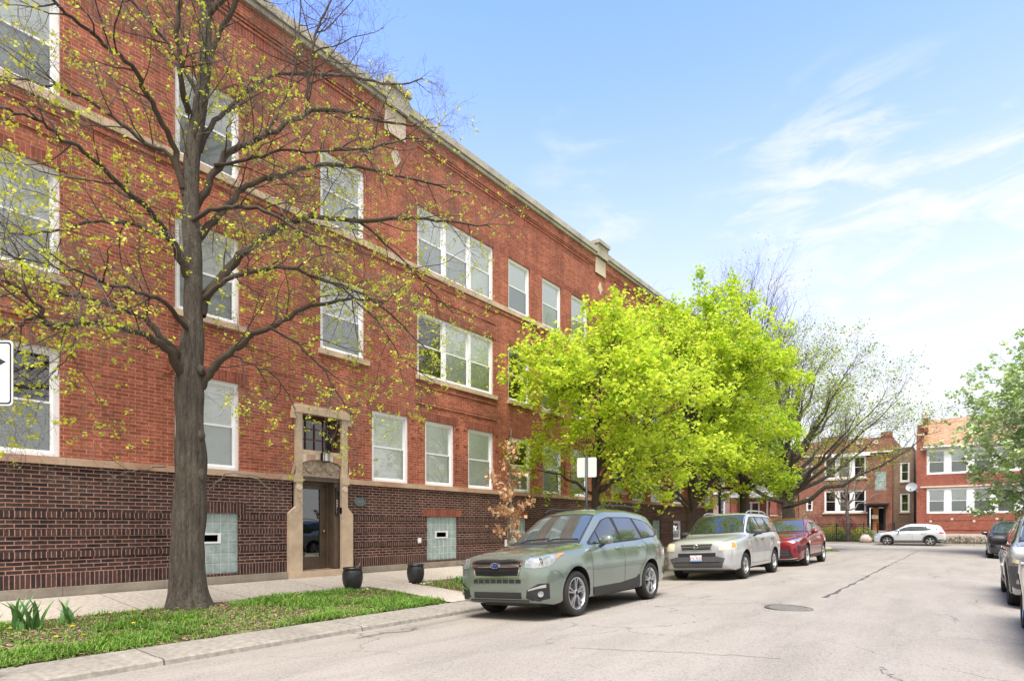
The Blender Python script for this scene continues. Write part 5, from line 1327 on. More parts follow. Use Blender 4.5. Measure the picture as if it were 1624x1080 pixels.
def simple_car(name, label, spec, col, loc, rz, tilt, style, clad, H, group=None, rails=None, lamp=LAMP, gm=None, tail=REDL):
    c = Car(name, label, 'car', spec, col, loc, rz, tilt, group); L = spec['L']; w = spec['track'] / 2 + .14
    c.underside(); c.wheels(style, .235, tw=.225)
    glazing(c, [(1.36, 1.11), (1.68, H - .36), (2.05, H - .185), (2.4, H - .125), (3.4, H - .135), (3.85, H - .21), (L - .45, H - .36)], [(1.36, 1.03), (2.4, 1.065), (3.4, 1.11), (L - .45, 1.19)],
            [([(1.46, 1.14), (1.74, H - .36), (2.1, H - .19), (2.32, H - .15)], [(1.46, 1.055), (2.42, 1.085)]), ([(2.44, H - .15), (3.12, H - .155)], [(2.5, 1.09), (3.3, 1.125)]), ([(3.22, H - .16), (3.6, H - .19), (L - .62, H - .34)], [(3.38, 1.13), (L - .62, 1.19)])],
            (1.97, H - .17), (1.3, 1.11), w - .30, w - .2, gm=gm, y=w - .1)
    c.bothsides('headlight', [(.06, w - .32, .80), (.2, w - .14, .83), (.5, w - .04, .88)], [(.03, w - .32, .70), (.12, w - .14, .70), (.4, w - .02, .80)], lamp, .008, 12, 5)
    g = MB(); gy = [-.5, -.25, 0, .25, .5]; c.patch(g, [(0, y, .72) for y in gy], [(0, y * .75, .50) for y in gy], BLACKP, .008, 12, 5)
    for z in (.68, .63, .58, .54): g.tube([c.snap((0, -.36, z), .014), c.snap((0, 0, z), .016), c.snap((0, .36, z), .014)], .006, CHROME, 5)
    c.fin(g, 'grille')
    g = MB(); c.patch(g, [(0, y * 1.1, .42) for y in gy], [(.03, y * 1.1, .33) for y in gy], BLACKP, .008, 12, 3); c.fin(g, 'lower_intake')
    g = MB()
    for sg in (-1, 1):
        for pl in ([(1.34, .34), (1.32, .7), (1.34, 1.03)], [(2.46, .34), (2.47, .7), (2.46, 1.09)], [(3.32, 1.12), (3.34, .95), (3.2, .72), (3.04, .58), (3.0, .36)]):
            c.seam(g, [(x, sg * w, z) for x, z in pl], .009)
    c.fin(g, 'panel_gap')
    c.bothsides('tail_light', [(L - .42, w - .04, 1.05), (L - .12, w - .14, 1.02)], [(L - .36, w, .93), (L - .1, w - .12, .92)], tail, .008, 6, 4)
    if clad:
        c.arch_trim(GREYP, .07)
        c.bothsides('rocker_cladding', side([(1.3, .39), (3.1, .41)], w), side([(1.3, .27), (3.1, .28)], w), GREYP, .012, 12, 3)
        c.bothsides('rear_cladding', side([(L - .5, .5), (L - .1, .5)], w - .05), side([(L - .5, .38), (L - .1, .42)], w - .08), GREYP, .010, 6, 3)
    c.mirror(1.6, 1.06, w - .03, col); c.handles((2.28, 3.1), .93, w, col)
    if rails: c.rails(2.2, 3.8, w - .33, w - .34, .05, rails)
    return c
simple_car('crossover_car', 'pale silver crossover car parked side on across the end of the street', spD(4.48, 1.85, 1.65), PEARL, (-3.65, 53.15, -.005), 0, 0, 'five', True, 1.65)
# --- right hand kerb
ESC = paint('warm_silver_paint', (.36, .37, .36), .5, .34)
DK = paint('charcoal_paint', (.035, .037, .045), .5, .25)
simple_car('crossover_car', 'charcoal crossover car at the far right curb behind the boxy silver car', spD(4.6, 1.86, 1.68), DK, (1.46, 34.9, .0), R(90), .02, 'ten', False, 1.68, 'cars parked along the right curb')
spE = spD(4.44, 1.83, 1.74)
spE['top'] = [(0, .78), (.04, .90), (.1, .96), (.35, 1.02), (.9, 1.08), (1.2, 1.11), (1.55, 1.40), (1.85, 1.64), (2.1, 1.72), (2.8, 1.74), (3.8, 1.72), (4.1, 1.68), (4.3, 1.15), (4.4, .98), (4.44, .75)]
spE['edge'] = [(0, .76), (.04, .87), (.1, .92), (.35, .98), (.9, 1.04), (1.25, 1.09), (1.6, 1.39), (1.9, 1.59), (2.2, 1.655), (3.8, 1.655), (4.1, 1.60), (4.3, 1.11), (4.4, .95), (4.44, .74)]
spE['belt'] = [(0, .74), (.04, .84), (.1, .88), (.35, .93), (.9, .99), (1.3, 1.03), (3.4, 1.07), (4.1, 1.09), (4.3, 1.0), (4.44, .72)]
spE['axles'] = (.86, 3.48); spE['wr'] = .36; spE['arch'] = .42
E_ = Car('sport_utility_car', 'boxy silver car with yellowed headlight and grey bumper at the right curb', 'car', spE, ESC, (1.40, 15.15, .01), R(90), .025, 'cars parked along the right curb')
E_.underside(); E_.wheels('five', .22, tw=.235)
glazing(E_, [(1.40, 1.16), (1.7, 1.40), (1.96, 1.555), (2.4, 1.60), (3.6, 1.60), (3.95, 1.54), (4.1, 1.3)], [(1.40, 1.08), (2.4, 1.09), (3.9, 1.13), (4.1, 1.15)],
        [([(1.5, 1.19), (1.76, 1.40), (2.0, 1.54), (2.34, 1.575)], [(1.5, 1.10), (2.44, 1.11)]), ([(2.46, 1.575), (3.1, 1.575)], [(2.52, 1.11), (3.24, 1.125)]), ([(3.2, 1.575), (3.7, 1.57), (3.92, 1.5), (4.0, 1.3)], [(3.34, 1.13), (3.9, 1.15), (4.0, 1.16)])], (1.88, 1.615), (1.26, 1.14), .60, .70)
E_.bothsides('headlight', [(.05, .52, .92), (.14, .72, .93), (.34, .83, .94)], [(.02, .52, .77), (.09, .72, .77), (.3, .86, .79)], LAMPY, .008, 12, 6)
E_.bothsides('bumper', [(.0, .02, .735), (.02, .55, .735), (.12, .78, .735), (.46, .90, .72)], [(.04, .02, .36), (.06, .55, .36), (.16, .76, .36), (.40, .86, .42)], GREYP, .016, 18, 6)
fl = E_.bothsides('fog_lamp', [(.06, .62, .52), (.13, .75, .52)], [(.08, .62, .45), (.15, .74, .45)], LAMP, .024, 5, 3)
g = MB(); gy = [-.45, -.25, 0, .25, .45]; E_.patch(g, [(0, y, .92) for y in gy], [(0, y, .77) for y in gy], BLACKP, .01, 12, 4); E_.fin(g, 'grille')
g = MB(); E_.patch(g, [(.0, -.4, .60), (0, .4, .60)], [(0, -.4, .5), (0, .4, .5)], BLACKP, .02, 8, 3); E_.fin(g, 'bumper_slot')
g = MB()
for sg in (-1, 1):
    for pl in ([(1.36, .36), (1.34, .7), (1.36, 1.07)], [(2.46, .36), (2.47, .7), (2.46, 1.1)], [(3.3, 1.12), (3.28, .95), (3.12, .72), (3.0, .58), (2.96, .38)]): E_.seam(g, [(x, sg * .9, z) for x, z in pl], .008)
    E_.seam(g, [(.12, sg * .56, .94), (.5, sg * .72, 1.01), (1.25, sg * .77, 1.09)], .008)
E_.fin(g, 'panel_gap')
E_.arch_trim(ESC, .06, .012); E_.mirror(1.66, 1.10, .90, BLACKP, 1.25); E_.handles((2.3, 3.1), .95, .9, BLACKP); E_.rails(2.1, 3.8, .6, .58, .05, BLACKP)
E_.bothsides('rocker_cladding', side([(1.3, .40), (3.05, .42)], .9), side([(1.3, .28), (3.05, .29)], .88), GREYP, .012, 12, 3)
E_.bothsides('tail_light', [(4.2, .86, 1.3), (4.28, .8, 1.2)], [(4.28, .9, .95), (4.36, .82, .92)], REDL, .008, 5, 5)
simple_car('crossover_car', 'light grey car cut off by the right edge of the photo', spD(4.5, 1.80, 1.66), PEARL, (1.42, 9.45, .0), R(90), .025, 'five', False, 1.66, 'cars parked along the right curb')
#@@PART4
# ------------------------------------------------------------------ trees
class Twigs:
    def __init__(s, seed): s.r = random.Random(seed); s.lines = []; s.tips = []
    def grow(s, P, D, L, r, lvl, cfg):
        R_ = s.r; n = max(2, min(7, int(L / cfg['seg'][min(lvl, len(cfg['seg']) - 1)]) + 1)); P = Vector(P); D = Vector(D).normalized(); pts = [P.copy()]; dirs = [D.copy()]
        st = L / n; wd = cfg['wander'][min(lvl, len(cfg['wander']) - 1)]; tr = cfg['trop'][min(lvl, len(cfg['trop']) - 1)]
        for i in range(n):
            D = (D + Vector((R_.gauss(0, wd), R_.gauss(0, wd), R_.gauss(0, wd) + tr))).normalized()
            P = P + D * st
            if 'xmin' in cfg and P.x < cfg['xmin']: P.x = cfg['xmin']; D.x = abs(D.x) * .5
            pts.append(P.copy()); dirs.append(D.copy())
        s.lines.append((pts, [r * (1 - .72 * i / n) for i in range(n + 1)], lvl))
        s.children(pts, dirs, L, [r * (1 - .72 * i / n) for i in range(n + 1)], lvl, cfg)
        if lvl >= cfg['tiplvl']: s.tips.append((pts[-1], D.copy()))
    def children(s, pts, dirs, L, rad, lvl, cfg, t0=None, dens=1.0):
        R_ = s.r
        if lvl >= cfg['max']: 
            return
        k = cfg['n'][lvl] * dens; k = int(k) + (1 if R_.random() < k - int(k) else 0); n = len(pts) - 1
        t0 = cfg['t0'][lvl] if t0 is None else t0
        for j in range(k):
            t = t0 + (1 - t0) * (j + R_.random()) / k; q = min(n - 1, int(t * n)); f = t * n - q
            p = pts[q].lerp(pts[q + 1], f); d = dirs[min(q + 1, n)]
            a = d.orthogonal().normalized(); a = Matrix.Rotation(R_.uniform(0, 6.283), 3, d) @ a
            ang = R(R_.uniform(*cfg['ang'][lvl])); nd = d * math.cos(ang) + a * math.sin(ang); nd.z += cfg.get('lift', 0)
            ll = cfg['len'][lvl] * R_.uniform(.55, 1.25) * (1.1 - .45 * t); rr = min(rad[q] * .62, cfg['rad'][lvl] * R_.uniform(.75, 1.2))
            s.grow(p, nd, ll, rr, lvl + 1, cfg)
    def mesh(s, mb, mats, ks=(8, 6, 4, 3, 3)):
        for pts, rad, lvl in s.lines:
            mb.tube(pts, [max(x, .0015) for x in rad], mats[min(lvl, len(mats) - 1)], ks[min(lvl, 4)], cap=False)

def leaves(name, clusters, parent, mats, size, per, spread, seed=0, droop=0.0, shape='quad', flat=.6, weights=None):
    """many small separate folded leaves scattered round the twig tips"""
    rs = np.random.RandomState(seed); C = np.array([list(p) for p in clusters]); n = len(C) * per
    c = np.repeat(C, per, 0) + rs.normal(0, spread, (n, 3)) * np.array([1, 1, .75]); c[:, 2] -= droop * np.abs(rs.normal(0, 1, n))
    nrm = rs.normal(0, 1, (n, 3)); nrm[:, 2] = np.abs(nrm[:, 2]) + flat; nrm /= np.linalg.norm(nrm, axis=1)[:, None]
    u = np.cross(nrm, rs.normal(0, 1, (n, 3))); u /= np.linalg.norm(u, axis=1)[:, None]; v = np.cross(nrm, u)
    sz = size * rs.uniform(.6, 1.3, n)[:, None]
    if shape == 'quad':
        P = [c - u * sz * .5, c - v * sz * .42 + nrm * sz * .12, c + u * sz * .55, c + v * sz * .42 + nrm * sz * .12]
        vs = np.stack(P, 1).reshape(-1, 3); k = 4
    else:   # lobed maple outline, six points
        P = [c - u * sz * .45, c - u * sz * .1 - v * sz * .55, c + u * sz * .15 - v * sz * .25, c + u * sz * .6, c + u * sz * .15 + v * sz * .25, c - u * sz * .1 + v * sz * .55]
        vs = np.stack(P, 1).reshape(-1, 3); k = 6
    me = bpy.data.meshes.new(name); me.vertices.add(n * k); me.vertices.foreach_set('co', vs.astype(np.float32).ravel())
    me.loops.add(n * k); me.loops.foreach_set('vertex_index', np.arange(n * k, dtype=np.int32))
    me.polygons.add(n); me.polygons.foreach_set('loop_start', np.arange(0, n * k, k, dtype=np.int32)); 
    for m in mats: me.materials.append(m)
    w = weights or [1 / len(mats)] * len(mats)
    me.polygons.foreach_set('material_index', rs.choice(len(mats), n, p=w).astype(np.int32))
    me.update(calc_edges=True); me.validate()
    return link(name, me, parent)
def relocate(o, loc):
    o.matrix_parent_inverse = Matrix.Translation(-Vector(loc))

LIMBS = {
 'trunk': [(-9.9, 4.13, 0.11, 0.329), (-9.9, 4.13, 0.37, 0.276), (-9.9, 4.12, 0.78, 0.253), (-9.9, 4.13, 1.29, 0.24), (-9.9, 4.15, 1.8, 0.236), (-9.9, 4.16, 2.41, 0.223), (-9.9, 4.14, 2.92, 0.209), (-9.9, 4.13, 3.42, 0.2), (-9.9, 4.13, 3.83, 0.205), (-9.9, 4.16, 4.24, 0.179), (-9.9, 4.19, 4.66, 0.152), (-9.9, 4.19, 5.07, 0.139), (-9.9, 4.2, 5.48, 0.126), (-9.9, 4.19, 5.89, 0.13), (-9.9, 4.16, 6.39, 0.125), (-9.9, 4.16, 6.9, 0.121), (-9.9, 4.18, 7.41, 0.116), (-9.9, 4.25, 7.96, 0.113), (-9.9, 4.33, 8.52, 0.1), (-9.9, 4.38, 9.07, 0.092), (-9.9, 4.39, 9.6, 0.087), (-9.9, 4.39, 10.12, 0.083), (-9.9, 4.43, 10.98, 0.069), (-9.9, 4.53, 12.11, 0.051), (-9.9, 4.66, 13.49, 0.024)],
 'a': [(-9.85, 4.02, 3.82, 0.096), (-9.7, 3.79, 4.12, 0.08), (-9.6, 3.56, 4.21, 0.069), (-9.4, 3.2, 4.23, 0.053), (-9.2, 2.79, 4.19, 0.042), (-9.0, 2.41, 4.07, 0.036), (-8.9, 2.13, 3.87, 0.034), (-8.8, 1.98, 4.05, 0.027), (-8.7, 1.79, 4.19, 0.02), (-8.6, 1.57, 4.25, 0.013), (-8.5, 1.29, 4.27, 0.005)],
 'a2': [(-8.9, 2.13, 3.87, 0.028), (-8.85, 1.97, 4.0, 0.024), (-8.8, 1.8, 3.85, 0.017), (-8.7, 1.59, 3.64, 0.014), (-8.6, 1.31, 3.34, 0.005)],
 'b': [(-9.9, 4.06, 4.07, 0.079), (-9.8, 3.74, 4.32, 0.063), (-9.9, 3.51, 4.59, 0.049), (-10, 3.27, 4.72, 0.04), (-10.1, 2.9, 4.77, 0.034), (-10.2, 2.59, 4.78, 0.029), (-10.3, 2.28, 4.94, 0.024), (-10.3, 2.01, 5.16, 0.016), (-10.3, 1.69, 5.33, 0.009)],
 'c': [(-9.9, 4.1, 5.45, 0.08), (-9.8, 3.9, 5.8, 0.064), (-9.6, 3.66, 5.91, 0.053), (-9.5, 3.44, 6.07, 0.047), (-9.3, 3.05, 6.17, 0.041), (-9.1, 2.61, 6.28, 0.034), (-8.9, 2.24, 6.29, 0.028), (-8.8, 1.89, 6.32, 0.02), (-8.7, 1.59, 6.22, 0.016), (-8.6, 1.36, 6.12, 0.008)],
 'd': [(-9.9, 4.04, 6.84, 0.066), (-9.9, 3.91, 7.38, 0.056), (-9.8, 3.72, 7.65, 0.05), (-9.7, 3.45, 7.92, 0.044), (-9.5, 3.17, 8.09, 0.038), (-9.3, 2.78, 8.02, 0.032), (-9.1, 2.37, 7.99, 0.026), (-9.0, 2.15, 8.02, 0.022), (-8.9, 1.94, 8.12, 0.015), (-8.8, 1.77, 8.31, 0.008)],
 'e': [(-9.9, 4.06, 6.75, 0.053), (-10, 3.89, 7.31, 0.043), (-10.3, 3.55, 7.55, 0.038), (-10.5, 3.14, 7.86, 0.028), (-10.7, 2.67, 8.02, 0.022), (-10.8, 2.25, 7.93, 0.018), (-10.8, 1.84, 7.75, 0.01)],
 'f': [(-9.9, 4.06, 5.63, 0.053), (-10, 3.94, 5.94, 0.044), (-10.2, 3.69, 6.14, 0.038), (-10.4, 3.41, 6.2, 0.033), (-10.6, 3.04, 6.13, 0.028), (-10.7, 2.64, 5.9, 0.022), (-10.8, 2.29, 5.7, 0.018), (-10.8, 1.9, 5.57, 0.01)],
 'g': [(-9.9, 4.13, 8.1, 0.062), (-9.7, 3.94, 8.4, 0.047), (-9.6, 3.85, 8.79, 0.042), (-9.5, 3.82, 9.29, 0.042), (-9.4, 3.74, 9.85, 0.033), (-9.3, 3.62, 10.44, 0.016)],
 'h': [(-9.8, 4.27, 3.69, 0.09), (-9.7, 4.39, 3.97, 0.077), (-9.5, 4.58, 4.26, 0.065), (-9.3, 4.8, 4.54, 0.057), (-9.1, 5.06, 4.72, 0.048), (-8.9, 5.42, 5.03, 0.045), (-8.7, 5.84, 5.28, 0.036), (-8.6, 6.34, 5.48, 0.027), (-8.5, 6.97, 5.57, 0.017)],
 'i': [(-9.9, 4.31, 4.9, 0.1), (-9.9, 4.48, 5.37, 0.088), (-9.9, 4.79, 5.84, 0.082), (-9.8, 5.13, 6.34, 0.075), (-9.7, 5.54, 6.75, 0.068), (-9.6, 5.79, 6.96, 0.059), (-9.4, 6.24, 7.14, 0.05), (-9.1, 7.0, 7.32, 0.047), (-8.8, 7.94, 7.63, 0.037), (-8.6, 9.0, 7.92, 0.027), (-8.4, 9.91, 8.1, 0.014)],
 'j': [(-9.9, 4.23, 6.62, 0.072), (-9.8, 4.39, 7.04, 0.064), (-9.7, 4.56, 7.44, 0.061), (-9.5, 4.92, 7.84, 0.053), (-9.4, 5.2, 8.13, 0.05), (-9.2, 5.73, 8.65, 0.047), (-9.0, 6.23, 8.94, 0.043), (-8.8, 6.63, 8.93, 0.034), (-8.7, 7.13, 9.09, 0.029), (-8.5, 7.75, 9.3, 0.018)],
 'j2': [(-9.2, 5.79, 8.72, 0.037), (-9.1, 5.79, 9.11, 0.031), (-9.0, 5.78, 9.72, 0.026), (-9.0, 5.85, 10.09, 0.026), (-8.9, 6.03, 10.59, 0.021), (-8.8, 6.22, 11.14, 0.011)],
 'k': [(-9.9, 4.18, 5.88, 0.072), (-10, 4.47, 6.44, 0.065), (-10.1, 4.84, 6.95, 0.059), (-10.2, 5.13, 7.44, 0.056), (-10.3, 5.63, 7.89, 0.054), (-10.3, 6.04, 8.16, 0.051), (-10.3, 6.69, 8.67, 0.048), (-10.2, 7.21, 8.88, 0.044), (-10.1, 8.11, 9.14, 0.033), (-10, 9.51, 9.51, 0.029), (-9.9, 10.94, 9.82, 0.016)],
 'l': [(-9.9, 4.29, 7.57, 0.054), (-9.9, 4.48, 8.09, 0.046), (-10, 4.81, 8.63, 0.039), (-10.1, 5.29, 9.28, 0.036), (-10.2, 5.83, 9.89, 0.033), (-10.3, 6.55, 10.41, 0.035), (-10.4, 7.67, 11.08, 0.033), (-10.5, 8.79, 11.63, 0.028), (-10.5, 9.77, 12.35, 0.015)],
 'm': [(-9.9, 4.37, 8.96, 0.055), (-9.8, 4.54, 9.54, 0.047), (-9.6, 4.72, 10.08, 0.043), (-9.4, 4.92, 10.74, 0.034), (-9.2, 5.25, 11.62, 0.02)],
 'n': [(-9.9, 4.31, 8.41, 0.045), (-10.1, 4.12, 8.9, 0.036), (-10.3, 3.93, 9.4, 0.031), (-10.4, 3.63, 9.65, 0.026), (-10.5, 3.27, 9.95, 0.016)],
 'o': [(-9.9, 4.27, 5.09, 0.054), (-9.6, 4.5, 5.4, 0.046), (-9.2, 4.82, 5.6, 0.042), (-8.8, 5.19, 5.68, 0.039), (-8.5, 5.58, 5.57, 0.03), (-8.3, 6.12, 5.49, 0.026), (-8.1, 6.78, 5.2, 0.022), (-8.0, 7.61, 4.7, 0.012)],
 'p': [(-9.8, 4.05, 4.6, 0.048), (-9.4, 3.57, 4.76, 0.04), (-8.9, 3.03, 4.65, 0.029), (-8.5, 2.54, 4.47, 0.023), (-8.2, 2.17, 4.42, 0.018), (-8.0, 1.77, 4.3, 0.011), (-7.9, 1.44, 4.29, 0.005)],
 'q': [(-9.8, 4.14, 6.34, 0.044), (-9.4, 4.35, 6.5, 0.04), (-9.0, 4.66, 6.5, 0.037), (-8.6, 4.91, 6.32, 0.028), (-8.3, 5.28, 6.02, 0.019), (-8.1, 5.73, 5.93, 0.01)],
 'r': [(-9.9, 4.38, 9.8, 0.046), (-9.6, 4.65, 10.24, 0.037), (-9.3, 5.09, 10.7, 0.029), (-9.0, 5.85, 11.31, 0.021), (-8.8, 6.77, 11.89, 0.011)],
 's': [(-9.4, 5.14, 8.1, 0.03), (-9.5, 5.54, 8.93, 0.026), (-9.6, 5.85, 9.84, 0.021), (-9.7, 5.97, 10.66, 0.016), (-9.8, 6.1, 11.63, 0.011)],
 't': [(-9.7, 4.44, 7.34, 0.037), (-9.3, 4.76, 7.42, 0.033), (-8.9, 5.19, 7.63, 0.029), (-8.6, 5.83, 7.83, 0.026), (-8.4, 6.6, 8.2, 0.022), (-8.2, 7.32, 8.66, 0.017), (-8.1, 8.04, 8.93, 0.009)],
 'w': [(-8.5, 5.52, 5.55, 0.025), (-8.2, 6.05, 5.35, 0.021), (-8.0, 6.49, 4.87, 0.016), (-7.9, 6.97, 4.36, 0.011), (-7.85, 7.63, 4.14, 0.009)],
 'x': [(-9.0, 5.01, 4.69, 0.029), (-8.8, 5.36, 4.48, 0.025), (-8.6, 5.77, 4.06, 0.02), (-8.5, 6.08, 3.56, 0.016), (-8.45, 6.23, 3.36, 0.008)],
 'y': [(-9.2, 6.79, 7.3, 0.029), (-9, 7.38, 6.99, 0.024), (-8.8, 8.11, 6.5, 0.019), (-8.7, 8.82, 6.04, 0.013), (-8.6, 9.2, 6.0, 0.008)],
 'z': [(-9.5, 4.58, 4.26, 0.028), (-9.3, 4.87, 4.09, 0.019), (-9.1, 5.2, 3.92, 0.015), (-9.0, 5.48, 3.42, 0.008)],
 'aa': [(-9.0, 2.41, 4.07, 0.016), (-8.8, 2.26, 3.6, 0.012), (-8.7, 2.05, 3.23, 0.007), (-8.6, 1.91, 2.89, 0.004)],
 'u': [(-9.8, 3.74, 2.37, 0.017), (-9.6, 3.43, 2.31, 0.012), (-9.4, 3.12, 2.22, 0.007), (-9.2, 2.79, 2.08, 0.004)],
 'v': [(-9.8, 4.39, 2.03, 0.018), (-9.6, 4.5, 2.23, 0.014), (-9.4, 4.71, 2.3, 0.012), (-9.3, 4.98, 2.21, 0.01), (-9.2, 5.14, 2.07, 0.006)],
}
# big half bare street tree in front of the building
BT = (-9.9, 4.3, .12)
bt = thing('street_tree', 'tall half bare street tree with thick grey trunk and tiny yellow green leaves', 'tree', BT)
T = Twigs(7); cfg = dict(seg=[.3, .22, .14, .1], wander=[.10, .16, .2, .25], trop=[.02, .0, -.03, -.05], tiplvl=2, max=4, n=[9, 5, 3.6, 2.2], t0=[.2, .2, .2, .2], ang=[(30, 65), (30, 70), (30, 75), (30, 80)],
    len=[1.25, .62, .34, .2], rad=[.012, .0065, .004, .0026], xmin=-11.75)
mb = MB(); fine = MB()
def refine(L_):
    P = [Vector(p[:3]) for p in L_]; r_ = [p[3] for p in L_]; out = []; rr = []; n = len(P)
    for i in range(n - 1):
        p0, p1, p2, p3 = P[max(0, i - 1)], P[i], P[i + 1], P[min(n - 1, i + 2)]
        for k in range(4):
            t = k / 4; out.append(.5 * ((2 * p1) + (-p0 + p2) * t + (2 * p0 - 5 * p1 + 4 * p2 - p3) * t * t + (-p0 + 3 * p1 - 3 * p2 + p3) * t ** 3)); rr.append(r_[i] + (r_[i + 1] - r_[i]) * t)
    out.append(P[-1]); rr.append(r_[-1]); return out, rr
rr0 = random.Random(5)
for key, L_ in LIMBS.items():
    pts, rad = refine(L_)
    if key == 'trunk':
        # trunk with buttress flare, lumps and a healed scar
        K = 26; vs = []; fs = []
        for i, (p, r_) in enumerate(zip(pts, rad)):
            h = p.z
            for k in range(K):
                a = 2 * math.pi * k / K
                rr_ = r_ * (1 + .05 * math.sin(3 * a + h * 1.1) + .035 * math.sin(7 * a + h * 2.3) + .02 * math.sin(13 * a - h * 3)) + (0.02 * math.sin(h * 7 + 2 * a) * (1 if 1 < h < 5 else 0)) * .5
                if h < .6: rr_ *= 1 + .22 * max(0, (.7 - h) / .7) ** 2 * (1 + .6 * math.sin(5 * a + 1))
                vs.append((p.x + rr_ * math.cos(a), p.y + rr_ * math.sin(a), p.z - (.12 if i == 0 else 0)))
        for i in range(len(pts) - 1):
            for k in range(K): a = i * K + k; b = i * K + (k + 1) % K; fs.append((a, b, b + K, a + K))
        mb.raw(vs, fs, BARK, True)
        T.children(pts[60:], [(pts[min(i + 1, len(pts) - 1)] - pts[i - 1]).normalized() for i in range(60, len(pts))], 1, rad[60:], 0, cfg, dens=3.0, t0=.05)
        for (zz, yy_, sz) in ((2.9, .10, .10), (2.25, .12, .13), (3.95, .02, .09)):       # burls / healed scars toward the street
            s2 = MB(); q = Vector((pts[0].x + .185, 4.23, zz)); 
            mb.raw([q + Vector((.06 * math.cos(t) * math.sin(u_) * 1.2, .07 * math.sin(t) * math.sin(u_), sz * math.cos(u_))) for u_ in [math.pi * k / 8 for k in range(9)] for t in [2 * math.pi * j / 12 for j in range(12)]],
                   [(i * 12 + j, i * 12 + (j + 1) % 12, (i + 1) * 12 + (j + 1) % 12, (i + 1) * 12 + j) for i in range(8) for j in range(12)], BARK, True)
        continue
    rad = [max(.004, r_ * .84) for r_ in rad]; big = rad[0] > .035
    # slight crookedness
    for i in range(2, len(pts) - 1): pts[i] = pts[i] + Vector((rr0.gauss(0, .012), rr0.gauss(0, .018), rr0.gauss(0, .018)))
    mb.tube(pts, rad, TWIG if key not in 'uv' else TWIG2, 10 if big else 6, cap=False)
    dirs = [(pts[min(i + 1, len(pts) - 1)] - pts[max(i - 1, 0)]).normalized() for i in range(len(pts))]
    length = sum((pts[i + 1] - pts[i]).length for i in range(len(pts) - 1))
    T.children(pts, dirs, 1, rad, 0, cfg, t0=.16, dens=max(.35, length / 2.2) if key not in 'uv' else .25)
    T.tips.append((pts[-1], dirs[-1]))
# long drooping twigs below the limbs on the street side
T.mesh(fine, [TWIG, TWIG, TWIG2, TWIG2, TWIG2], (6, 5, 4, 3, 3))
o = mb.build('trunk', bt); relocate(o, BT)
o = fine.build('branches', bt); relocate(o, BT)
rl = random.Random(9)
tips = [p + Vector((0, 0, -.01)) for p, d in T.tips if p.z < 9.5 and rl.random() < (.21 if p.z < 7 else .13) and p.z > 2.0 + rl.random() * .6]
o = leaves('leaf_cluster', tips, bt, [BUD1, BUD2], .042, 6, .026, 3, droop=.02, flat=.1); relocate(o, BT)
print('big tree', len(T.lines), len(tips))

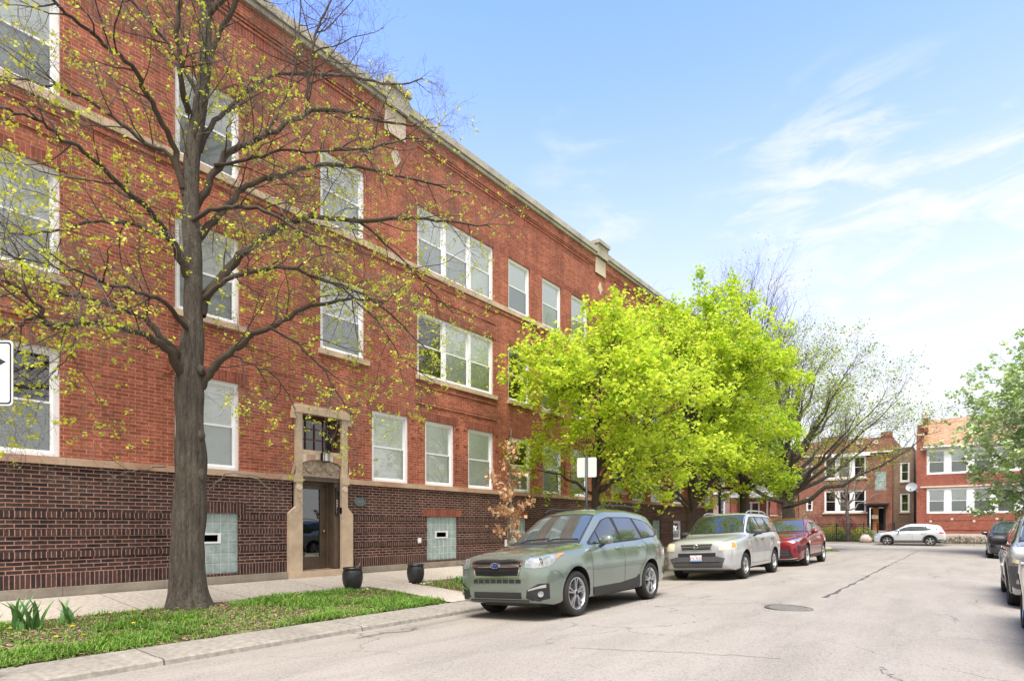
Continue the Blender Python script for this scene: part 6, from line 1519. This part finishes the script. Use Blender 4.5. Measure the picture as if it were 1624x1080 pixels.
# the leafy maples along the kerb
def maple(name, label, loc, crown, rx, rz_, h0, seed, lean=(0, 0), nleaf=9, group=None, mats=None, dens=1.0, trunk_r=.13, weights=None, lsize=.11, dark=TWIG, fork=1.9):
    t = thing(name, label, 'tree', loc, 0, group); T = Twigs(seed); r = random.Random(seed)
    cx_, cy_, cz_ = crown; base = Vector(loc)
    pts = [base + Vector((lean[0] * q / 4, lean[1] * q / 4, fork * q / 4 - (.1 if q == 0 else 0))) for q in range(5)]
    mb = MB(); mb.tube(pts, [trunk_r * 1.35, trunk_r * 1.08, trunk_r, trunk_r * .95, trunk_r * .95], dark, 14, cap=False)
    n1 = int(19 * dens); tips = []
    lead = [pts[4].lerp(Vector((cx_, cy_, cz_ + rz_ * .62)), q / 10) + Vector((r.gauss(0, .05), r.gauss(0, .05), 0)) * (1 if q else 0) for q in range(11)]
    mb.tube(lead, [trunk_r * .95 * (1 - .9 * q / 10) for q in range(11)], dark, 10, cap=False)
    for j in range(n1):
        ph = j * 2.39996; el = math.sqrt((j + .5) / n1)          # 0 centre .. 1 rim
        tgt = Vector((cx_ + rx * .86 * el * math.cos(ph), cy_ + rx * .86 * el * math.sin(ph), cz_ + rz_ * ((.82 * math.sqrt(max(0, 1 - el * el))) * (1, .55, -.1)[j % 3] - (0, .15, .52)[j % 3] * el)))
        lf_ = max(0, min(7.5, (tgt.z - pts[4].z) / (cz_ + rz_ - pts[4].z) * 9 - 2.2 + r.uniform(-.6, .6))); s0 = lead[int(lf_)].lerp(lead[int(lf_) + 1], lf_ % 1); P = []; tk = (1 - .09 * lf_)
        for q in range(8):
            u = q / 7; m = s0.lerp(tgt, u); m.z += .28 * (tgt.z - s0.z) * math.sin(math.pi * u) * (.5 if el < .5 else 1) * .6; P.append(m + Vector((r.gauss(0, .07), r.gauss(0, .07), r.gauss(0, .05))) * (1 if 0 < q else 0))
        rad = [max(.008, trunk_r * .42 * tk * (1 - u / 7) ** 1.2 + .008) for u in range(8)]
        mb.tube(P, rad, dark, 7, cap=False)
        dirs = [(P[min(i + 1, 7)] - P[max(i - 1, 0)]).normalized() for i in range(8)]
        T.children(P, dirs, 1, rad, 0, dict(seg=[.3, .25, .2, .2], wander=[.1, .14, .2, .2], trop=[.04, .04, .04, .0], tiplvl=1, max=3, n=[10, 6, 2.5, 0], t0=[.28, .25, .2, .2], ang=[(35, 75), (30, 70), (30, 70), (30, 70)], len=[rx * .50, rx * .26, .28, .2], rad=[.015, .007, .004, .003], lift=.05), dens=1.0)
    T.mesh(mb, [dark, dark, dark, TWIG2], (6, 5, 4, 3, 3))
    def inside(p): return ((p.x - cx_) / (rx * 1.08)) ** 2 + ((p.y - cy_) / (rx * 1.08)) ** 2 + ((p.z - cz_) / (rz_ * 1.06)) ** 2 < 1.0 + .25 * math.sin(p.x * 3.1 + p.y * 2.3) * math.cos(p.z * 2.7)
    from mathutils import noise as mn_
    tips = [p for p, d in T.tips if inside(p) and mn_.noise(p * .95 + Vector((seed, 0, 0))) > -.29 + .1 * r.random()]
    o = mb.build('trunk', t); relocate(o, loc)
    o = leaves('crown', tips, t, mats or [MP1, MP2, MP3], lsize, nleaf, .10, seed, droop=.05, shape='maple', weights=weights or [.5, .36, .14]); relocate(o, loc)
    print(name, len(tips)); return t
maple('maple_tree', 'lime green maple nearest the camera, just behind the blank sign', (-9.0, 15.4, .1), (-8.7, 15.7, 5.05), 3.35, 3.3, 0, 21, (0, .1), 9, 'lime green maples along the curb', fork=2.3, trunk_r=.12)
maple('maple_tree', 'taller lime green maple with dark forked trunk behind the silver boxy car', (-9.0, 22.9, .1), (-8.8, 23.6, 6.5), 4.1, 5.1, 0, 22, (.1, .1), 13, 'lime green maples along the curb', trunk_r=.17, fork=1.9, dens=1.3, weights=[.55, .25, .2])
maple('maple_tree', 'third lime green maple, thinner leaves over the red car, near the corner', (-9.0, 30.3, .1), (-9.3, 30.3, 5.9), 3.1, 4.2, 0, 23, (0, .1), 10, 'lime green maples along the curb', trunk_r=.24, fork=3.0, weights=[.5, .1, .4])

# bare, sparse spreading trees
def bare_tree(name, label, loc, height, spread, seed, trunk_r, fork, n1, leafm=None, lper=3, up=.5, mats=(TWIG2, TWIG2, TWIG2, TWIG2), lsize=.09, group=None, twig=1.0, ldens=1.0, tkk=1.0):
    t = thing(name, label, 'tree', loc, 0, group); T = Twigs(seed); r = random.Random(seed); base = Vector(loc); mb = MB()
    pts = [base + Vector((r.gauss(0, .03), r.gauss(0, .03), fork * q / 5 - (.1 if q == 0 else 0))) for q in range(6)]
    mb.tube(pts, [trunk_r * (1.4, 1.1, 1.0, .95, .9, .85)[q] for q in range(6)], BARK, 14, cap=False)
    lead = [pts[5].lerp(base + Vector((0, 0, height * .92)), q / 12) + Vector((r.gauss(0, .08), r.gauss(0, .08), 0)) * (1 if q else 0) for q in range(13)]
    mb.tube(lead, [trunk_r * .8 * (1 - q / 12) ** 1.2 + .012 for q in range(13)], mats[0], 10, cap=False)
    for j in range(n1):
        ph = j * 2.39996 + seed; el = ((j + .6) / n1) ** .6; top = fork + (height - fork) * (1 - (1 - up) * el ** 2)
        lf_ = max(0, 6.5 * (1 - el) ** 1.0 + r.uniform(-.5, .8)); s0 = lead[int(lf_)].lerp(lead[int(lf_) + 1], lf_ % 1); tgt = base + Vector((spread * el * math.cos(ph), spread * el * math.sin(ph), top)); P = []
        for q in range(10):
            u = q / 9; m = Vector((s0.x + (tgt.x - s0.x) * u ** .85, s0.y + (tgt.y - s0.y) * u ** .85, s0.z + (tgt.z - s0.z) * u ** (1.05 if el > .5 else .95))); P.append(m + (Vector((r.gauss(0, .1), r.gauss(0, .1), r.gauss(0, .08))) if q else Vector((0, 0, 0))))
        rad = [trunk_r * .36 * (1 - u / 9) ** 1.3 + .012 for u in range(10)]; mb.tube(P, rad, mats[0], 7, cap=False)
        dirs = [(P[min(i + 1, 9)] - P[max(i - 1, 0)]).normalized() for i in range(10)]
        T.children(P, dirs, 1, rad, 0, dict(seg=[.5, .35, .25, .2], wander=[.09, .12, .15, .2], trop=[.06, .05, .03, .0], tiplvl=2, max=4, n=[9 * twig, 6 if tkk == 1 else 4.5, 3 if tkk == 1 else 2, 1.6 if tkk == 1 else 0], t0=[.25, .2, .2, .2], ang=[(20, 50), (20, 50), (20, 55), (20, 60)], len=[height * .20, height * .10, height * .055, height * .03], rad=[.030 * tkk, .020 * tkk, .016 * tkk, .014 * tkk], lift=.05))
    T.mesh(mb, mats, (6, 4, 3, 3, 3)); o = mb.build('trunk', t); relocate(o, loc)
    if leafm:
        tips = [p for p, d in T.tips if r.random() < ldens]; o = leaves('crown', tips, t, leafm, lsize, lper, .12, seed); relocate(o, loc)
    print(name, len(T.lines)); return t
bare_tree('street_tree', 'wide spreading tree with sparse leaves and thick trunk, just past the red car', (-9.0, 39.3, 0), 12.4, 7.8, 31, .42, 2.6, 30, [FARL, MP3, BUD1], 2, .42, (BARK, TWIG2, TWIG2, TWIG2), .10)
bare_tree('tall_tree', 'tallest bare tree far behind the maples, its fan of thin branches against the sky', (-15.6, 52.5, 0), 22.8, 5.2, 32, .34, 8, 24, [FARL], 1, .72, (TWIG, TWIG, TWIG, TWIG), .10, ldens=.25, tkk=1.5)
bare_tree('young_tree', 'small bare tree with pale trunk growing in the yard by the iron fence', (-8.2, 56.4, .12), 7.3, 3.3, 33, .16, 2.6, 11, [FARL, BUD1], 1, .5, (TWIG2, TWIG2, TWIG2, TWIG2), .08, twig=.6, ldens=.4)
maple('apple_tree', 'green leafy tree with pale leaf undersides at the right edge of the photo', (4.9, 38.5, .06), (5.5, 38.2, 6.2), 6.6, 5.3, 0, 41, (0, 0), 10, None, [AP1, AP2], 2.2, .2, [.6, .4], .17, TWIG2, 1.9)

# dead leafed sapling behind the green car
SP = (-8.95, 11.25, .1); t = thing('sapling', 'slim young tree hung with curled brown dead leaves between green car and building', 'tree', SP); mb = MB(); r = random.Random(8)
pts = [Vector(SP) + Vector((r.gauss(0, .02), r.gauss(0, .02), 3.75 * q / 12)) for q in range(13)]; mb.tube(pts, [.03 * (1 - .75 * q / 12) for q in range(13)], TWIG2, 7)
tips = []
for q, (h, dy, dz) in enumerate(((1.05, .35, .1), (1.2, -.42, .15), (1.35, .5, .25), (1.55, -.7, .3), (1.62, .62, .22), (1.7, -.35, .1), (1.85, .75, .12), (1.95, -.5, .28), (2.1, .3, .2), (2.3, -.75, .32), (2.35, .22, .2), (2.6, .2, .15), (2.75, -.45, .35), (2.9, .12, .2), (3.1, -.2, .3), (3.3, .1, .2))):
    a = Vector((SP[0], SP[1], SP[2] + h)); b = a + Vector((r.uniform(-.25, .35), dy, dz)); m = a.lerp(b, .5) + Vector((0, 0, .08)); mb.tube([a, m, b], [.008, .006, .003], TWIG2, 4)
    for k in range(5 if h < 2.5 else 2): tips.append(a.lerp(b, .45 + .13 * k) + Vector((r.gauss(0, .06), r.gauss(0, .08), r.gauss(0, .05))))
o = mb.build('trunk', t); relocate(o, SP); o = leaves('crown', tips, t, [DEAD, DEAD2], .10, 11, .07, 5, droop=.07, flat=-.3); relocate(o, SP)
mb = MB(); mb.box((SP[0] - .02, SP[1] - .18, .95), (SP[0] - .015, SP[1] - .10, 1.12), WHITE); o = mb.build('tree_tag', t); relocate(o, SP)

# ------------------------------------------------------------------ shrubs, hedge, yard
def bush(name, label, loc, rad, n, size, mats, seed, per=3, w=None, twigs=0, cat='shrub', group=None):
    t = thing(name, label, cat, loc, 0, group); rs = np.random.RandomState(seed)
    d = rs.normal(0, 1, (n, 3)); d /= np.linalg.norm(d, axis=1)[:, None]; q = rs.uniform(.25, 1, n)[:, None] ** .4
    P = d * q * np.array(rad) * (1 + .14 * np.sin(d[:, :1] * 9 + d[:, 2:] * 7)); P[:, 2] = np.abs(P[:, 2] + rad[2] * .55)
    leaves('foliage', [Vector(p) for p in P], t, mats, size, per, size * .8, seed, weights=w)
    mb = MB(); r = random.Random(seed)
    for k in range(8 + twigs):
        e = Vector((r.uniform(-1, 1) * rad[0], r.uniform(-1, 1) * rad[1], rad[2] * r.uniform(.8, 1.5))); mb.tube([(0, 0, 0), e * .5 + Vector((0, 0, .1)), e], [.02, .012, .005], TWIG2, 4)
    mb.build('stem', t); return t
LIME = [mat('lime_leaf', (.40, .46, .02), .6, trans=.3), mat('lime_leaf_deep', (.22, .32, .03), .6, trans=.3)]
WINE = [mat('wine_leaf', (.10, .02, .03), .6, trans=.2), mat('wine_leaf_light', (.16, .04, .05), .6)]
GRN = [mat('shrub_green', (.06, .14, .03), .6, trans=.2, var=.3), mat('shrub_green_light', (.12, .22, .04), .6, trans=.2)]
bush('hedge', 'bright lime yellow hedge behind the iron fence, left of the small tree', (-9.6, 58.0, .12), (1.35, .7, .95), 700, .10, LIME, 51)
bush('hedge', 'bright lime yellow hedge behind the iron fence, right of the small tree', (-7.3, 58.0, .12), (.9, .7, .85), 500, .10, LIME, 52)
bush('shrub', 'dark wine red shrub rising behind the lime yellow hedge', (-8.9, 59.4, .12), (1.1, .7, 1.5), 500, .11, WINE, 53)
bush('shrub', 'dark wine red shrub at the left end of the lime hedge', (-11.2, 58.8, .12), (.9, .7, 1.5), 400, .11, WINE, 57)
bush('shrub', 'big twiggy shrub with yellow green tips beside the thick leaning trunk', (-12.6, 57.6, .12), (1.7, 1.2, 2.3), 420, .12, [FARL, LIME[0], TWIG2], 54, 2, [.3, .3, .4], 60)
bush('shrub', 'low dark green shrub behind the iron fence beside the brown brick house', (-9.0, 57.0, .12), (1.5, .4, .55), 500, .09, GRN, 55)
bush('shrub', 'small dark green round shrub near the open wooden door', (-6.9, 57.2, .12), (.6, .45, .65), 260, .08, GRN, 56)
bush('shrub', 'light green shrub in front of the porch column', (-14.4, 58.5, .12), (.9, .6, 1.3), 380, .11, [MP1, MP2], 58)
bush('hedge', 'low brown clipped hedge along the base of the bright red brick house', (2.2, 56.45, .12), (6.5, .3, .38), 2200, .07, [mat('hedge_brown', (.14, .09, .06), .8), mat('hedge_brown_dark', (.08, .06, .04), .8)], 59)
# iron fence
fn = thing('iron_fence', 'black iron picket fence in front of the brown brick house', 'fence', (-9, 55.95, .12)); r = random.Random(2)
mb = MB(); 
for x in np.arange(-4.2, 4.1, .115): mb.box((x - .009, -.009, .05), (x + .009, .009, 1.46), IRON)
for z in (.15, 1.28, 1.46): mb.box((-4.2, -.015, z), (4.15, .015, z + .035), IRON)
mb.build('picket_panel', fn)
for x in (-4.2, -2.1, 0.02, 2.02, 2.98, 4.15):
    mb = MB(); mb.box((x - .035, -.035, -.02), (x + .035, .035, 1.6), IRON); mb.lathe([(.0, 1.66), (.045, 1.62), (.045, 1.6)], IRON, 8, center=(x, 0, 0)); mb.build('post', fn)
lf = thing('low_fence', 'knee high black wire fence along the parkway by the small tree', 'fence', (-9.5, 54.75, .1)); mb = MB()
for x in np.arange(-2.8, 2.9, .14): mb.box((x - .008, -.008, 0), (x + .008, .008, .72), IRON)
for z in (.12, .66): mb.box((-2.8, -.012, z), (2.86, .012, z + .03), IRON)
mb.build('picket_panel', lf)
def rock(label, x, y, z, a, b, c_, seed, m=None, group='boulders'):
    mb = MB(); r = random.Random(seed); K = 12; vs = []
    for i in range(8):
        t = math.pi * i / 7
        for k in range(K):
            u = 2 * math.pi * k / K; q = 1 + .13 * math.sin(3 * u + seed) + .1 * math.cos(2 * t + u * 2 + seed) + r.uniform(-.05, .05)
            vs.append((a * q * math.sin(t) * math.cos(u), b * q * math.sin(t) * math.sin(u), c_ * q * (math.cos(t) * .9 + .6)))
    mb.raw(vs, [(i * K + k, i * K + (k + 1) % K, (i + 1) * K + (k + 1) % K, (i + 1) * K + k) for i in range(7) for k in range(K)], m or PALE, True)
    o = mb.build('boulder'); o.location = (x, y, z); tag(o, label, 'rock', group)
ROCKM = mat('granite_rock', (.42, .34, .29), .9, var=.3, vscale=3, bump=.6, bscale=10)
rock('large pale boulder at the foot of the fence, left of the silver crossover hood', -6.75, 54.8, .1, .46, .35, .42, 1, ROCKM)
rock('low pale boulder by the fence just right of the red car', -10.9, 54.8, .1, .42, .3, .28, 2, ROCKM)
rock('flat boulder between the low boulder and the small tree', -10.1, 54.8, .1, .38, .3, .33, 3, ROCKM)
rock('low pinkish rock at the tip of the curb corner', -6.9, 38.9, .0, .45, .5, .16, 4, ROCKM)
rock('pinkish rock in the grass at the curb corner, behind the first', -7.6, 38.2, .0, .5, .4, .24, 5, ROCKM)
# satellite dish beside the red house
sdh = thing('satellite_dish', 'grey satellite dish on a bracket at the corner of the red house', 'satellite dish', (-3.25, 56.9, 4.2))
mb = MB(); mb.lathe([(.0, .0), (.2, .02), (.38, .08), (.40, .09)], mat('dish_grey', (.24, .26, .28), .5), 28); o = mb.build('dish', sdh); o.rotation_euler = (R(62), R(-12), 0); o.location = (-.5, -.25, .35)
mb = MB(); mb.tube([(0, 0, -.1), (-.12, -.05, .0), (-.4, -.12, .3)], .02, GALV, 6); mb.tube([(-.5, -.2, .1), (-.55, -.75, .18)], .012, GALV, 5); mb.box((-.6, -.82, .14), (-.5, -.72, .24), GREYP); mb.build('bracket', sdh)
# overhead wire
mb = MB(); mb.tube([(-16, 57.5 + q * 0, 9.6) for q in (0,)] + [(-16 + 36 * q / 20, 57.5, 10.4 - 1.3 * (1 - ((q - 10) / 10) ** 2) + q * .06) for q in range(1, 21)], .018, BLACKP, 4); o = mb.build('overhead_wire'); tag(o, 'thin overhead wire crossing the sky above the red house roof', 'wire')

# ------------------------------------------------------------------ street furniture
# regulation sign at the left edge, cut by the frame
sg = thing('street_sign', 'white parking sign with black rounded border, cut by the left edge of the photo', 'sign', (-7.215, 1.235, .0), R(38))
def rrect(w, h, r_, y, k=6):
    P = []
    for cx_, cz_, a0 in ((w / 2 - r_, h / 2 - r_, 0), (-w / 2 + r_, h / 2 - r_, 90), (-w / 2 + r_, -h / 2 + r_, 180), (w / 2 - r_, -h / 2 + r_, 270)):
        for q in range(k + 1): a = R(a0 + 90 * q / k); P.append((cx_ + r_ * math.cos(a), y, cz_ + r_ * math.sin(a)))
    return P
def plate(w, h, r_, m, mb, y0, y1, z):
    A = [(x, y, zz + z) for x, y, zz in rrect(w, h, r_, y0)]; B = [(x, y, zz + z) for x, y, zz in rrect(w, h, r_, y1)]; n = len(A)
    mb.raw(A + B, [tuple(range(n)), tuple(range(n, 2 * n))] + [(i, (i + 1) % n, (i + 1) % n + n, i + n) for i in range(n)], m)
mb = MB(); mb.tube([(0, .04, 0), (0, .04, 3.3)], .028, GALV, 10); mb.build('post', sg)
SZ = 2.88
mb = MB(); plate(.46, .61, .04, SIGNW, mb, -.002, .002, SZ); pn = mb.build('panel', sg)
mb = MB(); A_ = rrect(.43, .58, .032, -.0035); B_ = rrect(.40, .55, .024, -.0035); n = len(A_)
mb.raw([(x, y, z + SZ) for x, y, z in A_ + B_], [(i, (i + 1) % n, (i + 1) % n + n, i + n) for i in range(n)], BLACKINK)
mb.raw([(.10, -.0035, SZ + .14), (.165, -.0035, SZ + .105), (.10, -.0035, SZ + .07)], [(0, 1, 2)], BLACKINK); mb.raw([(-.13, -.0035, SZ + .117), (.10, -.0035, SZ + .117), (.10, -.0035, SZ + .093), (-.13, -.0035, SZ + .093)], [(0, 1, 2, 3)], BLACKINK)
mb.build('border', pn)
# back of the parking sign by the green car
s2 = thing('street_sign', 'blank back of a white sign on a dark post behind the green car', 'sign', (-7.05, 11.75, .0), R(20))
mb = MB(); mb.tube([(0, -.03, 0), (0, -.03, 3.08)], .030, mat('dark_post', (.03, .034, .04), .5, .4), 8); mb.build('post', s2)
mb = MB(); plate(.46, .46, .035, SIGNB, mb, .0, .004, 2.82); mb.build('panel', s2)
# lamp post shaft near the porch house
lp = thing('lamp_post', 'dark painted post in front of the pink brick house', 'post', (-9.3, 27.6, .1)); mb = MB()
mb.lathe([(.12, 0), (.12, .5), (.075, .62), (.06, 6.5), (0, 6.5)], mat('post_black', (.015, .02, .025), .4, .3), 14); mb.build('shaft', lp)
mb = MB(); mb.tube([(0, 0, 6.4), (.3, 0, 6.9), (1.2, 0, 7.1)], .04, mat('post_black', (.02, .02, .02)), 8); mb.box((1.1, -.12, 7.02), (1.7, .12, 7.16), GREYP); mb.build('lamp_arm', lp)
# planters
POT = mat('glazed_pot', (.022, .023, .026), .38, var=.35, vscale=5, bump=.15, bscale=12)
for lab, (x, y, z), s_ in (('black ceramic planter pot at the parkway edge, left one, in front of the doorway', (-9.98, 7.35, .15), 1.0), ('black ceramic planter pot beside the walkway, right one, below the glass block window', (-9.95, 9.05, .155), .95)):
    p = thing('planter_pot', lab, 'planter', (x, y, z), 0, 'black planter pots flanking the walkway'); mb = MB()
    mb.lathe([(0, 0), (.135, 0), (.15, .02), (.19, .12), (.208, .22), (.205, .32), (.185, .395), (.178, .405), (.195, .415), (.20, .44), (.19, .455), (.165, .455), (.16, .40), (0, .39)], POT, 36)
    for i in range(len(mb.v)): mb.v[i] = tuple(c_ * s_ for c_ in mb.v[i])
    o = mb.build('pot', p, 35)
    mb = MB(); mb.lathe([(.158 * s_, .42 * s_), (0, .425 * s_)], SOIL, 20); mb.build('soil_fill', p)
    if s_ == 1.0: mb = MB(); mb.tube([(.05, .1, .41), (.06, .12, .50), (.02, .16, .53)], .006, DEAD2, 4); mb.tube([(.04, .08, .41), (.02, .09, .48)], .006, DEAD2, 4); mb.build('dry_stem', p)
# white stones below the pots
mb = MB(); r = random.Random(6)
for (x, y) in ((-9.95, 7.35), (-9.95, 9.05)):
    for k in range(26):
        a = r.uniform(0, 6.28); d = r.uniform(.18, .34); mb.lathe([(0, .03), (.03, .015), (.03, 0)], PALE, 6, center=(x + d * math.cos(a), y + d * math.sin(a), .145), smooth=False)
o = mb.build('pebbles'); tag(o, kind='stuff'); o['label'] = 'white pebbles scattered round the two planter pots'; o['category'] = 'pebbles'

# ------------------------------------------------------------------ grass and weeds on the parkway
def pk_z(x): return float(np.interp(-x, [7.6, 8.4, 9.3, 10.1], [.010, .075, .125, .148]))
rs = np.random.RandomState(12)
from mathutils import noise as mn
def grass_patch(name, y0, y1, n, label, x0=-10.05, x1=-7.66, thin=.0, hmul=1.0):
    V = []; F = []; M = []
    k = 0
    while k < n:
        x = rs.uniform(x0, x1); y = rs.uniform(y0, y1)
        q = mn.noise(Vector((x * 1.1, y * .8, 3.1))) + .5 * mn.noise(Vector((x * 3.3, y * 2.6, 1.2)))
        k += 1
        if q < thin + rs.uniform(-.16, .16) and rs.rand() > .20: continue
        if (x + 9.9) ** 2 + (y - 4.3) ** 2 < .42 ** 2: continue
        if -10.12 < x < -7.6 and 7.74 < y < 8.9: continue
        z = pk_z(x); a = rs.uniform(0, 6.283); h = rs.uniform(.035, .09) * (1 + .8 * max(0, q)) * hmul; w = rs.uniform(.003, .007)
        broad = rs.rand() < .28
        if broad: h *= .7; w = rs.uniform(.012, .024)
        ln = rs.uniform(.4, 1.5) * h if not broad else h * 2.0
        dx, dy = math.cos(a), math.sin(a); px_, py_ = -dy * w, dx * w; b = len(V)
        if broad: h *= .55
        V += [(x - px_ * .5, y - py_ * .5, z - .005), (x + px_ * .5, y + py_ * .5, z - .005), (x + dx * ln * .5 + px_, y + dy * ln * .5 + py_, z + h * .75), (x + dx * ln * .5 - px_, y + dy * ln * .5 - py_, z + h * .75), (x + dx * ln, y + dy * ln, z + h)]
        F += [(b, b + 1, b + 2, b + 3), (b + 3, b + 2, b + 4)]
        m = 0 if rs.rand() < .62 else (1 if rs.rand() < .85 else 2); M += [m, m]
    me = bpy.data.meshes.new(name); me.from_pydata(V, [], F)
    for m in (GR1, GR2, GR3): me.materials.append(m)
    me.polygons.foreach_set('material_index', M); o = link(name, me); tag(o, label, 'grass', kind='stuff'); return o
grass_patch('grass', 1.0, 7.75, 42000, 'ragged green grass and weeds on the parkway round the big trunk', thin=.15, hmul=.85)
grass_patch('grass', 8.95, 14, 6000, 'sparse green weeds on the mulch strip beside the green car', thin=.02)
grass_patch('grass', 27, 39, 9000, 'green grass at the curb corner past the red car', x0=-8.8, x1=-6.2, thin=-.3, hmul=1.3)
flatg = mat('lawn', (.12, .28, .03), .9, var=.3, vscale=1.5)
flat('far_lawn', -1.9, 9, 54.55, 54.88, .13, flatg)
def litter(name, y0, y1, n, x0, x1, label):
    V = []; F = []; M = []
    for k in range(n):
        x = rs.uniform(x0, x1); y = rs.uniform(y0, y1)
        if 7.74 < y < 8.9: continue
        z = pk_z(x) + rs.uniform(.003, .016); a = rs.uniform(0, 6.28); l = rs.uniform(.012, .035); w = l * rs.uniform(.2, .6); b = len(V); c_, s_ = math.cos(a), math.sin(a)
        V += [(x - l * c_, y - l * s_, z), (x - w * -s_, y - w * c_, z + rs.uniform(0, .012)), (x + l * c_, y + l * s_, z), (x + w * -s_, y + w * c_, z + rs.uniform(0, .01))]; F.append((b, b + 1, b + 2, b + 3)); M.append(int(rs.randint(3)))
    me = bpy.data.meshes.new(name); me.from_pydata(V, [], F)
    for m in (DEAD2, mat('bark_chip', (.12, .075, .045), .9), mat('straw', (.42, .34, .20), .9)): me.materials.append(m)
    me.polygons.foreach_set('material_index', M); o = link(name, me); tag(o, label, 'litter', kind='stuff')
litter('leaf_litter', 1.0, 7.7, 9000, -10.05, -7.68, 'dry leaf scraps and chips on the bare parkway soil')
litter('leaf_litter', 8.95, 16, 3500, -10.0, -7.7, 'brown mulch chips beside the green car')
xsec('mulch_bed', [(-7.7, .022), (-8.4, .080), (-9.3, .130), (-10.0, .150)], 8.9, 16, MULCH)
# dandelions and iris plants
YEL = mat('dandelion_yellow', (.80, .58, .01), .6)
rd = random.Random(14)
spots = [(-9.1, 1.75), (-8.75, 2.3), (-8.3, 2.0), (-8.2, 2.25), (-9.5, 2.9), (-9.35, 3.25), (-9.55, 3.2), (-9.4, 3.75), (-9.75, 3.95), (-9.25, 4.35), (-9.3, 5.7), (-8.6, 2.9), (-8.7, 3.6)]
protos = None
for i, (x, y) in enumerate(spots):
    if protos is None:
        mb = MB(); mb.tube([(0, 0, 0), (.005, .003, .07), (0, 0, .105)], .003, GR2, 5, cap=False)
        st = mb; d_ = thing('dandelion', 'yellow dandelion flower in the parkway grass near the big trunk', 'flower', (x, y, pk_z(x)), 0, 'dandelions in the parkway grass')
        st.build('stem', d_)
        mb = MB()
        for k in range(22):
            a = k * 2.4; rr_ = .008 + .018 * (k / 22) ** .5; mb.raw([(0, 0, .104), (rr_ * math.cos(a - .2), rr_ * math.sin(a - .2), .116 - .008 * k / 22), (1.15 * rr_ * math.cos(a), 1.15 * rr_ * math.sin(a), .118 - .010 * k / 22), (rr_ * math.cos(a + .2), rr_ * math.sin(a + .2), .116 - .008 * k / 22)], [(0, 1, 2, 3)], YEL)
        mb.build('flower', d_)
        protos = d_
    else:
        c_ = protos.copy(); COL.objects.link(c_); c_.location = (x, y, pk_z(x)); c_.rotation_euler = (rd.uniform(-.2, .2), rd.uniform(-.2, .2), rd.uniform(0, 6)); s_ = rd.uniform(.8, 1.15); c_.scale = (s_,) * 3
        for ch in protos.children: q = ch.copy(); COL.objects.link(q); q.parent = c_
IRG = mat('iris_leaf', (.12, .26, .075), .5, trans=.25, var=.2, vscale=5)
for lab, x, y, n, h in (('clump of broad pointed iris leaves in the parkway grass, the larger clump at left', -9.5, 2.0, 22, .50), ('small upright iris clump just right of the larger one', -9.6, 2.5, 7, .40), ('iris clump cut by the left edge of the photo', -9.45, 1.55, 8, .30), ('tuft of fresh green leaves beside the mulch bed near the green car headlight', -9.3, 9.9, 12, .26)):
    t = thing('iris_plant', lab, 'plant', (x, y, pk_z(x)), 0, 'iris plants on the parkway'); r = random.Random(int(x * 100 + y * 77))
    for k in range(n):
        a = r.uniform(0, 6.28); hh = h * r.uniform(.55, 1); ln = hh * r.uniform(.2, .75); w = r.uniform(.022, .036); ox = r.gauss(0, .06); oy = r.gauss(0, .07); mb = MB(); vs = []
        for q in range(6):
            u = q / 5; ww = w * (math.sin(math.pi * min(1, u * .8 + .22)) ** .8) * (1 if q < 5 else .02); cxx = ln * u ** 1.8; zz = hh * (u - .12 * u * u)
            vs += [(ox + cxx * math.cos(a) - ww * math.sin(a), oy + cxx * math.sin(a) + ww * math.cos(a), zz), (ox + cxx * math.cos(a), oy + cxx * math.sin(a), zz - ww * .4), (ox + cxx * math.cos(a) + ww * math.sin(a), oy + cxx * math.sin(a) - ww * math.cos(a), zz)]
        mb.raw(vs, [(3 * q + e, 3 * q + e + 1, 3 * q + e + 4, 3 * q + e + 3) for q in range(5) for e in (0, 1)], IRG, True); mb.build('leaf', t)
